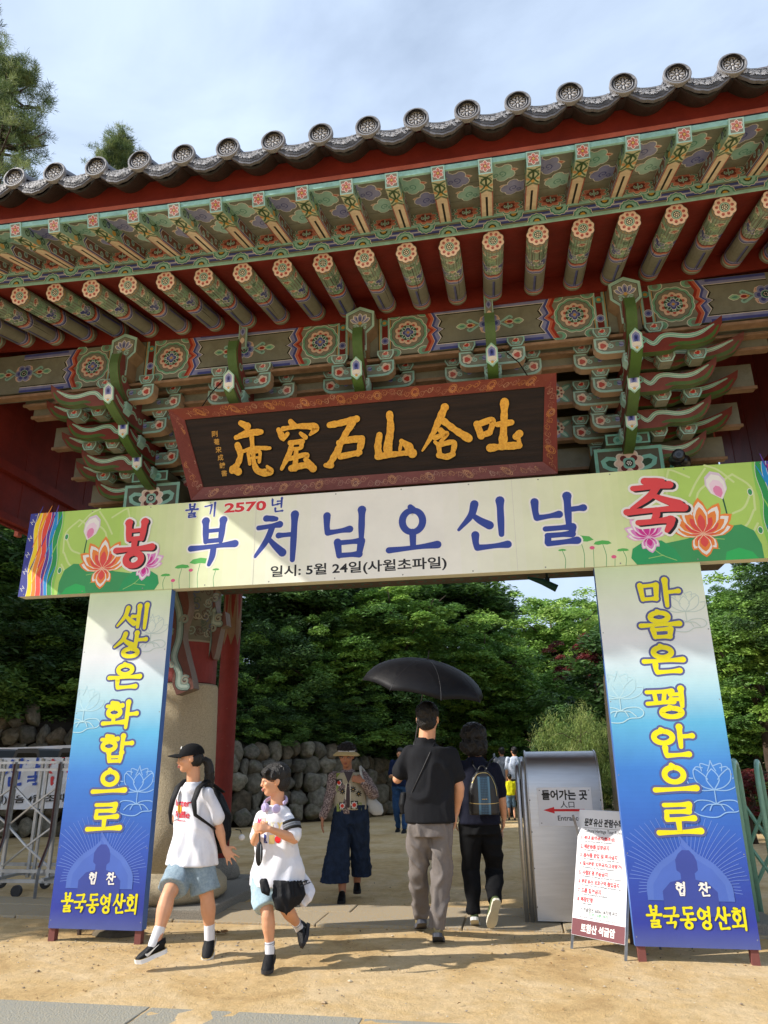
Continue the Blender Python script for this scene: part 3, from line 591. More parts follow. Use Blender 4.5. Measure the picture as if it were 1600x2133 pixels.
def make_trough_tile():
    mb = MB(); w = .172; n = 16; T = [-1 + 2 * j / n for j in range(n + 1)]
    arc = lambda t: -.012 - .105 * (1 - t * t)
    for th, c in ((0, TM), (-.02, C('#3a3534'))):
        vs = [(w * t, y, arc(t) + th) for y in (0, .5) for t in T]
        mb.add(vs, [(j, j + 1, n + 2 + j, n + 1 + j) for j in range(n)], c)
    for y in (0, .5): mb.add([(w * t, y, arc(t)) for t in T] + [(w * t, y, arc(t) - .02) for t in T], [(j, j + 1, n + 2 + j, n + 1 + j) for j in range(n)], TD)
    lo = [(w * t, arc(t) - .034 - .004 * math.cos(t * 14)) for t in T]; up = [(w * t, arc(t) * .42 + .022) for t in T]
    fc = MB()
    for j in range(n): fc.prism([lo[j], lo[j + 1], up[j + 1], up[j]], lambda x, y, h: (x, -h, y), .0, .026, TM)
    D = Draw(); mid = [(a[0] * .9, (a[1] + b[1]) / 2) for a, b in zip(lo, up)]
    I0 = [(a[0] * .93, a[1] * .84 + b[1] * .16) for a, b in zip(lo, up)]; I1 = [(a[0] * .93, a[1] * .1 + b[1] * .9) for a, b in zip(lo, up)]
    D.raw(I0 + I1, [(j, j + 1, n + 2 + j, n + 1 + j) for j in range(n)], TD)
    for k in range(2, n - 1, 2):
        x, y = mid[k]
        for i in range(6): D.petal(x, y, .02, .011, i * PI / 3 + k, TLT)
        D.spiral(x + .02, y - .008, .012, TLT, .004, 1.0, k); D.spiral(x - .006, y + .02, .01, TLT, .004, 1.0, k + 2, -1); D.spiral(x + .012, y + .016, .01, TLT, .004, 1.0, k + 4)
    for i in range(2, 2 * n - 2): t = -1 + i / n; D.disc(w * t * .93, (arc(t) * .42 + .022) - .014, .0036, TLT, 5)
    D.emit(fc, lambda x, y, h: (x, -.026 - h * 5, y))
    rot = Matrix.Rotation(-SL, 3, 'X'); mb.merge(fc, lambda p: rot @ p)
    return mb.mesh('eaves_tile', M_TILE, False)
me_rt, me_tt = make_round_tile(), make_trough_tile()
def roof_row_mesh():
    mb = MB(); q = .084; n = 8; L = 3.75; k = 11
    for i in range(k):
        y0, y1 = .4 + (L - .4) * i / k, .4 + (L - .4) * (i + 1) / k + .01; sag = lambda y: .16 * (y / L - 1) * (y / L) * -1 * -1
        vs = [((q + e) * math.cos(PI * j / n), y, (q + e) * math.sin(PI * j / n) + sag(y)) for y, e in ((y0, .004), (y1, -.004)) for j in range(n + 1)]
        mb.add(vs, [(j, j + 1, n + 2 + j, n + 1 + j) for j in range(n)], TM)
    return mb.mesh('tile_row', M_TILE, True)
me_row = roof_row_mesh()
for k in range(-12, 13):
    u = U0 + P * k; z = 6.03 + lift(u)
    for sg in (1, -1):
        if sg == 1 or True:
            rz = 0 if sg == 1 else PI
            v = -3.36 if sg == 1 else 3.36; uu = u
            def T(o, du, dz, dv=0):
                o.location = (uu + du, v + dv * sg, z + dz); o.rotation_euler = (SL, 0, rz)
            jx = random.uniform(-.006, .006)
            T(obj('round_tile', me_rt, gate), jx, .022, -.012)
            if k < 12: T(obj('eaves_tile', me_tt, gate), P / 2 + random.uniform(-.005, .005), -.008, .02)
            T(obj('tile_row', me_row, gate), 0, 0)
# roof body under the tiles: trough surface seen from above and the ridge
mb = MB(); zr = 6.03 + 3.36 * math.tan(SL)
for sg in (-1, 1):
    us = np.linspace(-4.75, 4.75, 21); ts = np.linspace(0, 1, 9)
    vs = [(u, sg * (3.3 * (1 - t)), 5.995 + lift(u) * (1 - t) + (zr - 6.0) * t - .16 * t * (1 - t)) for t in ts for u in us]
    mb.add(vs, [(j * 21 + i, j * 21 + i + 1, j * 21 + i + 22, j * 21 + i + 21) for j in range(8) for i in range(20)], TD)
mb.box(-4.7, 4.7, -.14, .14, zr - .1, zr + .28, TM); mb.box(-4.8, 4.8, -.1, .1, zr + .28, zr + .42, TD)
mb.build('roof', M_TILE, gate)
# gable ends
for sg in (-1, 1):
    w = MB(); x0, x1 = sorted((sg * 4.42, sg * 4.46)); n = 16
    for i in range(n):
        v0 = -2.5 + 5.0 * i / n; v1 = v0 + 5.0 / n - .006; zt = lambda v: 6.0 + (3.3 - abs(v)) * .47 - .12
        off = .004 * (i % 2)
        pl = MB(); pl.prism([(v0, 4.03), (v1, 4.03), (v1, zt(v1)), (v0, zt(v0))], lambda x, y, h: (h, x, y), x0 + off, x1 + off, (1, 1, 1)); pl.build('gable_plank', M_RED, gate)
    rl = MB(); a, b = sorted((sg * 4.34, sg * 4.418)); rl.box(a, b, -2.5, 2.5, 4.62, 4.74); rl.box(a, b, -2.5, 2.5, 4.06, 4.14); rl.build('gable_rail', M_RED, gate)
    for v in np.arange(-2.3, 2.4, .42):
        rl = MB(); rl.box(*sorted((sg * 4.465, sg * 4.52)), v, v + .07, 3.99, 4.09); rl.build('gable_bracket', M_RED2, gate)
# --- boards along the eave
def strip(name, v0, v1, z0, z1, m, n=24, ue=4.72, taper=0):
    mb = MB(); us = np.linspace(-ue, ue, n + 1)
    vs = [(u, v, z + lift(u)) for u in us for v, z in ((v0, z0), (v1, z0), (v1, z1), (v0, z1))]
    fs = [(4 * i + a, 4 * i + (a + 1) % 4, 4 * i + 4 + (a + 1) % 4, 4 * i + 4 + a) for i in range(n) for a in range(4)]
    mb.add(vs, fs, (1, 1, 1)); mb.add([vs[i] for i in (0, 1, 2, 3)], [(0, 1, 2, 3)]); mb.add(vs[-4:], [(0, 1, 2, 3)])
    return mb.build(name, m, gate)
M_MINT = mat('mint_painted_wood', MINT, rough=.6, noise=.3, nscale=14, bump=.2, bscale=60, spec=.3)
M_CREAM = mat('cream_pink_painted_wood', C('#a98c74'), rough=.65, noise=.35, nscale=10, bump=.3, bscale=40, spec=.3)
M_GAP_SHADE = mat('gap_shade_strip', C('#1c1512'), rough=.8)
for sg in (-1, 1):
    s_ = lambda a, b: (a, b) if sg < 0 else (-b, -a)
    strip('eaves_board', *s_(-3.13, -3.08), 5.83, 6.07, M_RED)
    strip('eaves_batten', *s_(-3.165, -3.125), 5.782, 5.828, M_RED2)
    strip('eaves_batten', *s_(-3.185, -3.165), 5.705, 5.75, M_MINT)
    strip('eaves_batten', *s_(-3.17, -3.13), 5.752, 5.78, M_GAP_SHADE)  # near-black strip standing in for the shade of the gap between the battens
strip('roof_deck', -3.2, 3.2, 6.13, 6.17, M_RED)
def soffit(name, va, za, vb, zb, m, ua=-4.72, ub=4.72):
    mb = MB(); us = np.linspace(ua, ub, 25)
    vs = [(u, v, z + lift(u)) for u in us for v, z in ((va, za), (vb, zb), (vb, zb + .02), (va, za + .02))]
    mb.add(vs, [(4 * i + a, 4 * i + (a + 1) % 4, 4 * i + 4 + (a + 1) % 4, 4 * i + 4 + a) for i in range(24) for a in range(4)], (1, 1, 1)); return mb.build(name, m, gate)
soffit('rafter_board', -2.405, 5.735, -1.18, 6.05, M_RED)
soffit('rafter_board', 3.15, 5.77, 1.0, 6.1, M_RED)
strip('wall_plate', -1.19, -1.16, 5.82, 6.1, M_RED)
# --- painted soffit boards between the flying rafters
TB = math.atan(.33); LB = .80
def cloud(D, x, y, s, c, c2, rot=0, fx=1):
    D.push(x, y, s, rot, fx, 1.45)
    for off, cc in ((.006, WHT), (0, c)):
        for (a, b, r) in ((0, 0, .05), (.045, .03, .042), (-.045, .02, .04), (.0, .055, .04), (.03, -.03, .035)): D.disc(a, b, r + off, cc, 10)
        D.stroke([(-.03, -.02, 1), (-.07, -.06, .8), (-.06, -.1, .5), (-.09, -.14, .15)], .05 + off * 2, cc, n=3)
    D.spiral(.0, .02, .03, c2, .007, 1.1, 1.0); D.spiral(-.04, .03, .02, c2, .006, 1.0, 2, -1)
    D.pop()
def make_soffit(var):
    mb = MB(); w = P - .12; mb.box(-w / 2, w / 2, 0, LB, 0, .015, OLIVE); D = Draw()
    a, b = (LAV, MINT) if var else (MINT, LAV)
    for yy in (.3, .62): D.rect(-w / 2, yy, w / 2, yy + .004, C('#3b3528'))
    for cx, cy, col, oc, fx in ((-.05, .2, a, ORG, 1), (.055, .47, b, OCH, -1)):
        D.petal(cx + fx * .03, cy - .01, .1, .06, 0 if fx > 0 else PI, PEACH); D.petal(cx + fx * .03, cy - .01, .085, .04, 0 if fx > 0 else PI, oc); D.petal(cx + fx * .035, cy - .01, .055, .02, 0 if fx > 0 else PI, RED)
        cloud(D, cx, cy, 1.15, col, BLUE if col is LAV else DMINT, 0 if fx > 0 else PI * .1, fx)
    D.emit(mb, lambda x, y, h: (x, y, -h)); return mb.mesh('soffit_board', PAINT)
me_sof = [make_soffit(0), make_soffit(1)]
def make_fly():
    mb = MB(); w = .053; H = .118
    mb.box(-w, w, 0, LB, 0, H, OLIVE, C('#dccbb0'))
    E_ = Draw(); E_.rect(-w, 0, w, H, MINT); E_.rect(-w + .01, .01, w - .01, H - .01, C('#8a7f72'))
    for i in range(6): E_.petal(0, H / 2, .047, .034, i * PI / 3 + PI / 6, WHT); E_.petal(0, H / 2, .043, .028, i * PI / 3 + PI / 6, C('#c26a5e'))
    E_.disc(0, H / 2, .014, BLK, 10); E_.disc(0, H / 2, .011, OCH, 10); E_.emit(mb, lambda x, y, h: (x, -h, y))
    B = Draw(); B.rect(-w, .004, w, .3, C('#d5dab8')); B.rect(-w, .3, w, LB, C('#dccbb0'))
    for fx in (1, -1):
        B.stroke([(fx * .045, .02), (fx * .01, .06), (fx * .04, .13), (fx * .012, .2), (fx * .045, .27)], .02, C('#7fa585')); B.stroke([(fx * .045, .02), (fx * .01, .06), (fx * .04, .13), (fx * .012, .2), (fx * .045, .27)], .009, C('#47603c'))
        B.spiral(fx * .025, .08, .018, C('#3d5a36'), .007, 1.1, 0, fx); B.petal(fx * .048, .17, .05, .03, PI / 2 + fx * .3, C('#d7a06a')); B.stroke([(fx * w, .31), (0, .26), ], .014, C('#6c8a68'))
    B.rect(-.008, .04, .008, .2, C('#3d5a36')); B.petal(0, .2, .06, .03, PI / 2, OCH)
    B.stroke([(-w, .325), (0, .275), (w, .325)], .006, BLK, smooth=False); B.rect(-.009, .4, .009, LB, BLK); B.rect(-w + .001, .3, -w + .008, LB, RED); B.rect(w - .008, .3, w - .001, LB, RED)
    B.emit(mb, lambda x, y, h: (x, y, -h))
    for sg in (1, -1):
        Q = Draw(); Q.rect(0, 0, .42, H, C('#8fb8a2'))
        Q.spiral(.08, .06, .035, C('#35604a'), .012, 1.2); Q.spiral(.15, .07, .03, BLUE, .012, 1.2, 2, -1); Q.petal(.2, .03, .07, .05, .2, OCH); Q.stroke([(.02, .1), (.12, .1), (.22, .06), (.3, .1)], .01, C('#35604a'))
        Q.spiral(.3, .06, .035, C('#35604a'), .012, 1.2, 3); Q.poly([(.34, H / 2), (.4, H), (LB, H), (LB, 0), (.4, 0)], WHT); Q.poly([(.35, H / 2), (.405, H), (LB, H), (LB, 0), (.405, 0)], BLUE); Q.poly([(.375, H / 2), (.415, H - .014), (LB, H - .014), (LB, .014), (.415, .014)], CREAM)
        Q.poly([(.385, H / 2), (.42, H - .02), (LB, H - .02), (LB, .02), (.42, .02)], C('#7d5048'))
        for i in range(4): Q.disc(.47 + i * .09, H / 2 + (.016 if i % 2 else -.016), .028, MINT, 9); Q.disc(.47 + i * .09, H / 2 + (.016 if i % 2 else -.016), .014, BLUE, 7); Q.disc(.47 + i * .09, H / 2 + (.016 if i % 2 else -.016), .006, OCH, 6)
        Q.emit(mb, lambda x, y, h, sg=sg: (sg * (w + h), x, y))
    return mb.mesh('flying_rafter', PAINT)
me_fly = make_fly()
for k in range(-12, 13):
    u = -.09 + .364 * k
    o = obj('flying_rafter', me_fly, gate, (u, -3.165, 5.625 + lift(u)), (TB, 0, random.uniform(-.008, .008)))
    if k < 12: u2 = u + .182; obj('soffit_board', me_sof[k % 2], gate, (u2, -3.165, 5.742 + lift(u2)), (TB, 0, 0))
mb = MB(); us = np.linspace(-4.72, 4.72, 25)
vs = [(u, v, z + lift(u)) for u in us for v, z in ((-2.43, 5.88), (-2.405, 5.88), (-2.405, 6.02), (-2.43, 6.02))]
mb.add(vs, [(4 * i + a, 4 * i + (a + 1) % 4, 4 * i + 4 + (a + 1) % 4, 4 * i + 4 + a) for i in range(24) for a in range(4)], OLIVE); D = Draw()
for k in range(-12, 12):
    D.push(-.09 + .364 * (k + .5), 5.94, 1)
    for r, c, kk, am in ((.118, WHT, 9, .3), (.112, DMINT, 9, .3), (.094, PEACH, 9, .3), (.087, ORG, 9, .3), (.056, DRED, 5, .35)): D.push(0, -.005, 1, 0, 1, .66); D.scallop(0, 0, r, kk, am, c); D.pop()
    for fx in (1, -1): D.spiral(fx * .019, -.004, .017, MINT, .01, .9, PI / 2, fx)
    D.stroke([(0, -.03), (0, .03)], .011, MINT); D.pop()
D.emit(mb, lambda x, y, h: (x, -2.43 - h, y + lift(x))); mb.build('filler_board', PAINT, gate)
# --- the long painted board above the round rafter ends
mb = MB(); us = np.linspace(-4.72, 4.72, 25)
vs = [(u, v, z + lift(u)) for u in us for v, z in ((-2.42, 5.735), (-2.40, 5.735), (-2.40, 5.865), (-2.42, 5.865))]
mb.add(vs, [(4 * i + a, 4 * i + (a + 1) % 4, 4 * i + 4 + (a + 1) % 4, 4 * i + 4 + a) for i in range(24) for a in range(4)], MINT)
D = Draw()
for (a, b, c) in ((.0, .215, MINT), (.022, .193, BLK), (.026, .189, OLIVE), (.05, .165, BLK), (.056, .159, BLUE), (.09, .125, LAV), (.104, .111, WHT)): D.rect(-4.7, 5.735 + a * .605, 4.7, 5.735 + b * .605, c, 40)
for k in range(-12, 13):
    u = .25 + P * k
    for (x, yb, sg) in ((u, 5.742, 1), (u + P / 2, 5.858, -1)):
        if abs(x) > 4.6: continue
        for r, c in ((.082, WHT), (.077, DMINT), (.062, MINT), (.036, C('#3c4a30')), (.022, OCH)):
            D.poly([(x - r * (1 + .05 * math.cos(12 * PI * j / 24)) * math.cos(PI * j / 24), yb + sg * r * 1.0 * (1 + .06 * math.cos(12 * PI * j / 24)) * math.sin(PI * j / 24)) for j in range(25)], c)
D.emit(mb, lambda x, y, h: (x, -2.42 - h, y + lift(x)))
mb.build('painted_fascia', PAINT, gate)
strip('fascia_batten', -2.428, -2.40, 5.867, 5.885, M_MINT); strip('fascia_batten', -2.426, -2.41, 5.72, 5.733, M_MINT)
# --- round rafters
def make_rafter(seed):
    r = .094; L = 1.22; mb = MB(); n = 24
    vs = [(r * math.cos(2 * PI * j / n), y, r * math.sin(2 * PI * j / n)) for y in (0, L) for j in range(n)]
    mb.add(vs, [(j, (j + 1) % n, n + (j + 1) % n, n + j) for j in range(n)] + [tuple(range(n))], OLIVE)
    E_ = Draw(); E_.scallop(0, 0, .094, 9, .12, C('#3a3028')); E_.scallop(0, 0, .09, 9, .12, PEACH)
    for i in range(9):
        a = 2 * PI * (i + .5) / 9; E_.disc(.062 * math.cos(a), .062 * math.sin(a), .0145, C('#bc5a50'), 8); E_.disc(.068 * math.cos(a), .068 * math.sin(a), .007, C('#8a2c22'), 6)
    for rr, c in ((.043, BLK), (.04, MINT), (.03, C('#2c2f24'))): E_.disc(0, 0, rr, c, 16)
    E_.disc(0, 0, .008, CREAM, 7)
    for i in range(7): E_.disc(.019 * math.cos(i * 2 * PI / 7), .019 * math.sin(i * 2 * PI / 7), .0065, CREAM, 6)
    E_.emit(mb, lambda x, y, h: (x, -h, y))
    D = Draw(); X = PI * r * .82; c1, c2, c3 = C('#8fbf9e'), C('#6a9a80'), C('#b9d3a8')
    D.rect(-X, .012, X, .018, OCH, 16); D.rect(-X, .026, X, .030, OCH, 16)
    D.rect(-X, .05, X, .53, C('#8fb09c'), 16)
    rr = random.Random(seed)
    for i in range(44):
        x = rr.uniform(-X, X); y = rr.uniform(.07, .5); D.spiral(x, y, rr.uniform(.02, .036), rr.choice([c1, c2, c3, c1, C('#4f7a63')]), .011, 1.1, rr.uniform(0, 6), rr.choice([1, -1]))
    for fx in (0, 1, -1):
        for (y, s_) in ((.12, 1.0), (.33, .8)):
            for a in (-.6, 0, .6): D.petal(fx * .12, y - .03, .07 * s_, .04 * s_, PI / 2 + a, CREAM if a else PEACH); D.petal(fx * .12, y - .028, .045 * s_, .018 * s_, PI / 2 + a, C('#b5483c'))
    for fx in (1, -1):
        for i in range(5): D.petal(fx * .085, .4, .08, .06, i * 2 * PI / 5 + .4, WHT); D.petal(fx * .085, .4, .074, .05, i * 2 * PI / 5 + .4, BLUE if i % 2 else LAV)
        D.disc(fx * .085, .4, .02, BLUE, 8)
    zz = lambda y, a: [(x, y + a * abs(math.sin(x / X * PI * 1.5))) for x in np.linspace(-X, X, 19)]
    def zband(y0, y1, a, c):
        p, q = zz(y0, a), zz(y1, a); D.raw(p + q, [(i, i + 1, 20 + i, 19 + i) for i in range(18)], c)
    for y0, y1, c in ((.5, .545, DRED), (.52, .548, ORG), (.548, .552, WHT), (.552, .6, LAV), (.575, .6, BLUE), (.6, .605, WHT), (.605, 1.0, OLIVE)): zband(y0, y1, .03, c)
    for x0 in (-.17, -.012, .146): D.rect(x0, .66, x0 + .024, 1.03, BLUE, 2); D.rect(x0 + .018, .66, x0 + .024, 1.03, BLK, 2)
    for y0, y1, c in ((1.0, 1.004, BLK), (1.004, 1.03, LAV), (1.03, 1.055, BLUE), (1.055, 1.06, WHT), (1.06, 1.09, ORG), (1.09, 1.095, BLK), (1.095, 1.12, MINT), (1.12, 1.126, OCH), (1.126, L, OLIVE)): zband(y0, y1, .02, c)
    for _ in range(3): x0 = rr.uniform(-X * .8, X * .8); y0 = rr.uniform(0, .6); D.stroke([(x0, y0, .3), (x0 + rr.uniform(-.01, .01), y0 + .2, 1), (x0 + rr.uniform(-.015, .015), y0 + rr.uniform(.3, .55), .2)], .005, C('#1a1612'), n=3)
    D.emit(mb, lambda x, y, h: ((r + h * .6) * math.sin(x / r), y, -(r + h * .6) * math.cos(x / r)))
    return mb.mesh('round_rafter', PAINT)
me_raf = [make_rafter(q) for q in range(5)]
for k in range(-12, 12):
    u = .25 + P * k
    obj('round_rafter', me_raf[(k * 7) % 5], gate, (u, -2.35, 5.66 + lift(u)), (math.atan(.25) + random.uniform(-.006, .006), random.uniform(-.1, .1), random.uniform(-.012, .012)))
# --- the painted purlin
def rosette(D, x, y, s):
    D.push(x, y, s)
    for r, c, k, a in ((1.0, WHT, 12, .06), (.97, C('#79b79d'), 12, .06), (.86, BLK, 12, .05), (.84, OLIVE, 12, .05), (.68, C('#7a3a26'), 10, .16), (.66, PEACH, 10, .16), ): D.scallop(0, 0, r, k, a, c)
    for i in range(10):
        t = 2 * PI * (i + .5) / 10; D.disc(.5 * math.cos(t), .5 * math.sin(t), .085, C('#bc5a50'), 7)
    D.scallop(0, 0, .44, 8, .15, C('#3f5640')); 
    for i in range(8): t = 2 * PI * i / 8; D.disc(.34 * math.cos(t), .34 * math.sin(t), .11, MINT, 8); D.petal(.2 * math.cos(t), .2 * math.sin(t), .2, .08, t, BLK)
    D.scallop(0, 0, .27, 4, .5, WHT, rot=PI / 4); D.scallop(0, 0, .24, 4, .5, BLUE, rot=PI / 4); D.scallop(0, 0, .15, 4, .4, LAV, rot=PI / 4); D.disc(0, 0, .08, OCH, 10); D.pop()
def blueflower(D, x, y, s):
    D.push(x, y, s)
    for i in range(4): t = PI / 4 + i * PI / 2; D.petal(0, 0, 1.05, .8, t, PEACH, .9); D.petal(0.0, 0, .95, .4, t, RED, .8)
    for i in range(6): t = i * PI / 3; D.disc(.6 * math.cos(t), .6 * math.sin(t), .36, WHT, 12)
    for i in range(6): t = i * PI / 3; D.disc(.6 * math.cos(t), .6 * math.sin(t), .33, LAV, 12); D.disc(.5 * math.cos(t), .5 * math.sin(t), .2, BLUE, 10)
    for r, c in ((.4, WHT), (.37, DMINT), (.27, C('#20281e'))): D.disc(0, 0, r, c, 14)
    for i in range(6): D.disc(.15 * math.cos(i * PI / 3), .15 * math.sin(i * PI / 3), .05, WHT, 6)
    for fx in (1, -1):
        for fy in (1, -1): D.stroke([(fx * .9, fy * .05, .5), (fx * 1.3, fy * .3, 1), (fx * 1.7, fy * .55, 1), (fx * 1.9, fy * .4, .8), (fx * 1.75, fy * .25, .4)], .2, MINT, n=3); D.spiral(fx * 1.7, fy * .4, .14, DMINT, .06, 1.0, 0, fy)
        D.petal(fx * 1.2, 0, .9, .5, 0 if fx > 0 else PI, PEACH); D.petal(fx * 1.35, 0, .6, .3, 0 if fx > 0 else PI, C('#9c2c22')); D.disc(fx * 1.38, 0, .1, OCH, 8)
        D.petal(fx * 1.9, 0, 1.0, .62, 0 if fx > 0 else PI, WHT, .5); D.petal(fx * 1.92, 0, .92, .52, 0 if fx > 0 else PI, C('#9bd0ac'), .5); D.petal(fx * 2.1, 0, .5, .2, 0 if fx > 0 else PI, DMINT)
    D.pop()
def half_bay(D, u, fx, zc, hh):
    """painting from a lotus head at u towards the flower at mid bay"""
    D.push(u, zc, 1, 0, fx)
    for a, b, c in ((.145, .3, OLIVE), (.155, .162, BLK), (.165, .172, OCH), (.175, .195, MINT), (.2, .26, DRED), (.262, .28, MINT), (.283, .29, OCH), (.293, .298, BLK)): D.rect(a, -hh, b, hh, c)
    D.disc(.23, -hh * .3, .045, WHT, 10); D.disc(.23, -hh * .3, .04, LAV, 10); D.disc(.23, -hh * .3, .02, BLUE, 8); D.disc(.225, hh * .6, .04, DMINT, 10); D.disc(.225, hh * .6, .02, OCH, 8)
    D.rect(.3, -hh, .68, hh, OLIVE)
    for sy in (1, -1):
        for sx in (.33, .64): D.disc(sx, sy * hh * .93, .07, WHT, 12, .055); D.disc(sx, sy * hh * .93, .064, C('#79b79d'), 12, .05); D.disc(sx, sy * hh * .93, .03, OLIVE, 8)
    zz = [(0, -hh), (.05, -hh * .55), (.02, -hh * .2), (.075, 0), (.02, hh * .2), (.05, hh * .55), (0, hh)]
    def ch(a, b, c): D.raw([(x + a, y) for x, y in zz] + [(x + b, y) for x, y in zz], [(i, i + 1, 8 + i, 7 + i) for i in range(6)], c)
    for a, b, c in ((.64, .67, C('#a33325')), (.67, .7, ORG), (.7, .704, WHT), (.704, .73, BLUE), (.73, .78, LAV)): ch(a, b, c)
    z2 = [(x, y * .72) for x, y in zz]
    D.poly([(.79, -hh), (1.36, -hh), (1.36, hh), (.79, hh)], LAV)
    D.rect(.8, -hh, 1.36, -hh + .03, BLUE); D.rect(.8, hh - .03, 1.36, hh, BLUE)
    D.poly([(x + .765, y) for x, y in [(a, b * 1.04) for a, b in z2]] + [(1.36, hh * .75), (1.36, -hh * .75)], WHT); D.poly([(x + .775, y) for x, y in z2] + [(1.36, hh * .72), (1.36, -hh * .72)], BLK)
    D.poly([(x + .79, y * .93) for x, y in z2] + [(1.36, hh * .67), (1.36, -hh * .67)], OLIVE)
    rosette(D, .475, 0, .2)
    D.pop()
mb = MB(); mb.box(-4.4, 4.4, -1.15, -.95, 5.372, 5.87, OLIVE); D = Draw()
for n_ in (-1, 0, 1):
    for fx in (1, -1): half_bay(D, 2.65 * n_, fx, 5.62, .245)
for x in (-3.98, -1.325, 1.325, 3.98):
    blueflower(D, x, 5.62, .12)
D.emit(mb, FR(-1.15)); mb.build('painted_purlin', PAINT, gate)
# stepped beams behind it: olive faces, flower panels, cream under edges
def flower2(D, x, y, s):
    D.push(x, y, s)
    for a in (.5, PI - .5, -.5 - .3, PI + .8): D.petal(0, 0, 1.9, .7, a, DMINT, .7); D.petal(.1 * math.cos(a), .1 * math.sin(a), 1.6, .35, a, MINT, .7)
    for a in (PI / 2, -PI / 2): D.petal(0, 0, 1.25, .7, a, LAV, .8)
    for i in range(8): t = i * PI / 4; D.disc(.6 * math.cos(t), .6 * math.sin(t), .28, PEACH, 9)
    for i in range(8): t = i * PI / 4 + .39; D.disc(.58 * math.cos(t), .58 * math.sin(t), .13, C('#8c2020'), 7)
    for r, c in ((.36, WHT), (.33, DMINT), (.2, C('#3c4a30'))): D.disc(0, 0, r, c, 12)
    D.pop()
for (v, z0, z1, ue, fl) in ((-1.17, 5.33, 5.37, 4.4, 0), (-.9, 5.36, 5.5, 4.1, 0), (-.8, 5.25, 5.34, 4.05, 0), (-.45, 5.0, 5.26, 3.98, 1), (-.1, 4.74, 5.0, 3.9, 1), (.1, 4.46, 4.7, 3.75, 0)):
    mb = MB(); mb.box(-ue, ue, v, v + .1, z0, z1, OLIVE)
    if fl:
        D = Draw()
        for x in (-3.3, -1.99, -.66, .66, 1.99, 3.3): flower2(D, x, (z0 + z1) / 2, .095)
        D.emit(mb, FR(v))
    if z1 - z0 > .05: mb.build('bracket_beam', PAINT, gate)
    st = MB(); st.box(-ue - .02, ue + .02, v - .014, v + .016, z0 - .03, z0 + .0); st.box(-ue - .01, ue + .01, v + .018, v + .1, z0 - .02, z0 - .002, (.42, .42, .36)); st.build('beam_edge', M_CREAM, gate)
wl_ = MB(); wl_.box(-3.7, 3.7, .2, .26, 3.7, 6.0, C('#2c241c')); wl_.build('bracket_wall', M_OLIVE, gate)
# --- bracket arms, bearing blocks, tongues
def f_red(D, x, y, s):
    D.push(x, y, s); D.scallop(0, .02, .36, 5, .3, PEACH); D.scallop(0, .0, .26, 3, .5, C('#c0392b'))
    for fx in (-1, 1): D.disc(fx * .28, -.26, .2, WHT, 8); D.disc(fx * .28, -.26, .17, DMINT, 8); D.disc(fx * .28, -.26, .08, MINT, 6)
    D.disc(0, -.3, .16, MINT, 8); D.pop()
def soro_mesh():
    w, q, h, t = .088, .055, .105, .075
    prof = [(-w, h), (w, h), (w, h * .55), (q, 0), (-q, 0), (-w, h * .55)]
    mb = MB(); mb.prism(prof, lambda x, y, hh: (x, hh, y), -t, t, OLIVE)
    for F in (lambda x, y, hh: (x, -t - hh, y), lambda x, y, hh: (w + hh if y > h * .55 else q + (w - q) * y / (h * .55) + hh, -x * t / w, y), lambda x, y, hh: (-w - hh if y > h * .55 else -q - (w - q) * y / (h * .55) - hh, x * t / w, y)):
        D = Draw(); D.poly([(a * .99, b) for a, b in prof], MINT); D.poly([(a * .8, .012 + b * .78) for a, b in prof], BLK); D.poly([(a * .76, .014 + b * .74) for a, b in prof], OLIVE); f_red(D, 0, h * .55, .085); D.emit(mb, F)
    return mb.mesh('bearing_block', PAINT)
me_soro = soro_mesh()
def arm_mesh(L):
    t = .055; half = [(L - .15, .045), (L - .12, .085), (L, .085), (L, -.02), (L - .02, -.06), (L - .06, -.088), (L - .11, -.095)]
    prof = half + [(-x, y) for x, y in half[::-1]]
    mb = MB(); mb.prism(prof, lambda x, y, h: (x, h, y), -t, t, OLIVE, C('#bfa083'))
    D = Draw(); D.poly(prof, MINT); ins = [(x * (1 - .022 / L), y * .72 + .002) for x, y in prof]; D.poly([(x * 1.003, y * 1.04) for x, y in ins], BLK); D.poly(ins, OLIVE)
    for fx in (1, -1):
        D.push(fx * (L - .085), .0, 1, 0, fx)
        D.scallop(0, .0, .048, 5, .25, WHT); D.scallop(0, 0, .044, 5, .25, PEACH); D.scallop(.004, -.004, .028, 3, .3, C('#c0392b'))
        D.spiral(-.075, -.01, .028, MINT, .013, 1.2, 0); D.spiral(-.13, .0, .022, DMINT, .011, 1.1, 2, -1)
        for a in (-.4, 0, .4): D.petal(-.2, 0, .055, .03, a, LAV if a else BLUE)
        D.pop()
    D.emit(mb, lambda x, y, h: (x, -t - h, y)); return mb.mesh('bracket_arm', PAINT)
me_arm = {L: arm_mesh(L) for L in (.33, .5)}
def ex(prof, f, h0, h1, cface, cb, band):
    """extruded board: faces in cface, the edge strip in cb"""
    mb = MB(); mb.prism(prof, f, h0, h1, cface, cb); return mb
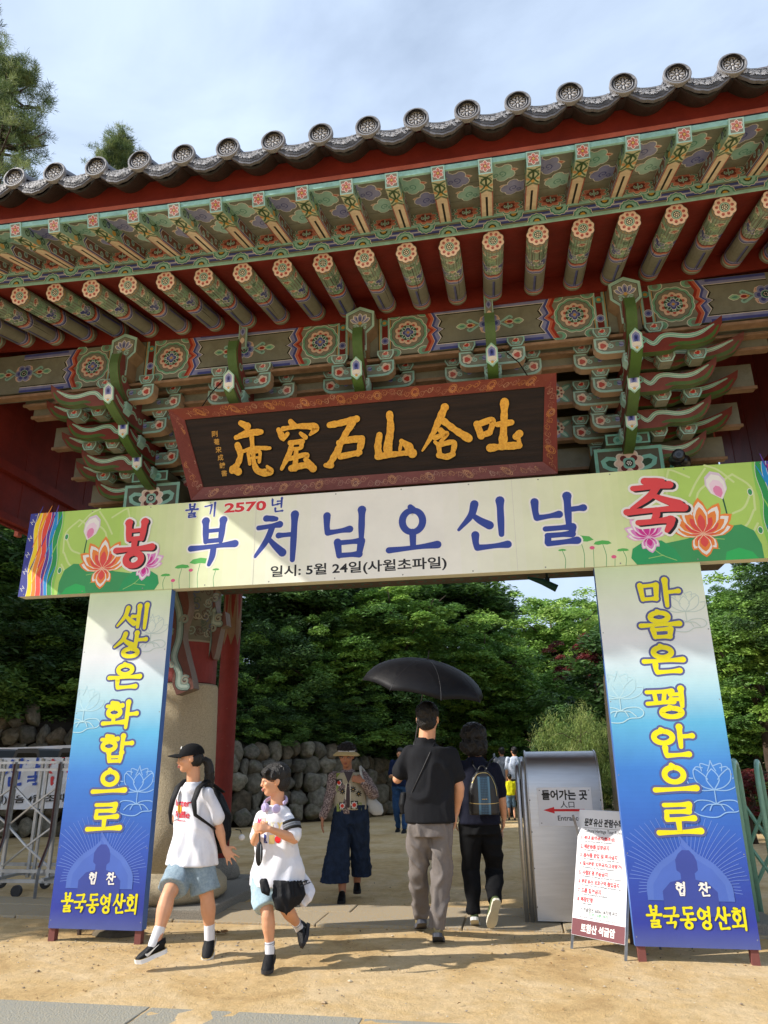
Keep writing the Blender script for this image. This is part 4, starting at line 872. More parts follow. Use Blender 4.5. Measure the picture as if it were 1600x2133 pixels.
def tongue_mesh():
    t = .052; top = [(.0, .085), (.1, .05), (.22, .01), (.4, .03), (.9, .12)]; bot = [(.9, -.14), (.5, -.2), (.28, -.2), (.1, -.14), (.0, -.09)]
    prof = [tuple(p) for p in catmull(top, 4)] + [tuple(p) for p in catmull(bot, 4)]
    mb = MB(); mb.prism(prof, lambda x, y, h: (h, x, y), -t, t, DRED, GRN)
    for sg in (1, -1):
        D = Draw(); D.stroke([(.05, .0, .6), (.16, -.05, 1), (.3, -.07, 1), (.42, -.02, 1), (.5, -.06, .8)], .036, WHT); D.stroke([(.05, .0, .6), (.16, -.05, 1), (.3, -.07, 1), (.42, -.02, 1), (.5, -.06, .8)], .028, C('#7fb59c'))
        D.spiral(.56, -.05, .045, C('#7fb59c'), .02, 1.1, 0); D.spiral(.68, -.03, .05, C('#7fb59c'), .02, 1.1, 2, -1)
        D.stroke([(.02, -.09), (.1, -.12), (.28, -.17), (.5, -.17), (.88, -.11)], .03, C('#4d6a38'), n=4); D.emit(mb, lambda x, y, h, sg=sg: (sg * (t + h), x, y))
    hx = [(-.056, -.07), (0, -.115), (.056, -.07), (.056, .06), (0, .12), (-.056, .06)]
    mb.prism(hx, lambda x, y, h: (x, -h + .0 - y * .15, y), -.0, .02, MINT); D = Draw()
    D.poly(hx, C('#a8dcc6')); D.poly([(x * .78, y * .84) for x, y in hx], WHT); D.poly([(x * .68, y * .76) for x, y in hx], C('#c9ccd8'))
    D.petal(0, -.05, .13, .075, PI / 2, LAV, .8); D.petal(0, -.03, .085, .045, PI / 2, BLUE, .8); D.petal(0, .0, .04, .02, PI / 2, C('#1c2360'))
    for a in (-.8, 0, .8): D.disc(.024 * math.sin(a), -.045 + .01 * math.cos(a), .021, CREAM, 9)
    D.disc(0, -.075, .014, OCH, 8); D.emit(mb, lambda x, y, h: (x, -.02 - h - y * .15, y))
    return mb.mesh('bracket_tongue', PAINT)
me_tongue = tongue_mesh()
def horn_mesh():
    t = .05; a = catmull([(.55, -.2), (.3, -.16), (.08, -.02), (-.02, .18), (.0, .34)], 5); b = catmull([(.1, .37), (.14, .2), (.25, .08), (.55, .02)], 5)
    prof = [tuple(p) for p in a] + [tuple(p) for p in b]; mb = MB(); mb.prism(prof, lambda x, y, h: (h, x, y), -t, t, DRED, GRN)
    for sg in (1, -1):
        D = Draw(); D.spiral(.12, .1, .05, C('#7fb59c'), .022, 1.1); D.spiral(.26, -.02, .055, C('#7fb59c'), .022, 1.2, 2, -1); D.spiral(.4, -.06, .05, C('#7fb59c'), .02, 1.2, 4)
        D.stroke([tuple(p + np.array([.022, .01])) for p in a[::2]], .03, GRN, n=2); D.emit(mb, lambda x, y, h, sg=sg: (sg * (t + h), x, y))
    return mb.mesh('bracket_horn', PAINT)
me_horn = horn_mesh()
def wing_mesh(L):
    t = .042; s_ = L / .85
    top = [(0, -.05), (.3, -.055), (.45, -.085), (.6, -.07), (.75, -.01), (.85, .05)]; bot = [(.835, -.03), (.75, -.15), (.58, -.205), (.42, -.2), (.32, -.235), (0, -.235)]
    top = [(x * s_, y) for x, y in top]; bot = [(x * s_, y) for x, y in bot]
    prof = [tuple(p) for p in catmull(top, 4)] + [tuple(p) for p in catmull(bot, 4)]
    mb = MB(); mb.prism(prof, lambda x, y, h: (x, h, y), -t, t, C('#80382e'), C('#566f42'))
    D = Draw(); low = [(x * s_, y, w) for x, y, w in ((.8, -.045, .4), (.72, -.14, 1), (.58, -.185, 1), (.42, -.18, 1), (.34, -.19, .4))]
    D.stroke(low, .034, GRN, n=3)
    path = [(.12, -.1, .7), (.2, -.16, 1), (.28, -.1, 1), (.36, -.09, 1), (.5, -.115, 1), (.62, -.1, .9), (.76, -.03, .3)]
    path = [(x * s_, y, w) for x, y, w in path]
    for w, c in ((.05, BLK), (.043, WHT), (.037, C('#86c3aa')), (.01, C('#c9e6d4'))): D.stroke(path, w, c, n=4)
    for w, c in ((.02, BLK), (.016, C('#86c3aa'))): D.spiral(.1 * s_, -.12, .05, c, w, 1.1, PI)
    D.emit(mb, lambda x, y, h: (x, -t - h, y)); 
    D.emit(mb, lambda x, y, h: (x, t + h, y)); return mb.mesh('bracket_wing', PAINT)
me_wing = {L: wing_mesh(L) for L in (.85, 1.15)}
def lotus_head():
    hx = [(-.15, .0), (-.15, .18), (0, .25), (.15, .18), (.15, 0), (.07, -.08), (.07, -.28), (-.07, -.28), (-.07, -.08)]
    mb = MB(); mb.prism(hx, lambda x, y, h: (x, h, y), 0, .2, C('#7b7055'), C('#8c7358')); D = Draw()
    D.poly(hx, MINT); D.poly([(x * .82, y * .8 + .01) for x, y in hx], BLK); D.poly([(x * .78, y * .77 + .012) for x, y in hx], OLIVE)
    for a in (-1.1, 1.1, -.6, .6, 0): D.petal(0, .05, .12, .06, PI / 2 + a, WHT); D.petal(0, .052, .11, .048, PI / 2 + a, LAV); D.petal(0, .055, .08, .024, PI / 2 + a, BLUE)
    D.disc(0, .05, .02, OCH, 8)
    for fx in (1, -1): D.spiral(fx * .045, .0, .034, MINT, .016, 1.1, PI / 2, -fx)
    D.emit(mb, lambda x, y, h: (x, -h, y)); return mb.mesh('lotus_head', PAINT)
me_lotus = lotus_head()
for n_ in range(-2, 3):
    u = 1.325 * n_; col_ = abs(n_) == 2
    if n_ % 2 == 0: obj('lotus_head', me_lotus, gate, (u, -1.34, 5.62))
    else:
        mb = MB(); mb.box(-.045, .045, -.03, 0, -.18, .18, MINT); D = Draw(); D.rect(-.035, -.17, .035, .17, OLIVE); D.petal(0, .06, .09, .055, PI / 2, MINT); D.petal(0, -.03, .1, .06, PI / 2, LAV); D.petal(0, -.01, .06, .03, PI / 2, BLUE); D.petal(0, -.13, .08, .05, PI / 2, PEACH)
        D.emit(mb, lambda x, y, h: (x, -.03 - h, y)); mb.build('painted_post', PAINT, gate, loc=(u, -1.2, 5.78))
    obj('bracket_horn', me_horn, gate, (u, -1.47, 5.2))
    for i in range(3 if col_ else 2):
        v, z = -1.15 + .35 * i, 5.2 - .235 * i
        obj('bracket_tongue', me_tongue, gate, (u, v - .35, z - .16))
        obj('bracket_arm', me_arm[.33], gate, (u, v, z)); 
        for x in (-.245, .245): obj('bearing_block', me_soro, gate, (u + x, v, z + .087))
        obj('bracket_arm', me_arm[.5], gate, (u, v + .3, z + .02))
        for x in (-.41, .41): obj('bearing_block', me_soro, gate, (u + x, v + .3, z + .108))
        obj('bracket_arm', me_arm[.33], gate, (u, v + .42, z - .19))
        for x in (-.245, .245): obj('bearing_block', me_soro, gate, (u + x, v + .42, z - .103))
        # the small cradle under each tongue
        cm = MB(); prof = [(-.085, .05), (.085, .05), (.085, -.03), (.05, -.08), (-.05, -.08), (-.085, -.03)]
        cm.prism(prof, lambda x, y, h: (x, h, y), -.06, .06, MINT); D = Draw(); D.poly([(a * .8, b * .76) for a, b in prof], OLIVE); D.spiral(.045, 0, .022, MINT, .01); D.spiral(-.045, 0, .022, MINT, .01, 1.1, 2, -1); D.emit(cm, lambda x, y, h: (x, -.06 - h, y))
        cm.build('tongue_cradle', PAINT, gate, loc=(u, v - .08, z - .2))
    if col_:
        sg = 1 if n_ > 0 else -1
        for i in range(4): obj('bracket_wing', me_wing[.85], gate, (u, -1.26 + .35 * i, 5.29 - .235 * i), scale=(sg, 1, 1.12))
        for i in range(3): obj('bracket_wing', me_wing[1.15], gate, (u, -.9 + .35 * i, 5.31 - .235 * i), scale=(sg, 1, 1.12))
        for i in range(3):
            for x in (.33, .62): obj('bearing_block', me_soro, gate, (u + sg * x, -1.08 + .35 * i, 4.99 - .235 * i))
        # big square block on the column head
        mb = MB(); b = .34
        mb.prism([(-b, .34), (b, .34), (b, .1), (b - .08, 0), (-b + .08, 0), (-b, .1)], lambda x, y, h: (x, h, y), -b, b, C('#5a5f52')); D = Draw()
        D.rect(-b, .0, b, .34, C('#7fc3b4')); D.rect(-b + .035, .03, b - .035, .305, C('#5b5a4c'))
        for a in (.35, PI - .35): D.petal(0, .1, .3, .16, a, C('#7fc3b4'), .8); D.petal(.03 * math.cos(a), .11, .22, .08, a, C('#35503c'), .8)
        D.scallop(0, .16, .14, 9, .2, CREAM); D.scallop(0, .16, .125, 9, .2, PEACH)
        for i in range(4): D.disc(.075 * math.cos(PI / 4 + i * PI / 2), .16 + .075 * math.sin(PI / 4 + i * PI / 2), .035, C('#6a1f1c'), 9)
        D.scallop(0, .16, .062, 4, .25, C('#7fc3b4')); D.disc(0, .16, .042, C('#2e3328'), 12)
        for i in range(7): D.disc(.02 * math.cos(i * PI / 3) * (i > 0), .16 + .02 * math.sin(i * PI / 3) * (i > 0), .008, WHT, 6)
        D.emit(mb, lambda x, y, h: (x, -b - h, y)); mb.build('column_block', PAINT, gate, loc=(u, -.08, 4.1))
        mb = MB(); mb.box(-.22, .22, -.3, .3, .0, .12, C('#5a5f52')); D = Draw(); D.rect(-.22, 0, .22, .12, C('#7fc3b4')); D.rect(-.2, .015, .2, .1, C('#5b5a4c')); D.disc(-.1, .05, .045, C('#7fc3b4')); D.disc(.1, .05, .045, C('#7fc3b4')); D.disc(-.1, .05, .02, DMINT); D.disc(.1, .05, .02, DMINT)
        D.emit(mb, lambda x, y, h: (x, -.3 - h, y)); mb.build('column_block', PAINT, gate, loc=(u, -.2, 4.442))
# lintels between the columns
mb = MB(); mb.box(-3.5, 3.5, -.16, .16, 3.22, 3.72, C('#5d5040')); mb.box(-3.7, 3.7, -.24, .24, 3.74, 4.095, C('#565244')); D = Draw()
for u in np.arange(-3.4, 3.5, .34):
    D.rect(u, 3.76, u + .3, 4.07, C('#6f9c8c')); D.rect(u + .02, 3.78, u + .28, 4.05, OLIVE); D.disc(u + .15, 3.92, .1, LAV, 10); D.disc(u + .15, 3.92, .05, BLUE, 8); D.rect(u + .305, 3.76, u + .335, 4.07, OCH)
D.emit(mb, FR(-.24)); D = Draw()
for u in np.arange(-2.0, 2.1, .2): D.disc(u, 0, .07, C('#4c6a5c'), 9); D.disc(u, 0, .04, C('#7a4436'), 8)
D.emit(mb, lambda x, y, h: (x, y, 3.22 - h)); mb.build('lintel', PAINT, gate)
# --- pillars: rough stone below, painted timber above
M_GRAN = mat('pecked_granite', C('#c4b698'), rough=.85, noise=.35, nscale=90, bump=.5, bscale=110, spec=.25, color2=C('#a3967c'))
M_GRAN2 = mat('grey_granite', C('#9a9488'), rough=.85, noise=.3, nscale=70, bump=.6, bscale=90, spec=.25, color2=C('#77736b'))
def carved_bracket(parent, u, v, sg, z0=2.02, z1=3.4):
    pts_l = catmull([(.0, z1), (.06, z1 - .25), (.02, z1 - .5), (.07, z1 - .75), (.02, z1 - .95), (-.06, z0 + .2), (-.1, z0 + .06)], 5)
    pts_r = catmull([(.08, z0), (.14, z0 + .14), (.12, z0 + .3), (.2, z1 - .9), (.22, z1 - .55), (.3, z1 - .2), (.3, z1)], 5)
    prof = [tuple(p) for p in pts_l] + [tuple(p) for p in pts_r]
    mb = MB(); mb.prism(prof, lambda x, y, h: (u + sg * x, h, y), v - .07, v + .07, C('#6e4236'), C('#7c6a5c')); D = Draw()
    path = [(.14, z1 - .02), (.2, z1 - .3), (.12, z1 - .55), (.1, z1 - .8), (.14, z1 - 1.0), (.07, z0 + .22), (.06, z0 + .1), (-.02, z0 + .08)]
    for w, c in ((.085, C('#39423c')), (.07, C('#7f9489')), (.03, C('#a3b5a8'))): D.stroke(path, w, c, n=5)
    for (x, y, r, f) in ((.05, z1 - .28, .05, 1), (.25, z1 - .12, .045, -1), (.06, z1 - .62, .05, -1), (.2, z1 - .75, .04, 1), (.0, z0 + .14, .05, 1), (.16, z0 + .3, .035, -1)):
        D.spiral(x, y, r, C('#7f9489'), .026, 1.2, 1, f); D.spiral(x, y, r * .9, C('#a09684'), .01, 1.2, 1, f)
    D.emit(mb, lambda x, y, h: (u + sg * x, v - .07 - h, y)); return mb.build('carved_bracket', PAINT, parent)
for sg, uc, rb in ((-1, -2.25, .385), (1, 2.57, .385)):
    mb = MB(); prof = [(rb * 1.02, .36), (rb * 1.01, .8), (rb * .985, 1.4), (rb * .955, 1.9), (rb * .93, 2.15), (rb * .9, 2.18)]
    mb.lathe(prof, 48, (1, 1, 1), uc, 0); mb.build('stone_pillar', M_GRAN, gate, smooth=True)
    mb = MB(); mb.lathe([(rb * 1.35, .1), (rb * 1.5, .15), (rb * 1.48, .25), (rb * 1.3, .32), (rb * 1.04, .362)], 40, (1, 1, 1), uc, .0); mb.build('pillar_drum', M_GRAN, gate, smooth=True)
    mb = MB(); mb.box(-1, 1, -1, 1, -.04, .1); o = mb.build('pillar_plinth', M_GRAN2, gate, loc=(uc + (-.06 if sg < 0 else .05), .25, 0), scale=(.72, .84, 1)); bevel(o, .015)
    mb = MB(); rc = rb * .86
    mb.lathe([(rc, 2.19), (rc * .995, 4.1)], 40, C('#84261f'), uc, 0); D = Draw(); X = PI * .95
    D.rect(-X, 2.62, X, 4.05, C('#6d6c5c'), 40, 1); D.rect(-X, 2.62, X, 2.64, C('#938f7c'), 40); rr = random.Random(5)
    for i in range(110):
        x = rr.uniform(-1.6, 1.6); y = rr.uniform(2.7, 3.25); D.push(x, y, 1, 0, 1 / rc, 1)
        D.spiral(0, 0, rr.uniform(.03, .06), rr.choice([C('#84968a'), C('#4f5c50'), C('#9a9684'), C('#5c4a40'), C('#505a7c')]), .012, 1.1, rr.uniform(0, 6), rr.choice([1, -1])); D.pop()
    for y, c in ((3.3, C('#938f7c')), (3.42, C('#938f7c'))): D.rect(-X, y, X, y + .02, c, 40)
    for i in range(40): D.push(-1.8 + i * .09, 3.37, 1, 0, 1 / rc, 1); D.disc(0, 0, .02, C('#b9c0a8'), 8); D.pop()
    for i in range(12): D.push(-1.9 + i * .33, 3.56, 1, 0, 1 / rc, 1); D.spiral(0, 0, .06, C('#7fa08c'), .03, 1.1, 0); D.disc(.06, -.03, .03, C('#9c3c30'), 8); D.pop()
    D.emit(mb, lambda x, y, h: (uc + (rc + h) * math.sin(x), -(rc + h) * math.cos(x), y)); mb.build('timber_column', PAINT, gate, smooth=False)
carved_bracket(gate, -1.93, -.62, -1); carved_bracket(gate, 2.30, -.62, 1)
carved_bracket(gate, -1.86, -.05, -1, 2.75, 3.4)
# rear props: slim red posts with painted heads on carved stones
for uc in (-2.27, 2.9):
    vc = 1.3; mb = MB(); mb.lathe([(.125, .3), (.122, 1.6), (.118, 3.0), (.118, 3.6)], 28, C('#86281f'), uc, vc); D = Draw()
    for i in range(8): D.poly([(-PI + i * PI / 4 + .02, 2.95), (-PI + i * PI / 4 + PI / 8, 2.8), (-PI + (i + 1) * PI / 4 - .02, 2.95), (-PI + (i + 1) * PI / 4 - .02, 3.5), (-PI + i * PI / 4 + .02, 3.5)], C('#8a6f56'))
    D.emit(mb, lambda x, y, h: (uc + (.121 + h) * math.sin(x), vc - (.121 + h) * math.cos(x), y))
    mb.lathe([(.13, 3.5), (.16, 3.55), (.17, 3.62), (.14, 3.7), (.19, 3.76), (.2, 3.9), (.17, 3.92)], 24, C('#76785f'), uc, vc); mb.box(uc - .32, uc + .32, vc - .09, vc + .09, 3.92, 4.1, C('#5d6656')); mb.build('rear_post', PAINT, gate, smooth=False)
    mb = MB(); mb.lathe([(.24, .08), (.27, .12), (.25, .2), (.2, .27), (.16, .31)], 20, (1, 1, 1), uc, vc); o = mb.build('post_stone', M_GRAN2, gate, smooth=True)
    mb = MB(); mb.box(uc - .36, uc + .36, vc - .34, vc + .34, -.03, .085); bevel(mb.build('post_stone', M_GRAN2, gate), .015)
# stone threshold slabs between the pillars
xs = [-4.6, -3.5, -1.9, -.55, .75, 1.6, 3.6, 4.9]
for i in range(len(xs) - 1):
    mb = MB(); mb.box(xs[i] + .006, xs[i + 1] - .006, -.62, -.1 + .0, -.1, .018 + .004 * (i % 2)); bevel(mb.build('threshold_slab', M_PAVE, gate), .008)
    mb = MB(); mb.box(xs[i] + .2, xs[i + 1] + .19, -.09, .28, -.1, .022 - .004 * (i % 2)); bevel(mb.build('threshold_slab', M_PAVE, gate), .008)

# ------------------------------------------------------------------ name board
def sign_pt(x, y, h):    # x along, y up the board from its lower edge, h outwards
    k = y / .94; return (x, -1.08 - .30 * k - h * .95, 3.94 + .895 * k - h * .3)
sign = thing('name_board', 'dark wooden name board with gold brushed characters in a red patterned frame', 'sign', GO, -YAW)
M_BOARD = mat('weathered_dark_board', C('#1a100b'), rough=.6, noise=.5, nscale=6, bump=.3, bscale=25, stretch=(.3, 3, 3), spec=.3, color2=C('#2e1f16'))
mb = MB(); mb.prism([(-1.76, .08), (1.79, .08), (1.83, .86), (-1.9, .86)], sign_pt, -.05, .0, (1, 1, 1)); mb.build('board', M_BOARD, sign)
fo = [(-1.80, 0.0), (1.86, 0.0), (1.91, .94), (-1.985, .94)]; fi = [(-1.69, .125), (1.735, .125), (1.80, .835), (-1.85, .835)]
for a in range(4):
    b = (a + 1) % 4; mb = MB()
    q0 = [sign_pt(*fo[a], .0), sign_pt(*fo[b], .0), sign_pt(*fi[b], .0), sign_pt(*fi[a], .0)]
    vs = [sign_pt(*fo[a], -.06), sign_pt(*fo[b], -.06), sign_pt(*fi[b], -.03), sign_pt(*fi[a], -.03), sign_pt(*fo[a], .085), sign_pt(*fo[b], .085), sign_pt(*fi[b], .012), sign_pt(*fi[a], .012)]
    mb.add(vs, [(0, 3, 2, 1), (4, 5, 6, 7), (0, 1, 5, 4), (2, 3, 7, 6), (1, 2, 6, 5), (0, 4, 7, 3)], C('#7e3226'))
    D = Draw(); rr = random.Random(a); n = int(math.dist(fo[a], fo[b]) / .075)
    for i in range(n):
        t = (i + .5) / n; s_ = rr.uniform(.25, .75); c = rr.choice([C('#b0704a'), C('#b88a6e'), C('#a86e58'), C('#b87434'), C('#a0604a')])
        D.spiral(t + rr.uniform(-.004, .004), 0, 1, c, .1, 1)
        D.items.pop(); D.items = D.items[:max(0, len(D.items) - 2)]
        L_ = math.dist(fo[a], fo[b]); cx = t * L_; cy = s_ * .12
        D.spiral(cx, cy, .03, c, .004, 1.3, rr.uniform(0, 6), rr.choice([1, -1])); D.stroke([(cx - .03, cy - .02), (cx, cy + .03), (cx + .04, cy), (cx + .06, cy + .02)], .0035, c, n=3)
        if i % 5 == 2:
            for k in range(5): D.stroke([(cx + .03 * math.cos(k * .6 + .3), .06 + .025 * math.sin(k * .6)), (cx + .045 * math.cos(k * .6 + .6), .06 + .04 * math.sin(k * .6 + .3))], .006, C('#c27a34'))
            D.ring(cx, .055, .022, .028, C('#c27a34')); D.ring(cx, .055, .036, .041, C('#c27a34'))
    L_ = math.dist(fo[a], fo[b])
    def fm(x, y, h, A=[Vector(p) for p in vs[4:]], L_=L_):
        t = x / L_; k = min(max(y / .12, .04), .96); t = min(max(t, .03 + .0 * k), .97)
        p = (A[0] * (1 - t) + A[1] * t) * (1 - k) + (A[3] * (1 - t) + A[2] * t) * k; nn = (A[1] - A[0]).cross(A[3] - A[0]).normalized()
        return p + nn * h * 1.0
    D.emit(mb, fm, .001, .00001); mb.build('frame_rail', PAINT, sign)
# gold characters, brush strokes given in a 1600 x 540 sheet and laid on the board plane
CH = {'庵': [[(300, 205, .8), (325, 218, 1.2)], [(282, 262, .7), (330, 245, 1.1), (382, 240, .9)], [(288, 292, 1.1), (300, 330, .9), (288, 368, .9), (268, 392, 1.1)], [(268, 384, 1), (292, 396, 1.1)], [(310, 316, .5), (360, 304, .7), (418, 304, .6)], [(345, 262, .8), (348, 300, .7)], [(332, 326, .6), (338, 366, .5)], [(334, 324, .5), (376, 318, .6), (376, 358, .5)], [(340, 344, .4), (374, 340, .4)], [(352, 300, .6), (353, 350, .7), (366, 388, .9), (392, 400, 1.0), (420, 395, 1.1), (408, 376, .5)]],
 '窟': [[(500, 200, .9), (512, 216, 1.2)], [(452, 232, .8), (468, 262, 1.1)], [(470, 228, .7), (540, 218, .8), (600, 224, 1.1), (578, 252, .4)], [(488, 248, .7), (472, 272, .5)], [(540, 246, .6), (560, 262, .8)], [(500, 284, .8), (548, 278, .8)], [(506, 290, .8), (494, 330, .8), (466, 386, .5)], [(546, 280, .7), (540, 304, .6), (502, 308, .6)], [(524, 312, .7), (520, 384, .8)], [(498, 346, .7), (566, 330, .8), (560, 352, .5)], [(505, 384, 1.0), (560, 372, .9), (592, 384, 1.1)], [(562, 350, .8), (586, 374, 1.0)]],
 '石': [[(656, 214, .9), (700, 206, 1.0), (764, 190, 1.1)], [(752, 200, 1.0), (716, 256, .9), (690, 310, .9), (660, 366, 1.0)], [(642, 372, .7), (664, 372, 1.0)], [(694, 284, .8), (740, 272, .9), (786, 268, 1.1)], [(786, 272, 1.1), (780, 300, .9), (770, 328, .8)], [(700, 288, .9), (692, 330, .7)], [(700, 338, .9), (778, 322, .9)]],
 '山': [[(896, 172, 1.0), (900, 230, 1.1), (890, 300, 1.2), (894, 330, 1.0)], [(856, 254, .9), (850, 300, 1.1), (856, 336, 1.2)], [(850, 338, 1.1), (910, 330, .8), (992, 322, .9)], [(944, 278, .8), (972, 300, 1.2), (988, 326, 1.2)], [(944, 282, .5), (938, 312, .5)]],
 '含': [[(1116, 146, 1.2), (1092, 200, 1.0), (1066, 256, .8), (1028, 316, .3)], [(1112, 200, .9), (1160, 236, 1.0), (1212, 268, 1.1)], [(1100, 236, .9), (1110, 246, .8)], [(1078, 266, .7), (1126, 248, .7), (1100, 282, .5)], [(1092, 292, .8), (1098, 334, .7)], [(1094, 294, .7), (1152, 284, .8), (1148, 330, .7)], [(1094, 334, .8), (1124, 340, .8), (1150, 330, .8)], [(1078, 282, .5), (1092, 296, .5)]],
 '吐': [[(1244, 212, 1.0), (1262, 258, 1.0)], [(1246, 214, .9), (1306, 198, .9), (1296, 246, .8)], [(1264, 256, .8), (1296, 246, .8)], [(1354, 126, 1.1), (1352, 200, 1.0), (1348, 296, 1.2)], [(1326, 214, .9), (1382, 206, .9)], [(1298, 306, 1.1), (1350, 300, 1.0), (1412, 296, 1.1)], [(1400, 262, 1.0), (1414, 250, 1.1)], [(1408, 262, .7), (1414, 290, .7)]]}
sq = [(20, 155), (1558, 18), (1564, 408), (115, 508)]          # the board's corners on that sheet: top-left, top-right, bottom-right, bottom-left
bq = [(-1.985, .94), (1.91, .94), (1.86, 0.0), (-1.80, 0.0)]
def homog(src, dst):
    A = []; b = []
    for (x, y), (X, Y) in zip(src, dst): A += [[x, y, 1, 0, 0, 0, -X * x, -X * y], [0, 0, 0, x, y, 1, -Y * x, -Y * y]]; b += [X, Y]
    h = np.append(np.linalg.solve(np.array(A, float), np.array(b, float)), 1).reshape(3, 3)
    return lambda x, y: (lambda q: (q[0] / q[2], q[1] / q[2]))(h @ np.array([x, y, 1.0]))
Hm = homog(sq, bq)
M_GOLD = mat('old_gold_leaf', C('#f6bd40'), rough=.5, noise=.2, nscale=45, bump=.4, bscale=90, spec=.5, color2=C('#d9962a'), detail=9)
for ch, sts in CH.items():
    for c_, gr, h0, nm in ((C('#0d0805'), .012, .004, 'groove'), (None, 0, .012, 'character')):
        if c_ is None:
            mb = MB(); D = Draw()
            for st in sts: D.stroke([(*Hm(p[0], p[1]), p[2]) for p in st], .067, (1, 1, 1), n=9, rough=.28)
            D.emit(mb, sign_pt, .016, .0004); mb.build('character', M_GOLD, sign)
        else:
            mb = MB(); D = Draw()
            for st in sts: D.stroke([(*Hm(p[0], p[1]), p[2]) for p in st], .067, c_, n=9, grow=gr, rough=.28)
            D.emit(mb, sign_pt, h0, .0002); mb.build('character_ground', PAINT, sign)
mb = MB(); D = Draw()
for i, ch in enumerate('剛菴宋成鏞書'):
    x, y = Hm(194 + i * 8, 247 + i * 31); put_text(D, ch, x, y, .062, .062, C('#d9a23a'), .012)
D.emit(mb, sign_pt, .004, .0003); mb.build('signature', PAINT, sign)
# hanging wire
mb = MB(); mb.tube([(1.42, -1.16, 5.32), (1.58, -1.3, 5.05), (1.66, -1.36, 4.84)], .006, 5, C('#1a1612')); mb.build('hanging_wire', ENAMEL, sign)
mb = MB(); mb.tube([(-1.5, -1.16, 5.32), (-1.6, -1.3, 5.05), (-1.68, -1.36, 4.84)], .006, 5, C('#1a1612')); mb.build('hanging_wire', ENAMEL, sign)
# ------------------------------------------------------------------ festival banner arch in front of the gate
arch = thing('banner_arch', 'printed banner arch with a long green and white crossboard on two blue standing panels', 'banner', GO, -YAW)
VB = -1.45
def grad(D, x0, x1, ys, cs, nx=1, n=6, vertical=True):
    for a in range(len(ys) - 1):
        for k in range(n):
            t0, t1 = k / n, (k + 1) / n; c = tuple(cs[a][j] + (cs[a + 1][j] - cs[a][j]) * (t0 + t1) / 2 for j in range(3))
            y0, y1 = ys[a] + (ys[a + 1] - ys[a]) * t0, ys[a] + (ys[a + 1] - ys[a]) * t1
            if vertical: D.rect(x0, y0, x1, y1, c)
            else: D.rect(y0, x0, y1, x1, c)
def flat(D):   # everything already drawn shares one height
    for i, it in enumerate(D.items): D.items[i] = (it[0], it[1], it[2], it[3])
def lotus_flower(D, x, y, s, cols, rot=0):
    outer, white, mid, core = cols
    D.push(x, y, s, rot)
    ang = [(-1.35, .95, .42), (1.35, .95, .42), (-1.0, 1.1, .5), (1.0, 1.1, .5), (-.55, 1.15, .5), (.55, 1.15, .5), (0, 1.2, .5), (PI - .62, .62, .36), (PI + .62, .62, .36), (PI, .75, .5)]
    for a, L, w in ang:
        for k, c in ((1, outer), (.88, white), (.72, mid), (.5, core)): D.petal((1 - k) * .1 * -math.sin(a), (1 - k) * .1 * math.cos(a), L * k, w * k * .95, PI / 2 + a, c, .55)
    D.pop()
def lotus_outline(D, x, y, s, c, w=.05, leaf=True):
    D.push(x, y, s)
    P_ = lambda a, L, ww: [(0, 0), (L * .45 * math.sin(a) - ww * math.cos(a), L * .45 * math.cos(a) + ww * math.sin(a)), (L * math.sin(a), L * math.cos(a))]
    for a, L, ww in ((0, 1.0, .3), (.0, 1.25, .0)):
        if ww: D.stroke([(0, 0), (-ww, .45), (-ww * .75, .75), (0, L)], w, c, n=4); D.stroke([(0, 0), (ww, .45), (ww * .75, .75), (0, L)], w, c, n=4)
    for fx in (1, -1):
        D.stroke([(fx * .2, .9), (fx * .08, 1.15), (0, 1.4)], w, c, n=4); D.stroke([(fx * .12, 1.15), (fx * .5, 1.25), (fx * .48, .9)], w, c, n=4)
        D.stroke([(fx * .42, 1.05), (fx * .72, 1.1), (fx * .85, .95)], w, c, n=4)
        D.stroke([(0, .0), (fx * .5, .15), (fx * .85, .5), (fx * .85, 1.0), (fx * .45, .75), (fx * .24, .5)], w, c, n=4)
        D.stroke([(0, 0), (fx * .6, -.02), (fx * 1.1, .2), (fx * 1.25, .55), (fx * .95, .55)], w, c, n=4)
    if leaf:
        D.stroke([(0, 0), (0, -.65)], w, c); D.stroke([(0, -.65, 1), (.35, -.5), (.9, -.5), (1.15, -.75), (.95, -1.0), (.4, -1.05), (0, -1.25), (-.5, -1.25), (-1.0, -1.1), (-1.2, -.8), (-.9, -.5), (-.35, -.5), (0, -.65)], w, c, n=4)
        for a in (-.75, -.35, .35, .75): D.stroke([(0, -.66), (a * .6, -.7), (a, -.95)], w, c, n=3)
    D.pop()
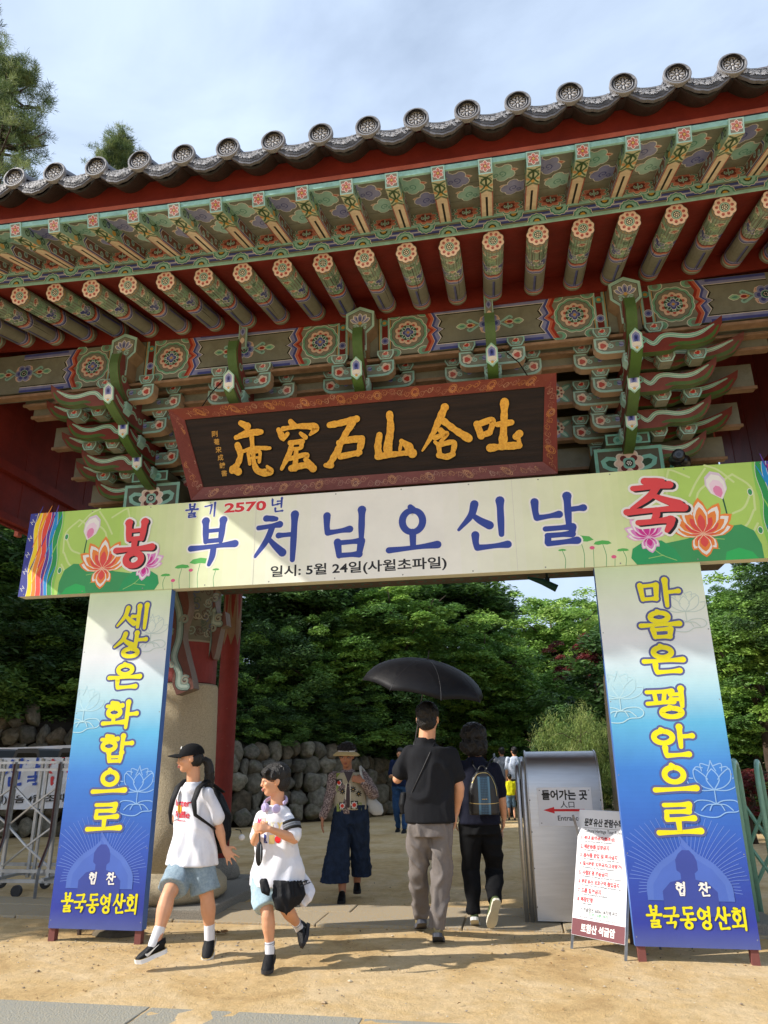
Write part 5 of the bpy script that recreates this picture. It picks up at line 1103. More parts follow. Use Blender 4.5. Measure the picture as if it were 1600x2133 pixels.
# crossboard
X0, X1, Z0, Z1 = -3.363, 3.83, 2.918, 3.768
MG, LG, WH = C('#a9cf5c'), C('#dde6b4'), C('#efeee6')
mb = MB(); mb.box(X0, X1, VB - .02, VB + .1, Z0, Z1, C('#dcdcc4')); D = Draw()
grad(D, Z0, Z1, [X0, -2.6, -1.7, -.3, .8, 2.2, 2.9, X1], [MG, C('#bcd97c'), LG, WH, WH, LG, C('#bcd97c'), MG], n=10, vertical=False)
for i in range(len(D.items)): D.items[i] = D.items[i]
base_n = len(D.items)
RBW = [C(x) for x in ('#3a3f96', '#f2d21c', '#ef8f2c', '#e2483c', '#5a3a9c', '#1f8fd6', '#2d9a50', '#8fce5a')]
def rainbow(D, x, fx):
    wv = lambda t: .012 * math.sin(t * PI * 2 * 2.1)
    zs = np.linspace(Z0, Z1, 29); edges = [0, .075, .125, .17, .225, .26, .3, .355, .385] 
    for i, c in enumerate(RBW):
        a0, a1 = edges[i], edges[i + 1]
        P_ = [(x + fx * (a0 + (wv(t / 28 + i * .03) if i else 0)), z) for t, z in enumerate(zs)] + [(x + fx * (a1 + wv(t / 28 + (i + 1) * .03)), z) for t, z in enumerate(zs)]
        D.raw(P_, [(k, k + 1, 30 + k, 29 + k) for k in range(28)], c)
    for i in range(1, 8):
        D.stroke([(x + fx * (edges[i] + wv(t / 28 + i * .03)), z) for t, z in enumerate(zs)][::2], .0035, WHT, n=2, cap=False)
        for k in range(3):
            zc = Z0 + .12 + .27 * k + (.1 if i % 2 else 0)
            if i < 7: D.stroke([(x + fx * edges[i], zc, .4), (x + fx * (edges[i] + .02), zc + .07, 1), (x + fx * edges[i + 1], zc + .16, .4)], .012, RBW[i + 1 if k % 2 else i - 1], n=3)
    for k in range(5):
        zc = Z0 + .08 + .17 * k
        for dx, dz in ((0, 0), (.018, 0), (-.018, 0), (0, .024), (0, -.024), (.009, .012), (-.009, -.012)): D.disc(x + fx * .034 + dx, zc + dz, .0055, WHT, 6)
rainbow(D, X0, 1); rainbow(D, X1, -1)
LM = C('#8cc63f'); LL = C('#cfe39a')
def corner(D, x, fx):
    D.push(x, Z0, 1, 0, fx)
    D.rect(.385, 0, 1.0, .85, C('#b2d668')); 
    grad(D, 0, .85, [1.0, 1.25], [C('#b2d668'), C('#cfe09a')], n=5, vertical=False)
    for w, c in ((.016, LL),):
        lotus = [[(.42, .3), (.5, .2), (.7, .12)], [(.42, .42), (.42, .62), (.55, .75)], [(.55, .75), (.62, .7), (.68, .55)], [(.55, .68), (.66, .8), (.76, .85)], [(.76, .82), (.85, .7), (.92, .58)], [(.9, .75), (1.02, .82), (1.06, .83)], [(1.06, .83), (1.1, .7), (1.1, .6)], [(.7, .72), (.85, .6), (.88, .4)], [(.42, .6), (.5, .45), (.6, .4)], [(.43, .42), (.5, .3), (.58, .25)]]
        for st in lotus: D.stroke(st, .018, LL, n=4)
    D.poly([(.42, .0), (.42, .12), (.46, .24), (.55, .3), (.75, .28), (1.0, .2), (1.25, .16), (1.4, .12), (1.42, .02), (1.4, .0)], C('#3f9a5c'))
    D.poly([(1.05, .0), (1.1, .12), (1.2, .2), (1.34, .2), (1.44, .14), (1.46, .06), (1.42, 0)], C('#2fa060'))
    D.poly([(.46, .0), (.5, .06), (.6, .1), (.7, .07), (.72, .0)], C('#35b860'))
    for st in ([(1.1, .02), (1.22, .08), (1.3, .17)], [(1.2, .07), (1.32, .05)], [(.7, .18), (.85, .2)], [(.75, .1), (.85, .14), (.95, .14)]): D.stroke(st, .006, C('#9fce74'), n=3)
    D.stroke([(.645, .34), (.65, .45), (.66, .56)], .012, C('#1f5a3c'))
    for fx2, cc in ((-1, C('#f3ecf2')), (1, C('#f3ecf2'))):
        pass
    for k, c in ((1.0, C('#dccadc')), (.88, WHT), (.66, C('#efd5e4')), (.42, C('#e58bb4'))): D.petal(.66 + (1 - k) * .02, .53 + (1 - k) * .03, .27 * k, .17 * k, PI / 2 - .25, c, .75)
    for z in (.58, .24): D.disc(.435 if z > .5 else .41, z, .022, WHT, 12, .034); D.disc(.435 if z > .5 else .41, z, .017, C('#3f9a5c'), 12, .028)
    lotus_flower(D, .86, .235, .27, (C('#ee8a3c'), WHT, C('#ee8a3c'), C('#e2504a')), 0)
    lotus_flower(D, 1.3, .235, .19, (C('#e6b0dc'), WHT, C('#dd86c6'), C('#cf2f92')), -.12)
    for (cx, cz, s_) in ((1.52, .13, .05), (1.68, .2, .075), (1.86, .24, .11), (2.02, .16, .035)):
        D.stroke([(cx - .01, 0), (cx - .02, cz * .5), (cx, cz)], .005, C('#3f9a5c'), n=4)
        D.poly([(cx - s_, cz), (cx - s_ * .7, cz + s_ * .3), (cx, cz + s_ * .42), (cx + s_ * .75, cz + s_ * .3), (cx + s_, cz + .0), (cx + s_ * .5, cz - s_ * .12), (cx, cz - s_ * .05), (cx - s_ * .5, cz - s_ * .12)], C('#58b457'))
    for cx, cz in ((1.6, .08), (1.77, .17)): D.stroke([(cx, 0), (cx - .01, cz)], .004, C('#3f9a5c'), n=3); D.disc(cx, cz, .022, C('#e0608a'), 10, .016)
    D.pop()
corner(D, X0, 1); corner(D, X1, -1)
NAVY = C('#34489c'); RD = C('#e0484a')
zc = Z0
for i, ch in enumerate('부처님오신날'):
    put_syl(D, ch, -1.39 + .635 * i, Z0 + .435, .44, .44, .066, NAVY, WHT, .016)
put_syl(D, '불', -1.63, Z0 + .76, .12, .135, .021, NAVY, WHT, .006); put_syl(D, '기', -1.44, Z0 + .76, .12, .135, .021, NAVY, WHT, .006)
put_text(D, '2570', -1.09, Z0 + .765, .43, .115, WHT, .06); put_text(D, '2570', -1.09, Z0 + .765, .42, .1, C('#d8363a'), .035)
put_syl(D, '년', -.77, Z0 + .76, .13, .135, .021, NAVY, WHT, .006)
put_text(D, '일시: 5월 24일(사월초파일)', -.0, Z0 + .105, 1.62, .125, C('#1c1c20'), .022)
put_syl(D, '봉', X0 + 1.17, Z0 + .46, .37, .44, .068, RD, WHT, .02, C('#1a1414'), (.02, -.012))
put_syl(D, '축', X1 - 1.22, Z0 + .5, .46, .46, .068, RD, WHT, .02, C('#1a1414'), (.02, -.014))
for x in np.arange(X0 + .06, X1, .62):
    for z in (Z0 + .02, Z1 - .02): D.disc(x, z, .007, C('#8c8c86'), 8)
for x in (-.98, 1.42): D.rect(x, Z0, x + .004, Z1, C('#d6d5c8'))
D.emit(mb, FR(VB - .02), .0006, .00012); mb.build('crossboard', PRINT, arch)
# standing panels
def panel(u0, u1, text):
    mb = MB(); mb.box(u0, u1, VB - .012, VB + .07, .1, 2.9165, C('#4a6fb4')); w = u1 - u0; cx = (u0 + u1) / 2; D = Draw()
    grad(D, u0, u1, [.1, .25, .75, 1.3, 1.65, 1.95, 2.3, 2.6, 2.9165], [C('#55609c'), C('#333f9e'), C('#3358b4'), C('#3f7fd0'), C('#62b4dc'), C('#b4d8e2'), C('#e2e6ea'), C('#e2ead8'), C('#cfe0b4')], n=14)
    side = MB()
    # rays
    for i in range(-22, 23):
        if i == 0: continue
        a = i / 22 * 1.35; r0, r1 = .22, .62; p = []
        for t in np.linspace(0, 1, 6):
            rr_ = r0 + (r1 - r0) * t; ang = a * (1 + .25 * t); p.append((cx + rr_ * math.sin(ang) * .95, .42 + rr_ * math.cos(ang) * .9))
        p = [q for q in p if u0 + .004 < q[0] < u1 - .004]
        if len(p) > 2: D.stroke(p, .0028, C('#7c98dc'), n=1, cap=False)
    fl = [(cx - .3, .4), (cx - .29, .52), (cx - .2, .64), (cx - .08, .72), (cx - .02, .78), (cx - .03, .84), (cx + .03, .77), (cx + .09, .71), (cx + .2, .64), (cx + .29, .52), (cx + .3, .4)]
    D.poly([tuple(q) for q in catmull(fl, 4)], C('#5674c4')); D.poly([(x * .86 + cx * .14, y * .86 + .06) for x, y in fl], C('#4e6cc0'))
    D.poly([(cx - .19, .3), (cx - .19, .46), (cx - .13, .52), (cx - .05, .54), (cx - .05, .58), (cx - .075, .6), (cx - .075, .67), (cx - .05, .71), (cx - .02, .735), (cx + .03, .735), (cx + .06, .7), (cx + .075, .66), (cx + .075, .6), (cx + .05, .58), (cx + .05, .54), (cx + .13, .52), (cx + .19, .46), (cx + .19, .3)], C('#3c4c9c'))
    for sx, sy, s_, c, w_ in ((.8, .86, .13, C('#c4d4cc'), .05), (.1, .62, .15, C('#b8dce6'), .05), (.82, .375, .15, C('#8fb8e6'), .05)):
        n0 = len(D.items); lotus_outline(D, u0 + sx * w, .1 + 2.8 * sy, s_, c, w_)
        for k in range(n0, len(D.items)):
            P_, F, c_, l_ = D.items[k]; P_ = P_.copy(); P_[:, 0] = np.clip(P_[:, 0], u0 + .002, u1 - .002); D.items[k] = (P_, F, c_, l_)
    ys = [2.67, 2.41, 2.13, 1.79, 1.50, 1.22, .945]
    for ch, y in zip(text, ys):
        put_syl(D, ch, cx + .04 * (y - 1.8) + .02, y, .3, .215, .043, C('#efe31c'), C('#5a5f94'), .016)
    put_syl(D, '협', cx - .06, .475, .075, .085, .014, WHT, C('#232c6c'), .004); put_syl(D, '찬', cx + .1, .475, .075, .085, .014, WHT, C('#232c6c'), .004)
    for i, ch in enumerate('불국동영산회'): put_syl(D, ch, cx - .27 + .116 * i, .29, .098, .135, .019, C('#efe31c'), C('#4a4a60'), .004)
    for z in np.arange(.16, 2.9, .55):
        for x in (u0 + .015, u1 - .015): D.disc(x, z, .005, C('#8a8c92'), 7)
    D.emit(mb, FR(VB - .012), .0006, .00012)
    return mb
panel(-2.602, -1.772, '세상은화합으로').build('standing_panel', PRINT, arch)
panel(2.060, 2.910, '마음은평안으로').build('standing_panel', PRINT, arch)
LEG = C('#7c4a44')
for x0 in (-2.6, -1.835, 2.075, 2.84):
    lg = MB(); lg.box(x0, x0 + .055, VB + .0, VB + .055, -.02, .0985, LEG); lg.build('leg', ENAMEL, arch)
    x1_ = x0 if x0 > 2.0 and x0 < 2.2 else (x0 - .0 if x0 > 0 else -2.5 + (x0 > -2) * .35)
    lg = MB(); lg.tube([(x1_ + .03, VB + .08, 1.3), (x1_ + .03, VB + (.5 if x0 > 0 else .25), -.01)], .02, 6, C('#5a4c46')); lg.build('rear_strut', ENAMEL, arch)
# camera, flood lamp
cctv = thing('security_camera', 'black dome-nosed security camera above the right end of the green banner', 'camera', G(3.08, -.62, 4.2), -YAW)
mb = MB(); mb.tube([(0, .3, .02), (0, .06, .02)], .02, 8, C('#5fb0a8')); mb.build('bracket', ENAMEL, cctv)
mb = MB(); mb.tube([(-.02, -.13, -.02), (-.02, -.12, -.02), (0, .12, .02)], [.055, .062, .062], 18, C('#17181a')); mb.ell((.07, .04, -.03), (.06, .06, .07), 12, 8, C('#202124')); mb.build('housing', mat('black_plastic', attr=True, rough=.3), cctv, smooth=True)
mb = MB(); mb.tube([(-.02, -.136, -.02), (-.02, -.131, -.02)], .04, 16, C('#34363a')); mb.tube([(-.02, -.14, -.02), (-.02, -.136, -.02)], .02, 14, C('#050506')); mb.build('lens', mat('lens_glass', attr=True, rough=.08), cctv)
fl = thing('flood_lamp', 'small dark green flood lamp hanging under the gate lintel', 'lamp', G(1.74, -.1, 3.1), -YAW)
mb = MB(); mb.tube([(-.2, 0, .08), (-.05, 0, .03), (.09, 0, -.05)], [.012, .034, .04], 10, C('#173f34')); mb.build('body', ENAMEL, fl)
mb = MB(); mb.tube([(0, 0, .12), (0, 0, .0)], .012, 8, C('#16211e')); mb.box(-.025, .025, -.02, .02, .03, .07, C('#16211e')); mb.build('hanger', ENAMEL, fl)
# ------------------------------------------------------------------ props around the gate
M_STEEL = mat('brushed_stainless_steel', C('#d2d2d4'), rough=.42, metal=1.0, noise=.12, nscale=3, bump=.12, bscale=90, stretch=(1, 1, 12))
M_ALU = mat('dull_aluminium', C('#b9bbbd'), rough=.42, metal=.75, noise=.2, nscale=12, bump=.1, bscale=60)
M_BLK = mat('black_rubbery_plastic', attr=True, rough=.45, noise=.15, nscale=20, spec=.4)
# steel cabinet with the entrance sign
cb = thing('entrance_cabinet', 'brushed steel cabinet with a rounded top beside the right pillar', 'cabinet', (1.31, 7.14, 0), -R(9))
prof = [(0, 0.03), (0, 1.08), (.012, 1.2), (.05, 1.3), (.115, 1.385), (.2, 1.43), (.3, 1.448), (.42, 1.43), (.5, 1.37), (.55, 1.26), (.56, 1.08), (.56, .03)]
mb = MB(); n = len(prof); vs = [(x, a, b) for x in (0, .66) for a, b in prof]
mb.add(vs, [(i, i + 1, n + i + 1, n + i) for i in range(n - 1)], (1, 1, 1)); me = mb.mesh('shell', M_STEEL, True); o = obj('shell', me, cb)
for x in (0.0, .66):
    mb = MB(); mb.prism(prof, lambda a, b, h: (h, a, b), x - .004, x + .004, (1, 1, 1)); mb.build('side_panel', M_STEEL, cb)
    mb = MB(); pp = [Vector((x, a - (.004 if i < 3 else 0), b + (.004 if 2 < i < 8 else 0))) for i, (a, b) in enumerate(prof)]; mb.tube(pp, .009, 6, (1, 1, 1), upv=(1, 0, 0)); mb.build('edge_trim', M_STEEL, cb, smooth=True)
mb = MB()
for z in (.14, .45, .75, 1.02): mb.ell((.012, -.004, z), (.006, .004, .006), 8, 5, C('#3a3634')); mb.ell((.648, -.004, z), (.006, .004, .006), 8, 5, C('#3a3634'))
mb.build('rivets', M_BLK, cb)
for xx, zt in ((-.035, 1.36), (-.085, 1.33)):
    mb = MB(); mb.tube([(xx, .02, 0), (xx, .0, .8), (xx, .02, zt - .12), (xx, .09, zt - .02), (xx, .2, zt + .01), (xx, .36, zt - .04), (xx, .42, zt - .2), (xx, .42, 0)], .019, 10, (1, 1, 1), upv=(1, 0, 0)); mb.build('steel_rail', M_STEEL, cb, smooth=True)
pl = MB(); X0_, X1_, Z0_, Z1_ = .085, .57, .80, 1.13; pl.box(X0_, X1_, -.008, -.002, Z0_, Z1_, C('#e6e6ea')); D = Draw(); cx = (X0_ + X1_) / 2
put_text(D, '들어가는 곳', cx, 1.065, .41, .088, BLK, .035); put_text(D, '人口', cx + .02, .983, .125, .058, C('#222226'), .01)
D.poly([(cx + .17, .945), (cx + .17, .925), (cx - .1, .925), (cx - .1, .907), (cx - .2, .935), (cx - .1, .963), (cx - .1, .945)], C('#d3262c')); put_text(D, 'Entrance', cx + .03, .868, .21, .042, C('#222226'), .012)
for a in (X0_ + .02, X1_ - .02):
    for b in (Z0_ + .025, Z1_ - .025): D.disc(a, b, .005, C('#55555a'), 8)
D.emit(pl, lambda x, y, h: (x, -.008 - h, y)); s_ = thing('entrance_sign', 'white sign plate with a red arrow and black writing on the steel cabinet', 'sign', (1.31, 7.14, 0), -R(9)); pl.build('plate', PRINT, s_)
# A-frame rules board
af = thing('rules_board', 'leaning white board of visiting rules with red lines and a maroon foot', 'sign', tuple(PX(1244, 1982, 6.12)[:2]) + (0,), -R(50))
def afp(x, y, h): a = R(16); return (x, -h * math.cos(a) + y * math.sin(a), .05 + y * math.cos(a) + h * math.sin(a) * -1)
w_, hh_ = .235, .965
mb = MB(); mb.prism([(-w_, 0.05), (w_, 0.05), (w_, hh_), (-w_, hh_)], afp, -.012, 0, C('#e8e8ea')); D = Draw()
D.rect(-w_ + .002, .052, w_ - .002, .165, C('#6c3038')); put_text(D, '토함산 석굴암', 0, .108, .3, .062, WHT, .03)
put_text(D, '문화유산 관람수칙', .0, .872, .355, .062, BLK, .04); D.rect(-.185, .828, .185, .83, BLK); put_text(D, 'Cultural Heritage Tour Rules', 0, .803, .345, .034, C('#333338'), .015)
RL = [('1. 경내 흡연금지(불조심)', 'No smoking inside the premises', .30), ('2. 애완동물 입장금지', 'No pets allowed', .25), ('3. 음식물 반입 및 취사금지', 'No bringing in food or cooking allowed', .325), ('4. 질서문란 행위금지(고성방가)', 'Prohibition of Disruptive Behavior', .365),
      ('5. 사찰환경 훼손금지', 'Prohibition of damage to temple environment', .25), ('6. 문화유산 보호구역 출입금지', 'No entry into cultural heritage protection area', .35), ('7. 드론 촬영금지', 'Drone photography prohibited', .2), ('8. 복장단정', 'Dress neatly', .135)]
for i, (k, e, wd) in enumerate(RL):
    y = .752 - .064 * i; put_text(D, k, -.2, y, wd * 1.06, .036, C('#b81c28'), .055, center=False); put_text(D, e, -.165, y - .028, min(.35, .0085 * len(e)), .017, C('#3a3a40'), .035, center=False)
put_text(D, '※ 석굴암은 600m 거리에 위치', .0, .236, .33, .032, C('#222226'), .03); put_text(D, '(도보 10분 거리)', .0, .206, .19, .028, C('#2c8a50'), .03); put_text(D, 'Seokguram is 600m and takes 10 minutes on foot.', .0, .181, .34, .015, C('#3a3a40'), .02)
D.emit(mb, afp, .0005, .0001); mb.build('board', PRINT, af)
M_GALV = mat('galvanised_steel', C('#8c8e90'), rough=.5, metal=.6, noise=.3, nscale=20)
for sx in (-1, 1):
    mb = MB(); a = R(16); mb.tube([(sx * (w_ + .0), .004, 0), (sx * w_, .012 + .97 * math.sin(a), .98 * math.cos(a))], .013, 4, (1, 1, 1)); mb.build('front_leg', M_GALV, af)
    mb = MB(); mb.tube([(sx * w_, .48, 0), (sx * w_, .17, .94)], .012, 4, (1, 1, 1)); mb.build('rear_leg', M_GALV, af)
mb = MB(); mb.tube([(-w_, .39, .28), (w_, .39, .28)], .008, 4, (1, 1, 1)); mb.build('cross_bar', M_GALV, af)
# accordion gates
def accordion(name, label, loc, rz, ns, pitch, m, capc, feet=True, h=1.5, dep=.5, green=False):
    t = thing(name, label, 'folding gate', loc, rz)
    for i in range(ns):
        x = -pitch * i
        for y in (0, dep):
            mb = MB()
            if green:
                continue
            mb.box(x - .018, x + .018, y - .018, y + .018, .12, h - .06, (1, 1, 1)); bevel(mb.build('upright', m, t), .004)
            if y == 0: mb = MB(); mb.box(x + pitch * .45 - .014, x + pitch * .45 + .014, y + .2, y + .228, .12, h - .08, (1, 1, 1)); mb.build('upright', m, t)
        if green:
            mb = MB(); pts = [(x, 0, 0), (x, 0, h - .22)] + [(x, dep / 2 - dep / 2 * math.cos(a), h - .22 + .2 * math.sin(a)) for a in np.linspace(.25, PI - .25, 7)] + [(x, dep, h - .22), (x, dep, 0)]
            mb.tube(pts, .03 if i % 2 == 0 else .022, 10, (1, 1, 1), upv=(1, 0, 0)); mb.build('hoop', m, t, smooth=True); 
        else:
            mb = MB(); mb.tube([(x + pitch * .2, -.01, h - .03), (x + pitch * .2, .03, h + .02), (x + pitch * .2, dep - .03, h + .02), (x + pitch * .2, dep + .01, h - .03)], .012, 6, (1, 1, 1)); 
            cap = [(x - .05, h - .05), (x - .03, h + .03), (x + .0, h + .05), (x + pitch * .42, h + .05), (x + pitch * .42 + .03, h + .03), (x + pitch * .42 + .05, h - .05), (x + pitch * .42 + .02, h - .05), (x + pitch * .42, h), (x, h), (x - .02, h - .05)]
            mb = MB(); mb.prism(cap, lambda a, b, q: (a, q, b), -.03, dep + .03, capc); mb.build('top_cap', M_BLK, t)
            for zz in (h - .12, h - .2):
                for y in (0, dep): mb = MB(); mb.box(x - .05, x + pitch * .95, y - .03, y - .012, zz, zz + .028, (1, 1, 1)); mb.build('rail', m, t)
            mb = MB(); mb.tube([(x, -.03, h - .1), (x, -.04, .6), (x, -.07, .52), (x, -.17, .34), (x, -.2, .25), (x, -.2, 0)], [.02] * 6, 4, C('#8f7d78')); mb.build('brace_leg', M_GALV, t)
            mb = MB(); mb.tube([(x, -.055, h - .12), (x, -.065, .6), (x, -.09, .52), (x, -.2, .32)], .013, 4, C('#4c2c2a')); mb.build('brace_strip', M_BLK, t)
            for z in (.14, .24):
                mb = MB(); mb.box(x - pitch * .1, x + pitch * .95, -.02, 0, z, z + .035, (1, 1, 1)); mb.build('base_rail', m, t); mb = MB(); mb.box(x - pitch * .1, x + pitch * .95, dep, dep + .02, z, z + .035, (1, 1, 1)); mb.build('base_rail', m, t)
            mb = MB(); mb.box(x - .02, x + .02, -.1, dep + .1, .17, .2, (1, 1, 1)); mb.build('axle_bar', m, t)
            for y in (-.02, dep + .02): mb = MB(); mb.tube([(x + pitch * .4, y - .02, .06), (x + pitch * .4, y + .02, .06)], .06, 14, C('#2a2a2c')); mb.build('wheel', M_BLK, t)
        zs = ((.3, .72), (.72, 1.14)) if not green else ((.3, .62), (.62, .98))
        if i < ns:
            for y in ((-.01,) if not green else (-.02,)):
                for z0, z1 in zs:
                    for a, b in ((z0, z1), (z1, z0)):
                        mb = MB(); x2 = x - pitch; bow = .0 if green else .03
                        mb.tube([(x, y, a), ((x + x2) / 2, y - bow, (a + b) / 2), (x2, y, b)], .013 if not green else .017, 5, (1, 1, 1)); mb.build('lattice_bar', m, t)
    return t
accordion('accordion_gate', 'silver aluminium accordion gate with black capped frames behind the left banner panel', tuple(PX(95, 1862, 8.75)[:2]) + (0,), R(-8), 3, .56, M_ALU, C('#1d1e20'))
M_GREEN = mat('pale_green_enamel', C('#7fae98'), rough=.4, noise=.15, nscale=15, spec=.5)
accordion('green_accordion_gate', 'pale green tubular accordion gate right of the right banner panel', (3.26, 7.08, 0), R(150), 6, .19, M_GREEN, (0, 0, 0), h=1.36, dep=.45, green=True)
# cloth notice behind the left gate
ct = thing('cloth_notice', 'white cloth notice with blue and red brush writing behind the silver accordion gate', 'banner', tuple(PX(60, 1700, 11.2)[:2]) + (0,), -R(6))
zt, zb_ = PX(60, 1552, 11.2).z, PX(60, 1682, 11.2).z; mb = MB(); nx_, nz_ = 36, 8; W2 = 2.6
wav = lambda x, z: .03 * math.sin(x * 5) + .015 * math.sin(x * 13 + z * 4)
vs = [(-W2 / 2 - .6 + W2 * i / nx_, wav(W2 * i / nx_, j), zb_ + (zt - zb_) * j / nz_ - .03 * math.sin(PI * i / nx_)) for j in range(nz_ + 1) for i in range(nx_ + 1)]
mb.add(vs, [(j * (nx_ + 1) + i, j * (nx_ + 1) + i + 1, (j + 1) * (nx_ + 1) + i + 1, (j + 1) * (nx_ + 1) + i) for j in range(nz_) for i in range(nx_)], C('#dcdfe6')); D = Draw(); zc_ = zb_ + (zt - zb_) * .58
for ch, x, c in (('오', -.66, C('#2c50b0')), ('신', -.34, C('#2c50b0')), ('날', -.04, C('#2c50b0')), ('연', .34, C('#d23a40')), ('등', .66, C('#d23a40'))): put_syl(D, ch, x, zc_, .27, .36, .045, c)
put_text(D, '24일) (음 4월 초파일)', .0, zb_ + .13, 1.5, .13, BLK, .02)
D.emit(mb, lambda x, y, h: (x, wav(x + W2 / 2 + .6, 4) - .012 - h, y - .03 * math.sin(PI * (x + W2 / 2 + .6) / W2))); mb.build('cloth', PRINT, ct, smooth=False)
for x in (-W2 / 2 - .6, W2 / 2 - .6): mb = MB(); mb.tube([(x, .04, 0), (x, .04, zt + .1)], .02, 8, C('#6b6a68')); mb.build('post', ENAMEL, ct)
mb = MB(); mb.ell((0, 0, .0), (.22, .14, .07), 14, 8, (1, 1, 1)); st_ = mb.build('boulder', STM[1], None, smooth=True, loc=tuple(PX(245, 1950, 6.95)[:2]) + (.01,)); tag(st_, 'low weathered stone half sunk in the sand behind the left banner panel', 'stone')
rs = random.Random(9); mb = MB()
for i in range(26):
    a, r_ = rs.uniform(0, 6.28), rs.uniform(0, .03); p = Vector((r_ * math.cos(a), r_ * math.sin(a), .005)); mb.add([p, p + Vector((.03 * math.cos(a + .4), .03 * math.sin(a + .4), .012)), p + Vector((.045 * math.cos(a), .045 * math.sin(a), .004)), p + Vector((.03 * math.cos(a - .4), .03 * math.sin(a - .4), .002))], [(0, 1, 2, 3)], C('#8a6238'))
lf = mb.build('fallen_leaf', ENAMEL, None, loc=tuple(PX(462, 1927, 6.9)[:2]) + (.012,)); tag(lf, 'curled dry brown leaf on the sand behind the girl in the cap', 'leaf')
# ------------------------------------------------------------------ people
M_SKIN = mat('skin', C('#d9a07c'), rough=.5, noise=.1, nscale=14, spec=.35)
M_SKIN2 = mat('skin_tanned', C('#b97f5f'), rough=.55, noise=.12, nscale=14, spec=.35)
M_SKIN.node_tree.nodes['Principled BSDF'].inputs['Subsurface Weight'].default_value = .08
M_SKIN.node_tree.nodes['Principled BSDF'].inputs['Subsurface Radius'].default_value = (.03, .012, .006)
def cloth_mat(name, col, noise=.1, nscale=40, bump=.25, bscale=350, col2=None, rough=.85, crease=.5):
    new = name not in MATS; m = mat(name, C(col), rough=rough, noise=noise, nscale=nscale, bump=bump, bscale=bscale, color2=C(col2) if col2 else None, spec=.2)
    if new and crease:
        n, l = m.node_tree.nodes, m.node_tree.links; b = n['Principled BSDF']; bp0 = [q for q in n if q.type == 'BUMP'][0]; t = [q for q in n if q.type == 'TEX_COORD'][0]
        mp2 = n.new('ShaderNodeMapping'); mp2.inputs['Scale'].default_value = (1, 1, .45); mp2.inputs['Rotation'].default_value = (.3, .4, 0); l.new(t.outputs['Object'], mp2.inputs[0])
        z = n.new('ShaderNodeTexNoise'); z.noise_type = 'RIDGED_MULTIFRACTAL'; z.inputs['Scale'].default_value = 7; z.inputs['Detail'].default_value = 2.5; z.inputs['Distortion'].default_value = .6; l.new(mp2.outputs[0], z.inputs['Vector'])
        bp = n.new('ShaderNodeBump'); bp.inputs['Strength'].default_value = crease; bp.inputs['Distance'].default_value = .018; l.new(z.outputs[0], bp.inputs['Height']); l.new(bp0.outputs[0], bp.inputs['Normal']); l.new(bp.outputs[0], b.inputs['Normal'])
    return m
M_TEE = cloth_mat('white_cotton', '#e4e4ea', .05); M_DENIM = cloth_mat('pale_blue_denim', '#97a8b2', .2, 60, .4, 400, '#7d929f'); M_DENIM2 = cloth_mat('very_pale_denim', '#b4ccd6', .15, 60, .4, 400, '#9bb5c2')
M_HAIR = mat('black_hair', C('#15110f'), rough=.38, noise=.3, nscale=30, bump=.6, bscale=60, stretch=(6, 6, .6), spec=.5)
def remesh(mb, vox, smooth=3, wr=None, keep=None):
    """fuse overlapping closed volumes into one continuous skin"""
    me = bpy.data.meshes.new('tmp'); me.from_pydata(mb.v, [], mb.f); o = bpy.data.objects.new('tmp', me); COL.objects.link(o)
    m = o.modifiers.new('r', 'REMESH'); m.mode = 'VOXEL'; m.voxel_size = vox; m.adaptivity = 0
    if smooth: q = o.modifiers.new('s', 'SMOOTH'); q.iterations = smooth; q.factor = .6
    dg = bpy.context.evaluated_depsgraph_get(); r = bpy.data.meshes.new_from_object(o.evaluated_get(dg)); bpy.data.objects.remove(o); bpy.data.meshes.remove(me)
    if wr:
        amp, fx, fy, fz, seed = wr; r.update(); n = len(r.vertices); nn = [v.normal.copy() for v in r.vertices]
        for v, nv in zip(r.vertices, nn):
            p = v.co; q = p.x + .35 * p.z; n1 = mnoise.noise(Vector((q * fx * .75 + seed, p.y * fy * .75, p.z * fz * .6))); n2 = mnoise.noise(Vector((p.x * fx * 1.7 - p.z * 3, p.y * fy * 1.7 + seed, p.z * fz)))
            v.co += Vector((nv.x, nv.y, nv.z * .15)) * amp * (1.3 * max(0, 1 - abs(n1) * 5) - .35 + .9 * n2)
    r.polygons.foreach_set('use_smooth', [True] * len(r.polygons)); r.update(); return r
def limb(mb, a, b, r0, r1, bulge=0.0, n=12, bpos=.35):
    a, b = Vector(a), Vector(b); T = [0, .12, .25, .4, .55, .7, .85, 1]
    mb.tube([a.lerp(b, t) for t in T], [(r0 + (r1 - r0) * t) + bulge * math.exp(-((t - bpos) / .22) ** 2) for t in T], n)
    mb.ell(a, (r0,) * 3, 10, 8); mb.ell(b, (r1,) * 3, 10, 8)
def loft(mb, rings, n=20, p=2.4):
    """rings: (centre, side vector, front vector, half width, half depth)"""
    vs = []
    for c, s, f, a, b in rings:
        for j in range(n):
            t = 2 * PI * j / n; ct, st = math.cos(t), math.sin(t)
            vs.append(Vector(c) + Vector(s) * a * math.copysign(abs(ct) ** (2 / p), ct) + Vector(f) * b * math.copysign(abs(st) ** (2 / p), st))
    k = len(rings); fs = [(i * n + j, i * n + (j + 1) % n, (i + 1) * n + (j + 1) % n, (i + 1) * n + j) for i in range(k - 1) for j in range(n)]
    fs += [tuple(range(n - 1, -1, -1)), tuple((k - 1) * n + j for j in range(n))]; mb.add(vs, fs)
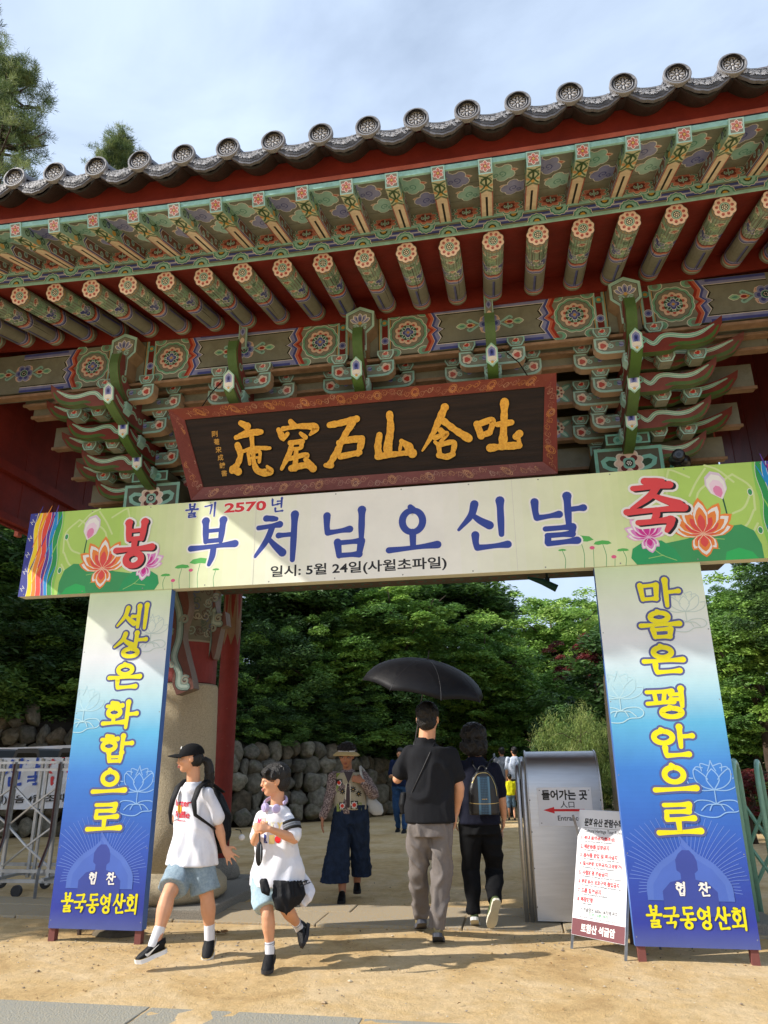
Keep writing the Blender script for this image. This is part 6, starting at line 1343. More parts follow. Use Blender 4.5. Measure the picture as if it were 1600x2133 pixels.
def hand(mb, w, d, nrm, s=1.0, curl=.25, spread=.12, thumb=1, thumb_out=.6):
    """palm and five fingers; d = direction of the fingers, nrm = back of the hand"""
    w, d, nrm = Vector(w), Vector(d).normalized(), Vector(nrm).normalized(); side = d.cross(nrm).normalized() * thumb; nrm = side.cross(d).normalized() * thumb; L = .088 * s
    loft(mb, [(w, side, nrm, .024 * s, .018 * s), (w + d * L * .3, side, nrm, .034 * s, .016 * s), (w + d * L * .75, side, nrm, .04 * s, .014 * s), (w + d * L, side, nrm, .038 * s, .011 * s)], 12, 2.6)
    for i, (o_, ln) in enumerate(((-.029, .058), (-.0095, .075), (.0105, .08), (.03, .072))):
        sp = (i - 1.5) * spread; dd = (d + side * sp).normalized(); p = w + d * L * .93 + side * o_ * s; pts = [p - dd * .012]
        for k, f in enumerate((.42, .32, .26)):
            a = curl * (k + .6); dd2 = (dd * math.cos(a) - nrm * math.sin(a)).normalized(); pts.append(pts[-1] + dd2 * (ln * f + (.012 if k == 0 else 0)) * s)
        mb.tube(pts, [.0092 * s, .009 * s, .0082 * s, .0066 * s], 8); mb.ell(pts[-1], (.0066 * s,) * 3, 6, 5)
    p = w + d * L * .25 + side * .026 * s; t1 = (d * .7 + side * thumb_out - nrm * .25).normalized(); t2 = (d * .95 + side * .2 - nrm * (.2 + curl)).normalized()
    mb.tube([p - side * .01, p + t1 * .03 * s, p + t1 * .052 * s, p + t1 * .052 * s + t2 * .03 * s], [.014 * s, .0125 * s, .0105 * s, .008 * s], 8); mb.ell(p + t1 * .052 * s + t2 * .03 * s, (.008 * s,) * 3, 6, 5)
def head_solid(mb, c, f, u, s=1.0, smile=0):
    """c: centre of the head, f: where the face looks, u: up"""
    f, u = Vector(f).normalized(), Vector(u).normalized(); sd_ = f.cross(u).normalized(); u = sd_.cross(f).normalized()
    P_ = lambda a, b, d: Vector(c) + (sd_ * a + f * b + u * d) * s
    rot = Matrix((sd_, f, u)).transposed()
    E_ = lambda a, b, d, r: mb.ell(P_(a, b, d), tuple(q * s for q in r), 18, 12, rot=rot)
    E_(0, -.012, .03, (.074, .094, .086)); E_(0, .018, -.03, (.062, .072, .078)); E_(0, .046, -.082, (.036, .036, .03)); E_(0, .03, -.064, (.05, .052, .034))
    E_(0, .088, -.012, (.011, .018, .026)); E_(0, .099, -.03, (.014, .015, .011)); E_(0, .075, .015, (.034, .018, .012))
    E_(0, .083, -.055, (.022 + smile, .012, .0065)); E_(0, .08, -.067, (.02, .013, .007))
    for q in (1, -1): E_(q * .036, .062, -.025, (.026, .026, .024)); E_(q * .075, -.008, -.008, (.009, .019, .03)); E_(q * .03, .076, -.002, (.013, .01, .008))
    return P_, sd_, f, u, rot
def face_bits(parent, base, P_, rot, s=1.0, brow='#1c1512', lips='#b0605a', smile=0, glasses=None):
    for q in (1, -1): e = MB(); e.ell(P_(q * .031, .0815, -.001) - base, (.0125 * s, .006 * s, .0055 * s), 10, 6, C('#e8e2dc'), rot); e.ell(P_(q * .031, .0865, -.001) - base, (.006 * s, .004 * s, .0055 * s), 8, 6, C('#120c0a'), rot); e.build('eye', ENAMEL, parent, smooth=True)
    b_ = MB()
    for q in (1, -1): b_.tube([P_(q * .015, .088, .02) - base, P_(q * .034, .086, .026) - base, P_(q * .054, .072, .019) - base], [.003, .0042, .002], 6, C(brow)); b_.tube([P_(q * .018, .089, .004) - base, P_(q * .032, .0885, .0075) - base, P_(q * .048, .079, .003) - base], [.0012, .002, .0012], 5, C(brow))
    b_.build('brows', ENAMEL, parent, smooth=True); m_ = MB(); w = .022 + smile
    m_.tube([P_(-w, .083, -.058 + smile * .8) - base, P_(-.01, .0955, -.0595) - base, P_(.01, .0955, -.0595) - base, P_(w, .083, -.058 + smile * .8) - base], [.002, .0055, .0055, .002], 6, C(lips))
    if smile: m_.tube([P_(-w * .7, .0905, -.061 + smile * .4) - base, P_(0, .0975, -.063) - base, P_(w * .7, .0905, -.061 + smile * .4) - base], [.002, .0045, .002], 6, C('#efe9e2'))
    m_.tube([P_(-.017, .086, -.069) - base, P_(0, .094, -.07) - base, P_(.017, .086, -.069) - base], [.002, .005, .002], 6, C(lips)); m_.build('lips', ENAMEL, parent, smooth=True)
    if glasses:
        g_ = MB()
        for q in (1, -1):
            g_.tube([P_(q * .034 + .023 * math.cos(a), .1 - .008 * abs(math.cos(a)), -.004 + .021 * math.sin(a)) - base for a in np.linspace(0, 2 * PI, 17)], .0011, 5, C(glasses)); g_.tube([P_(q * .057, .093, .0) - base, P_(q * .079, .05, .004) - base, P_(q * .08, -.01, .004) - base], .0011, 5, C(glasses))
        g_.tube([P_(-.011, .1, 0) - base, P_(0, .103, .004) - base, P_(.011, .1, 0) - base], .0011, 5, C(glasses)); g_.build('glasses', mat('wire_frame', attr=True, rough=.3, metal=.6), parent)
def shoe(parent, ankle, toe, up, base, s=1.0, upper='#16171a', sole='#e6e6e6', accent=None, lift_=.0, name='shoe', tread='#b89a5c'):
    """ankle: centre of the ankle, toe: tip; the sole lies on the far side of `up`"""
    ankle, toe, up = Vector(ankle), Vector(toe), Vector(up).normalized(); d = (toe - ankle); L = d.length; d.normalize(); up = (up - d * up.dot(d)).normalized(); sd_ = d.cross(up)
    heel = ankle - d * .055 * s - up * .065 * s; LL = L + .05 * s; Q = lambda a, b, h: heel + d * a * LL + sd_ * b * s + up * h * s
    o_ = parent; mb = MB()
    loft(mb, [(Q(.03, 0, .045), sd_, up, .026 * s, .028 * s), (Q(.2, 0, .055), sd_, up, .034 * s, .04 * s), (Q(.42, 0, .05), sd_, up, .037 * s, .036 * s), (Q(.65, 0, .038), sd_, up, .043 * s, .026 * s), (Q(.85, 0, .03), sd_, up, .038 * s, .019 * s), (Q(.98, 0, .024), sd_, up, .02 * s, .011 * s)], 16, 2.3)
    loft(mb, [(Q(.16, 0, .05), sd_, d, .034 * s, .042 * s), (Q(.17, 0, .07), sd_, d, .034 * s, .043 * s), (Q(.15, 0, .082), sd_, d, .035 * s, .045 * s)], 14)
    me = remesh(mb, .008, 2); me.transform(Matrix.Translation(-base)); me.materials.append(cloth_mat('shoe_' + upper[1:], upper, .25, 40, .3, 200, rough=.5)); obj(name, me, o_)
    out = [(-.01, .018), (.05, .034), (.2, .037), (.4, .034), (.62, .045), (.82, .043), (.97, .026), (1.01, .0)]; ol = out + [(a, -b) for a, b in out[::-1][1:]]
    sm = MB(); sm.prism(ol, lambda a, b, h: Q(a, b, h + (.012 * max(0, a - .8) / .2)) - base, -.004, .022, C(tread), C(sole)); sm.v = [tuple(v) for v in sm.v]; bevel(sm.build('sole', ENAMEL, o_), .004)
    if accent:
        bv = BVHTree.FromPolygons([v.co for v in me.vertices], [tuple(p.vertices) for p in me.polygons])
        for q in (1, -1):
            D = Draw(); D.stroke([(.2, .066, .2), (.34, .056, .5), (.48, .043, .9), (.6, .035, 1.3), (.66, .044, .6)] if accent == 'sw' else [(.3, .03, 1), (.36, .07, 1)], .015, WHT if accent == 'sw' else C('#8f8a80'), n=5)
            am = MB()
            def fq(a, b, h):
                o = Q(a, q * .2, b) - base; r_ = bv.ray_cast(o, -sd_ * q, .4); return (r_[0] if r_[0] is not None else Q(a, q * .03, b) - base) + sd_ * q * (.002 + h)
            D.emit(am, fq); am.v = [tuple(v) for v in am.v]; am.build('side_mark', ENAMEL, o_)
    lm = MB()
    for k in range(4): lm.tube([Q(.34 + .07 * k, -.018, .088 - .012 * k) - base, Q(.37 + .07 * k, 0, .092 - .012 * k) - base, Q(.34 + .07 * k, .018, .088 - .012 * k) - base], .003, 4, C('#2a2a2c') if accent else C('#8a8878'))
    lm.build('laces', ENAMEL, o_)
def project_print(D, me, origin, right, up, fwd, base, parent, name, m=PRINT, off=.004):
    """flat print laid on a garment"""
    bvh = BVHTree.FromPolygons([v.co for v in me.vertices], [tuple(p.vertices) for p in me.polygons]); mb = MB(); right, up, fwd = Vector(right), Vector(up), Vector(fwd)
    def f(x, y, h):
        o = Vector(origin) - base + right * x + up * y + fwd * .5; hit = bvh.ray_cast(o, -fwd, 1.0)
        return (hit[0] if hit[0] is not None else o - fwd * .4) + fwd * (off + h)
    D.emit(mb, f, .0, .0006); mb.v = [tuple(v) for v in mb.v]; return mb.build(name, m, parent)
def local(me, base): me.transform(Matrix.Translation(-Vector(base))); return me
def garment(mb, vox, sm, wr, m, name, parent, base):
    me = local(remesh(mb, vox, sm, wr), base); me.materials.append(m); obj(name, me, parent); return me
Z = Vector((0, 0, 1)); SD = Vector((0, 0, .035))
def person(label, base, group=None): return thing('person', label, 'person', base, 0, group), Vector(base)

# ---- girl in the black cap -------------------------------------------------
Y0 = 6.15
t, B = person('young person in a black cap and white T-shirt with red print, striding left', tuple(PX(400, 1985, Y0)[:2]) + (0,))
J = lambda x, y, dy=0: PX(x, y, Y0 + dy)
hc = J(396, 1580, -.02); face = Vector((-1, -.32, -.03)); sk = MB()
P_, sd_, f_, u_, rot = head_solid(sk, hc, face, Z + Vector((-.08, 0, 0)), .93)
nk = J(404, 1630, .02); limb(sk, nk + Vector((0, 0, -.03)), hc + Vector((.025, .02, -.05)), .056, .053)
shL, shR = J(376, 1648, .10), J(437, 1650, -.02); pel = J(402, 1790, .05); chest = (shL + shR) / 2 + Vector((0, .01, -.08))
sdv = (shR - shL); sdv.z = 0; sdv.normalize(); frv = Vector((sdv.y, -sdv.x, 0))
loft(sk, [(pel, sdv, frv, .14, .095), (pel.lerp(chest, .45), sdv, frv, .12, .08), (chest, sdv, frv, .135, .09), (nk + Vector((0, 0, -.05)), sdv, frv, .08, .06)])
elR, wrR = J(456, 1722, .03), J(466, 1764, .06); limb(sk, shR - SD, elR, .043, .034, .004); limb(sk, elR, wrR, .036, .024, .006)
hand(sk, wrR, J(478, 1782, .06) - wrR, (.25, -1, .3), .95, .12, .3, -1, .9)
elL, wrL = J(368, 1705, .2), J(378, 1752, .3); limb(sk, shL - SD, elL, .042, .034); limb(sk, elL, wrL, .035, .024); hand(sk, wrL, (0.1, 0, -1), (-1, 0, 0), .9)
hpL, hpR = pel + sdv * -.075 + Vector((0, 0, -.03)), pel + sdv * .075 + Vector((0, 0, -.03))
knL, anL = J(349, 1868, -.2), J(326, 1962, -.3); knR, anR = J(432, 1872, .0), J(438, 1950, .05)
limb(sk, hpL, knL, .085, .052); limb(sk, knL, anL, .052, .034, .012, bpos=.3); limb(sk, hpR, knR, .085, .052); limb(sk, knR, anR, .052, .034, .012, bpos=.3)
toL, toR = J(276, 1988, -.36), J(428, 1992, -.1); 
me = local(remesh(sk, .0075, 2), B); me.materials.append(M_SKIN); obj('body', me, t)
face_bits(t, B, P_, rot, .93, glasses='#c9b28a')
cp = MB(); sc_ = .93
cp.ell(P_(0, -.014, .04), (.082, .102, .082), 20, 12, rot=rot)
capm = remesh(cp, .008, 1); 
cm_ = local(capm, B); bm = bmesh.new(); bm.from_mesh(cm_); bmesh.ops.bisect_plane(bm, geom=bm.verts[:] + bm.edges[:] + bm.faces[:], plane_co=P_(0, 0, .022) - B, plane_no=(u_ + f_ * .12), clear_inner=True); bm.to_mesh(cm_); bm.free()
M_CAP = cloth_mat('black_twill', '#141416', .2, 40, .3, 300); cm_.materials.append(M_CAP); obj('cap', cm_, t)
br = MB(); vs = []; 
for i in range(9):
    a = -1.15 + 2.3 * i / 8
    for r_, dz in ((.075, .036), (.12, .036), (.165 + .01 * math.cos(a), .024)): vs.append(P_(math.sin(a) * r_ * .62, .012 + math.cos(a) * r_ * 1.02, dz + .0 - .022 * abs(math.sin(a)) ** 2) - B)
br.add([tuple(v) for v in vs] + [tuple(v + u_ * .005) for v in vs], [(3 * i + k, 3 * i + 3 + k, 3 * i + 4 + k, 3 * i + 1 + k) for i in range(8) for k in range(2)] + [(27 + 3 * i + k, 27 + 3 * i + 1 + k, 27 + 3 * i + 4 + k, 27 + 3 * i + 3 + k) for i in range(8) for k in range(2)] + [(3 * i + 2, 3 * i + 5, 32 + 3 * i, 29 + 3 * i) for i in range(8)], C('#141416')); br.build('cap_brim', M_CAP, t, smooth=True)
bd = MB(); bd.ell(P_(.035, .074, .085) - B, (.02, .007, .019), 14, 8, C('#e6e6e2'), rot); bd.build('cap_badge', ENAMEL, t, smooth=True)
hr = MB(); hr.ell(P_(0, -.04, -.0), (.076, .07, .075), 16, 10, rot=rot); 
hr.tube([P_(0, -.1, .0), P_(.0, -.15, -.03), P_(0.01, -.175, -.12), P_(.02, -.17, -.22), P_(.03, -.15, -.33), P_(.035, -.13, -.4)], [.024, .034, .04, .036, .026, .008], 10)
hr.tube([P_(.07, .012, .01), P_(.073, .022, -.03), P_(.07, .02, -.06)], [.008, .006, .002], 6)
hm = local(remesh(hr, .008, 1, (.006, 40, 40, 8, 1)), B); hm.materials.append(M_HAIR); obj('hair', hm, t)
ht = MB(); ht.tube([P_(.02 * math.cos(a), -.12 + .006 * math.sin(a), -.005 + .03 * math.sin(a)) - B for a in np.linspace(0, 6.28, 9)], .004, 5, C('#b89a80')); ht.build('hair_tie', ENAMEL, t)
ts = MB(); hem = pel + Vector((0, 0, .0))
loft(ts, [(hem + Vector((-.005, 0, -.04)), sdv, frv, .212, .152), (hem + Vector((0, 0, .06)), sdv, frv, .198, .142), (hem.lerp(chest, .5), sdv, frv, .168, .118), (hem.lerp(chest, .85), sdv, frv, .155, .112), (chest + Vector((0, 0, .06)), sdv, frv, .15, .1), (nk + Vector((0, .0, -.055)), sdv, frv, .11, .08), (nk + Vector((0.0, 0, -.018)), sdv, frv, .07, .066), (nk + Vector((.0, 0, .008)), sdv, frv, .063, .062)], 24, 2.3)
def sleeve(mb, sh, el, k, r0, r1):
    e = Vector(sh).lerp(Vector(el), k); s0 = Vector(sh) - Vector((0, 0, .022)); c_ = Vector(sh) - Vector((0, 0, .012)); limb(mb, s0, e, r0 * .9, r1)
sleeve(ts, shR + Vector((-.015, 0, -.0)), elR, .72, .068, .066); sleeve(ts, shL + Vector((.015, 0, 0)), elL, .7, .066, .062)
tee = garment(ts, .0105, 3, (.013, 9, 9, 3.4, 3), M_TEE, 't_shirt', t, B)
D = Draw(); RDC = C('#d3203c'); put_text(D, 'Butter', 0, .042, .19, .05, RDC, .02); put_text(D, 'Waffle', 0, -.042, .19, .05, RDC, .02); D.disc(-.015, 0, .034, C('#f0a51c'), 16); D.disc(-.015, .004, .024, C('#f6c23a'), 14)
for a in (-.026, -.015, -.004): D.rect(a - .002, -.016, a + .002, .02, C('#d88a18'))
put_text(D, '• delicious', .01, -.085, .1, .012, RDC, .03)
project_print(D, tee, J(383, 1684, 0), sdv, Z, frv, B, t, 'shirt_print')
sh_ = MB()
for hp, kn, k in ((hpL, knL, .78), (hpR, knR, .82)):
    e = hp.lerp(kn, k); ax = (kn - hp).normalized(); s1 = (sdv - ax * sdv.dot(ax)).normalized(); f1 = ax.cross(s1)
    loft(sh_, [(hp + Vector((0, 0, .06)), s1, f1, .075, .085), (hp, s1, f1, .096, .1), (hp.lerp(e, .5), s1, f1, .102, .1), (e, s1, f1, .108, .1)], 20)
loft(sh_, [(pel + Vector((0, 0, .1)), sdv, frv, .14, .1), (pel + Vector((0, 0, -.06)), sdv, frv, .168, .118)])
garment(sh_, .010, 1, (.011, 9, 9, 5, 8), M_DENIM, 'denim_shorts', t, B)
M_SOCK = cloth_mat('white_knit', '#e2e1e4', .05)
for an, kn, to in ((anL, knL, toL), (anR, knR, toR)):
    so = MB(); limb(so, an.lerp(to, .12) - Vector((0, 0, .01)), an.lerp(kn, .3), .04, .042); garment(so, .008, 1, None, M_SOCK, 'sock', t, B)
shoe(t, anL - Vector((0, 0, .015)), toL, (.05, -.0, 1), B, 1.08, accent='sw'); shoe(t, anR - Vector((0, 0, .0)), toR, (0, -.25, 1), B, 1.05, accent='sw')
# her backpack: a thing of its own
bp = thing('backpack', 'black backpack on the back of the young person in the black cap', 'backpack', tuple(B)); pk = MB(); bc = (shL + shR) / 2 - frv * .19 + Vector((.04, .0, -.23))
loft(pk, [(bc + Vector((0, 0, -.24)), sdv, frv, .12, .08), (bc + Vector((0.01, 0, -.12)), sdv, frv, .155, .1), (bc + Vector((0, 0, .05)), sdv, frv, .15, .095), (bc + Vector((-.02, 0, .19)), sdv, frv, .115, .07), (bc + Vector((-.03, 0, .25)), sdv, frv, .07, .04)])
pk.ell(bc - frv * .09 + Vector((0, 0, -.09)), (.11, .06, .12), 14, 10)
M_BAG = cloth_mat('black_nylon', '#17181b', .2, 30, .25, 200, rough=.6); garment(pk, .011, 2, (.012, 7, 7, 5, 2), M_BAG, 'bag', bp, B)
for sgn, shp, ofs in ((1, shR, -.045), (-1, shL, .04)):
    st = MB(); c0 = shp + sdv * ofs * 1.0
    st.tube([bc + sdv * sgn * .09 + Vector((0, 0, .22)), c0 - frv * .07 + Vector((0, 0, .062)), c0 + Vector((0, 0, .083)), c0 + frv * .085 + Vector((0, 0, .035)), c0 + frv * .135 + Vector((0, 0, -.06)), c0 + frv * .13 + sdv * sgn * .02 + Vector((0, 0, -.16)), c0 + sdv * sgn * .09 + frv * .03 + Vector((0, 0, -.24)), bc + sdv * sgn * .13 + Vector((0, 0, -.12))], [.024, .028, .03, .03, .027, .02, .014, .012], 8, C('#17181b'), ell=.35)
    st.v = [tuple(Vector(v) - B) for v in st.v]; st.build('strap', M_BAG, bp, smooth=True)
ch = MB(); cpt = bc - frv * .1 + sdv * .16 + Vector((.02, 0, -.12)) - B; ch.tube([cpt + Vector((-.02, 0, .05)), cpt + Vector((.02, 0, .045)), cpt + Vector((.03, 0, .02))], .004, 5, C('#1a1a1a')); ch.ell(cpt + Vector((.035, 0, -.01)), (.026, .014, .024), 12, 8, C('#dcdcdc')); ch.build('key_charm', ENAMEL, bp, smooth=True)

# ---- boy with the headphones ------------------------------------------------
Y0 = 5.8
t, B = person('smiling child with glasses, lilac headphones and white T-shirt, hands held together', tuple(PX(560, 2015, Y0)[:2]) + (0,))
hc = J(573, 1626, 0); face = Vector((-1, -.3, -.02)); sk = MB(); P_, sd_, f_, u_, rot = head_solid(sk, hc, face, Z + Vector((-.02, 0, 0)), .98, .006)
nk = J(578, 1672, .03); limb(sk, nk + Vector((0, 0, -.03)), hc + Vector((.02, .02, -.05)), .052, .05)
shL, shR = J(543, 1695, .07), J(605, 1700, -.01); pel = J(578, 1845, .05); chest = (shL + shR) / 2 + Vector((0, .01, -.08)); sdv = (shR - shL); sdv.z = 0; sdv.normalize(); frv = Vector((sdv.y, -sdv.x, 0))
loft(sk, [(pel, sdv, frv, .12, .09), (pel.lerp(chest, .5), sdv, frv, .11, .08), (chest, sdv, frv, .12, .085), (nk + Vector((0, 0, -.04)), sdv, frv, .07, .055)])
elR, wrR = J(614, 1748, -.06), J(562, 1727, -.24); limb(sk, shR - SD, elR, .036, .033); limb(sk, elR, wrR, .034, .022, .005); hand(sk, wrR, J(535, 1722, -.27) - wrR, (.1, -1, .5), .82, .35, .05, 1, .5)
elL, wrL = J(531, 1752, .0), J(537, 1733, -.17); limb(sk, shL - SD, elL, .036, .032); limb(sk, elL, wrL, .034, .022, .004); hand(sk, wrL, J(552, 1724, -.25) - wrL, (-.6, -.8, -.2), .82, .5, .05, -1, .4)
hpL, hpR = pel - sdv * .06 + Vector((-.06, 0, 0)), pel + sdv * .06; knL, anL = J(558, 1905, -.05), J(563, 1983, -.02); knR, anR = J(594, 1890, .0), J(625, 1932, .28)
limb(sk, hpL, knL, .07, .044); limb(sk, knL, anL, .044, .028, .009, bpos=.3); limb(sk, hpR, knR, .07, .044); limb(sk, knR, anR, .044, .028, .009, bpos=.3)
toL, toR = J(553, 2015, -.17), J(619, 1968, .14); 
me = local(remesh(sk, .0072, 2), B); me.materials.append(M_SKIN); obj('body', me, t); face_bits(t, B, P_, rot, .98, smile=.006, glasses='#c58a6a')
hr = MB(); hr.ell(P_(0, -.016, .048), (.086, .106, .09), 20, 12, rot=rot); hr.ell(P_(0, -.05, -.005), (.076, .066, .08), 16, 10, rot=rot)
for i in range(9): a = -.06 + .015 * i; hr.tube([P_(a, .06, .09), P_(a * 1.15, .09, .06), P_(a * 1.2, .088, .028 + .004 * (i % 3))], [.018, .014, .006], 7)
for q in (1, -1): hr.tube([P_(q * .075, .03, .07), P_(q * .083, .035, .02), P_(q * .079, .04, .005)], [.02, .015, .007], 7)
hm = local(remesh(hr, .0075, 1, (.005, 60, 60, 12, 5)), B); hm.materials.append(M_HAIR); obj('hair', hm, t)
ts = MB(); loft(ts, [(pel + Vector((0, 0, .0)), sdv, frv, .2, .14), (pel + Vector((0, 0, .12)), sdv, frv, .19, .13), (pel.lerp(chest, .5), sdv, frv, .165, .115), (chest, sdv, frv, .148, .105), (chest + Vector((0, 0, .06)), sdv, frv, .14, .095), (nk + Vector((0, 0, -.045)), sdv, frv, .1, .07), (nk + Vector((0, 0, -.015)), sdv, frv, .06, .055)], 24, 2.3)
sleeve(ts, shR + Vector((-.012, 0, 0)), elR, .82, .058, .062); sleeve(ts, shL + Vector((.012, 0, 0)), elL, .8, .056, .056); tee = garment(ts, .0102, 3, (.014, 8, 8, 4.0, 13), M_TEE, 't_shirt', t, B)
D = Draw()
for i, (c_, x, y, ch_) in enumerate(((C('#e0245a'), -.12, .05, 'M'), (C('#eab8b0'), -.08, .055, 'I'), (C('#e6d08a'), -.035, .035, 'L'), (C('#e9e2c8'), .01, .03, 'K'), (C('#e6d08a'), .055, .025, 'Y'), (C('#1c2f7c'), .1, .015, 'U'), (C('#1c2f7c'), -.045, -.055, 'R'), (C('#e6d08a'), .0, -.06, 'I'))): put_text(D, ch_, x, y, .038, .06, c_, .06)
D.disc(.045, -.06, .026, C('#d8242c'), 12)
project_print(D, tee, J(576, 1728, 0), sdv, Z, frv, B, t, 'shirt_print')
am = MB(); e = shR.lerp(elR, .45)
axd = (elR - shR).normalized(); 
for k, c_, r_ in ((.3, BLK, .0705), (.42, C('#6f737a'), .07), (.5, C('#6f737a'), .07), (.58, BLK, .0705)): am.tube([shR.lerp(elR, k - .055) - B + Vector((-.006, 0, 0)), shR.lerp(elR, k + .045) - B + Vector((-.006, 0, 0))], r_, 18, c_)
am.build('sleeve_band', ENAMEL, t, smooth=True)
sh_ = MB()
for hp, kn, k in ((hpL, knL, .8), (hpR, knR, .85)):
    ee = hp.lerp(kn, k); ax = (kn - hp).normalized(); s1 = (sdv - ax * sdv.dot(ax)).normalized(); f1 = ax.cross(s1); loft(sh_, [(hp + Vector((0, 0, .1)), s1, f1, .075, .085), (hp, s1, f1, .085, .09), (ee, s1, f1, .088, .085)], 18)
loft(sh_, [(pel + Vector((0, 0, .1)), sdv, frv, .135, .1), (pel + Vector((0, 0, -.05)), sdv, frv, .15, .105)]); garment(sh_, .010, 1, (.008, 8, 8, 5, 18), M_DENIM2, 'denim_shorts', t, B)
for an, kn, to in ((anL, knL, toL), (anR, knR, toR)):
    so = MB(); limb(so, an.lerp(to, .1), an.lerp(kn, .26), .034, .035); garment(so, .008, 1, None, M_SOCK, 'sock', t, B)
    bnd = MB(); p0, p1 = an.lerp(kn, .19) - B, an.lerp(kn, .205) - B; bnd.tube([p0, p1], .0365, 14, C('#2a3352')); p0, p1 = an.lerp(kn, .24) - B, an.lerp(kn, .25) - B; bnd.tube([p0, p1], .037, 14, C('#2a3352')); bnd.build('sock_stripe', ENAMEL, t)
shoe(t, anL + Vector((0, 0, -.005)), toL, (0, -.15, 1), B, .95, '#141518', '#3a3a3e', accent='dark', tread='#2a2a2c'); shoe(t, anR, toR, (-.85, -.45, .25), B, .95, '#141518', '#2c2c30', accent='dark', tread='#26262a')
hp_ = thing('headphones', 'lilac over-ear headphones resting round the neck of the smiling child', 'headphones', tuple(B)); LC = C('#b8acd0'); mb = MB()
band = [nk + sdv * .085 * math.cos(a) * 1.0 - frv * (.075 * math.sin(a) - .03) + Vector((0, 0, .01 + .035 * math.sin(a))) - B for a in np.linspace(-.35, PI + .35, 15)]; mb.tube(band, [.009] * 15, 8, LC, ell=1.8); mb.build('headband', mat('lilac_plastic', attr=True, rough=.35), hp_, smooth=True)
for q, cc in ((1, nk + sdv * .045 + frv * .105 + Vector((0, 0, -.035))), (-1, nk - sdv * .055 + frv * .085 + Vector((0, 0, -.03)))):
    mb = MB(); n_ = (frv * .8 + sdv * q * .35).normalized(); c_ = cc - B; mb.tube([c_ - n_ * .016, c_ - n_ * .01, c_ + n_ * .014, c_ + n_ * .02], [.026, .032, .032, .026], 18, LC); mb.tube([c_ + n_ * .02, c_ + n_ * .023], [.018, .017], 16, C('#a89cc4')); mb.build('ear_cup', MATS['lilac_plastic'], hp_, smooth=False)
po = thing('pouch', 'small black pouch dangling on a cord from the hands of the smiling child', 'pouch', tuple(B)); c_ = J(540, 1778, -.28); mb = MB(); mb.ell(c_ - B, (.026, .014, .08), 14, 12, C('#17181a')); mb.tube([c_ - B + Vector((.012, -.012, .06)), c_ - B + Vector((.014, -.016, -.05))], .003, 5, C('#8a8c90')); mb.build('pouch_body', M_BLK, po, smooth=True)
mb = MB(); mb.tube([c_ - B + Vector((0, 0, .07)), J(541, 1745, -.27) - B, J(540, 1735, -.26) - B], .005, 6, C('#1a1a1c')); mb.build('cord', M_BLK, po)
jk = thing('tied_jacket', 'black jacket tied round the waist of the smiling child', 'jacket', tuple(B)); mb = MB()
cl = [(572, 1836, -.13), (600, 1838, -.15), (627, 1836, -.05)]; cl2 = [(570, 1868, -.16), (605, 1868, -.17), (633, 1862, -.05)]; cl3 = [(578, 1892, -.16), (596, 1900, -.16), (622, 1882, -.08)]
r1, r2, r3 = [[J(*q) for q in a] for a in (cl, cl2, cl3)]
for rr1, rr2 in ((r1, r2), (r2, r3)):
    for i in range(2):
        for k in range(5):
            tt = k / 4; limb(mb, rr1[i].lerp(rr1[i + 1], tt), rr2[i].lerp(rr2[i + 1], tt), .014, .014, 0, 6)
limb(mb, J(594, 1890, -.16), J(596, 1908, -.16), .014, .006, 0, 6); me = garment(mb, .009, 3, (.008, 14, 14, 8, 4), M_BAG, 'jacket_cloth', jk, B)
mb = MB(); limb(mb, J(552, 1836, -.15), J(560, 1856, -.17), .022, .014); limb(mb, J(546, 1836, -.14), J(548, 1856, -.17), .02, .016); limb(mb, J(548, 1856, -.17), J(560, 1864, -.17), .016, .01); garment(mb, .008, 2, None, M_BAG, 'jacket_sleeve', jk, B)
for a, b, r_ in (((612, 1750, .02), (622, 1800, .1), .022), ((622, 1800, .1), (618, 1835, .06), .016)): mb = MB(); limb(mb, J(*a), J(*b), r_, r_ * .8); garment(mb, .008, 1, None, M_BAG, 'jacket_sleeve', jk, B)
wb = thing('white_bag', 'white shopping bag swinging behind the smiling child', 'bag', tuple(B)); mb = MB(); loft(mb, [(J(624, 1808, .12), sdv, frv, .015, .012), (J(630, 1830, .1), sdv, frv, .05, .03), (J(637, 1855, .08), sdv, frv, .065, .045), (J(636, 1878, .06), sdv, frv, .05, .04), (J(630, 1890, .05), sdv, frv, .02, .02)]); me = garment(mb, .009, 2, (.012, 12, 12, 9, 3), cloth_mat('white_plastic_film', '#e2e2ea', .05, rough=.4), 'bag_body', wb, B)
D = Draw(); put_text(D, 'act', 0, 0, .055, .03, BLK, .02); project_print(D, me, J(632, 1838, 0), sdv, Z, frv, B, wb, 'bag_print')

# ---- lady with the sun visor ------------------------------------------------
Y0 = 8.4
M_FLOR = mat('mottled_knit', C('#4a3436'), rough=.9, noise=0, nscale=75, color2=C('#b3a29c'), detail=1, bump=.3, bscale=200); M_NAVY = cloth_mat('navy_pleated_cloth', '#26344c', .25, 14, .5, 60, '#1b2638')
t, B = person('older lady in a straw sun visor and crochet vest walking with bent head', tuple(PX(720, 1870, Y0)[:2]) + (0,))
hc = J(722, 1574, 0); face = Vector((-.12, -1, -.22)); sk = MB(); P_, sd_, f_, u_, rot = head_solid(sk, hc, face, Z + Vector((0, -.2, 0)), 1.02)
nk = J(725, 1605, .04); limb(sk, nk + Vector((0, 0, -.03)), hc + Vector((.0, .02, -.04)), .05, .05); shL, shR = J(697, 1618, .0), J(757, 1618, .0); pel = J(730, 1690, .02); chest = (shL + shR) / 2 + Vector((0, .01, -.1)); sdv = Vector((1, 0, 0)); frv = Vector((0, -1, 0))
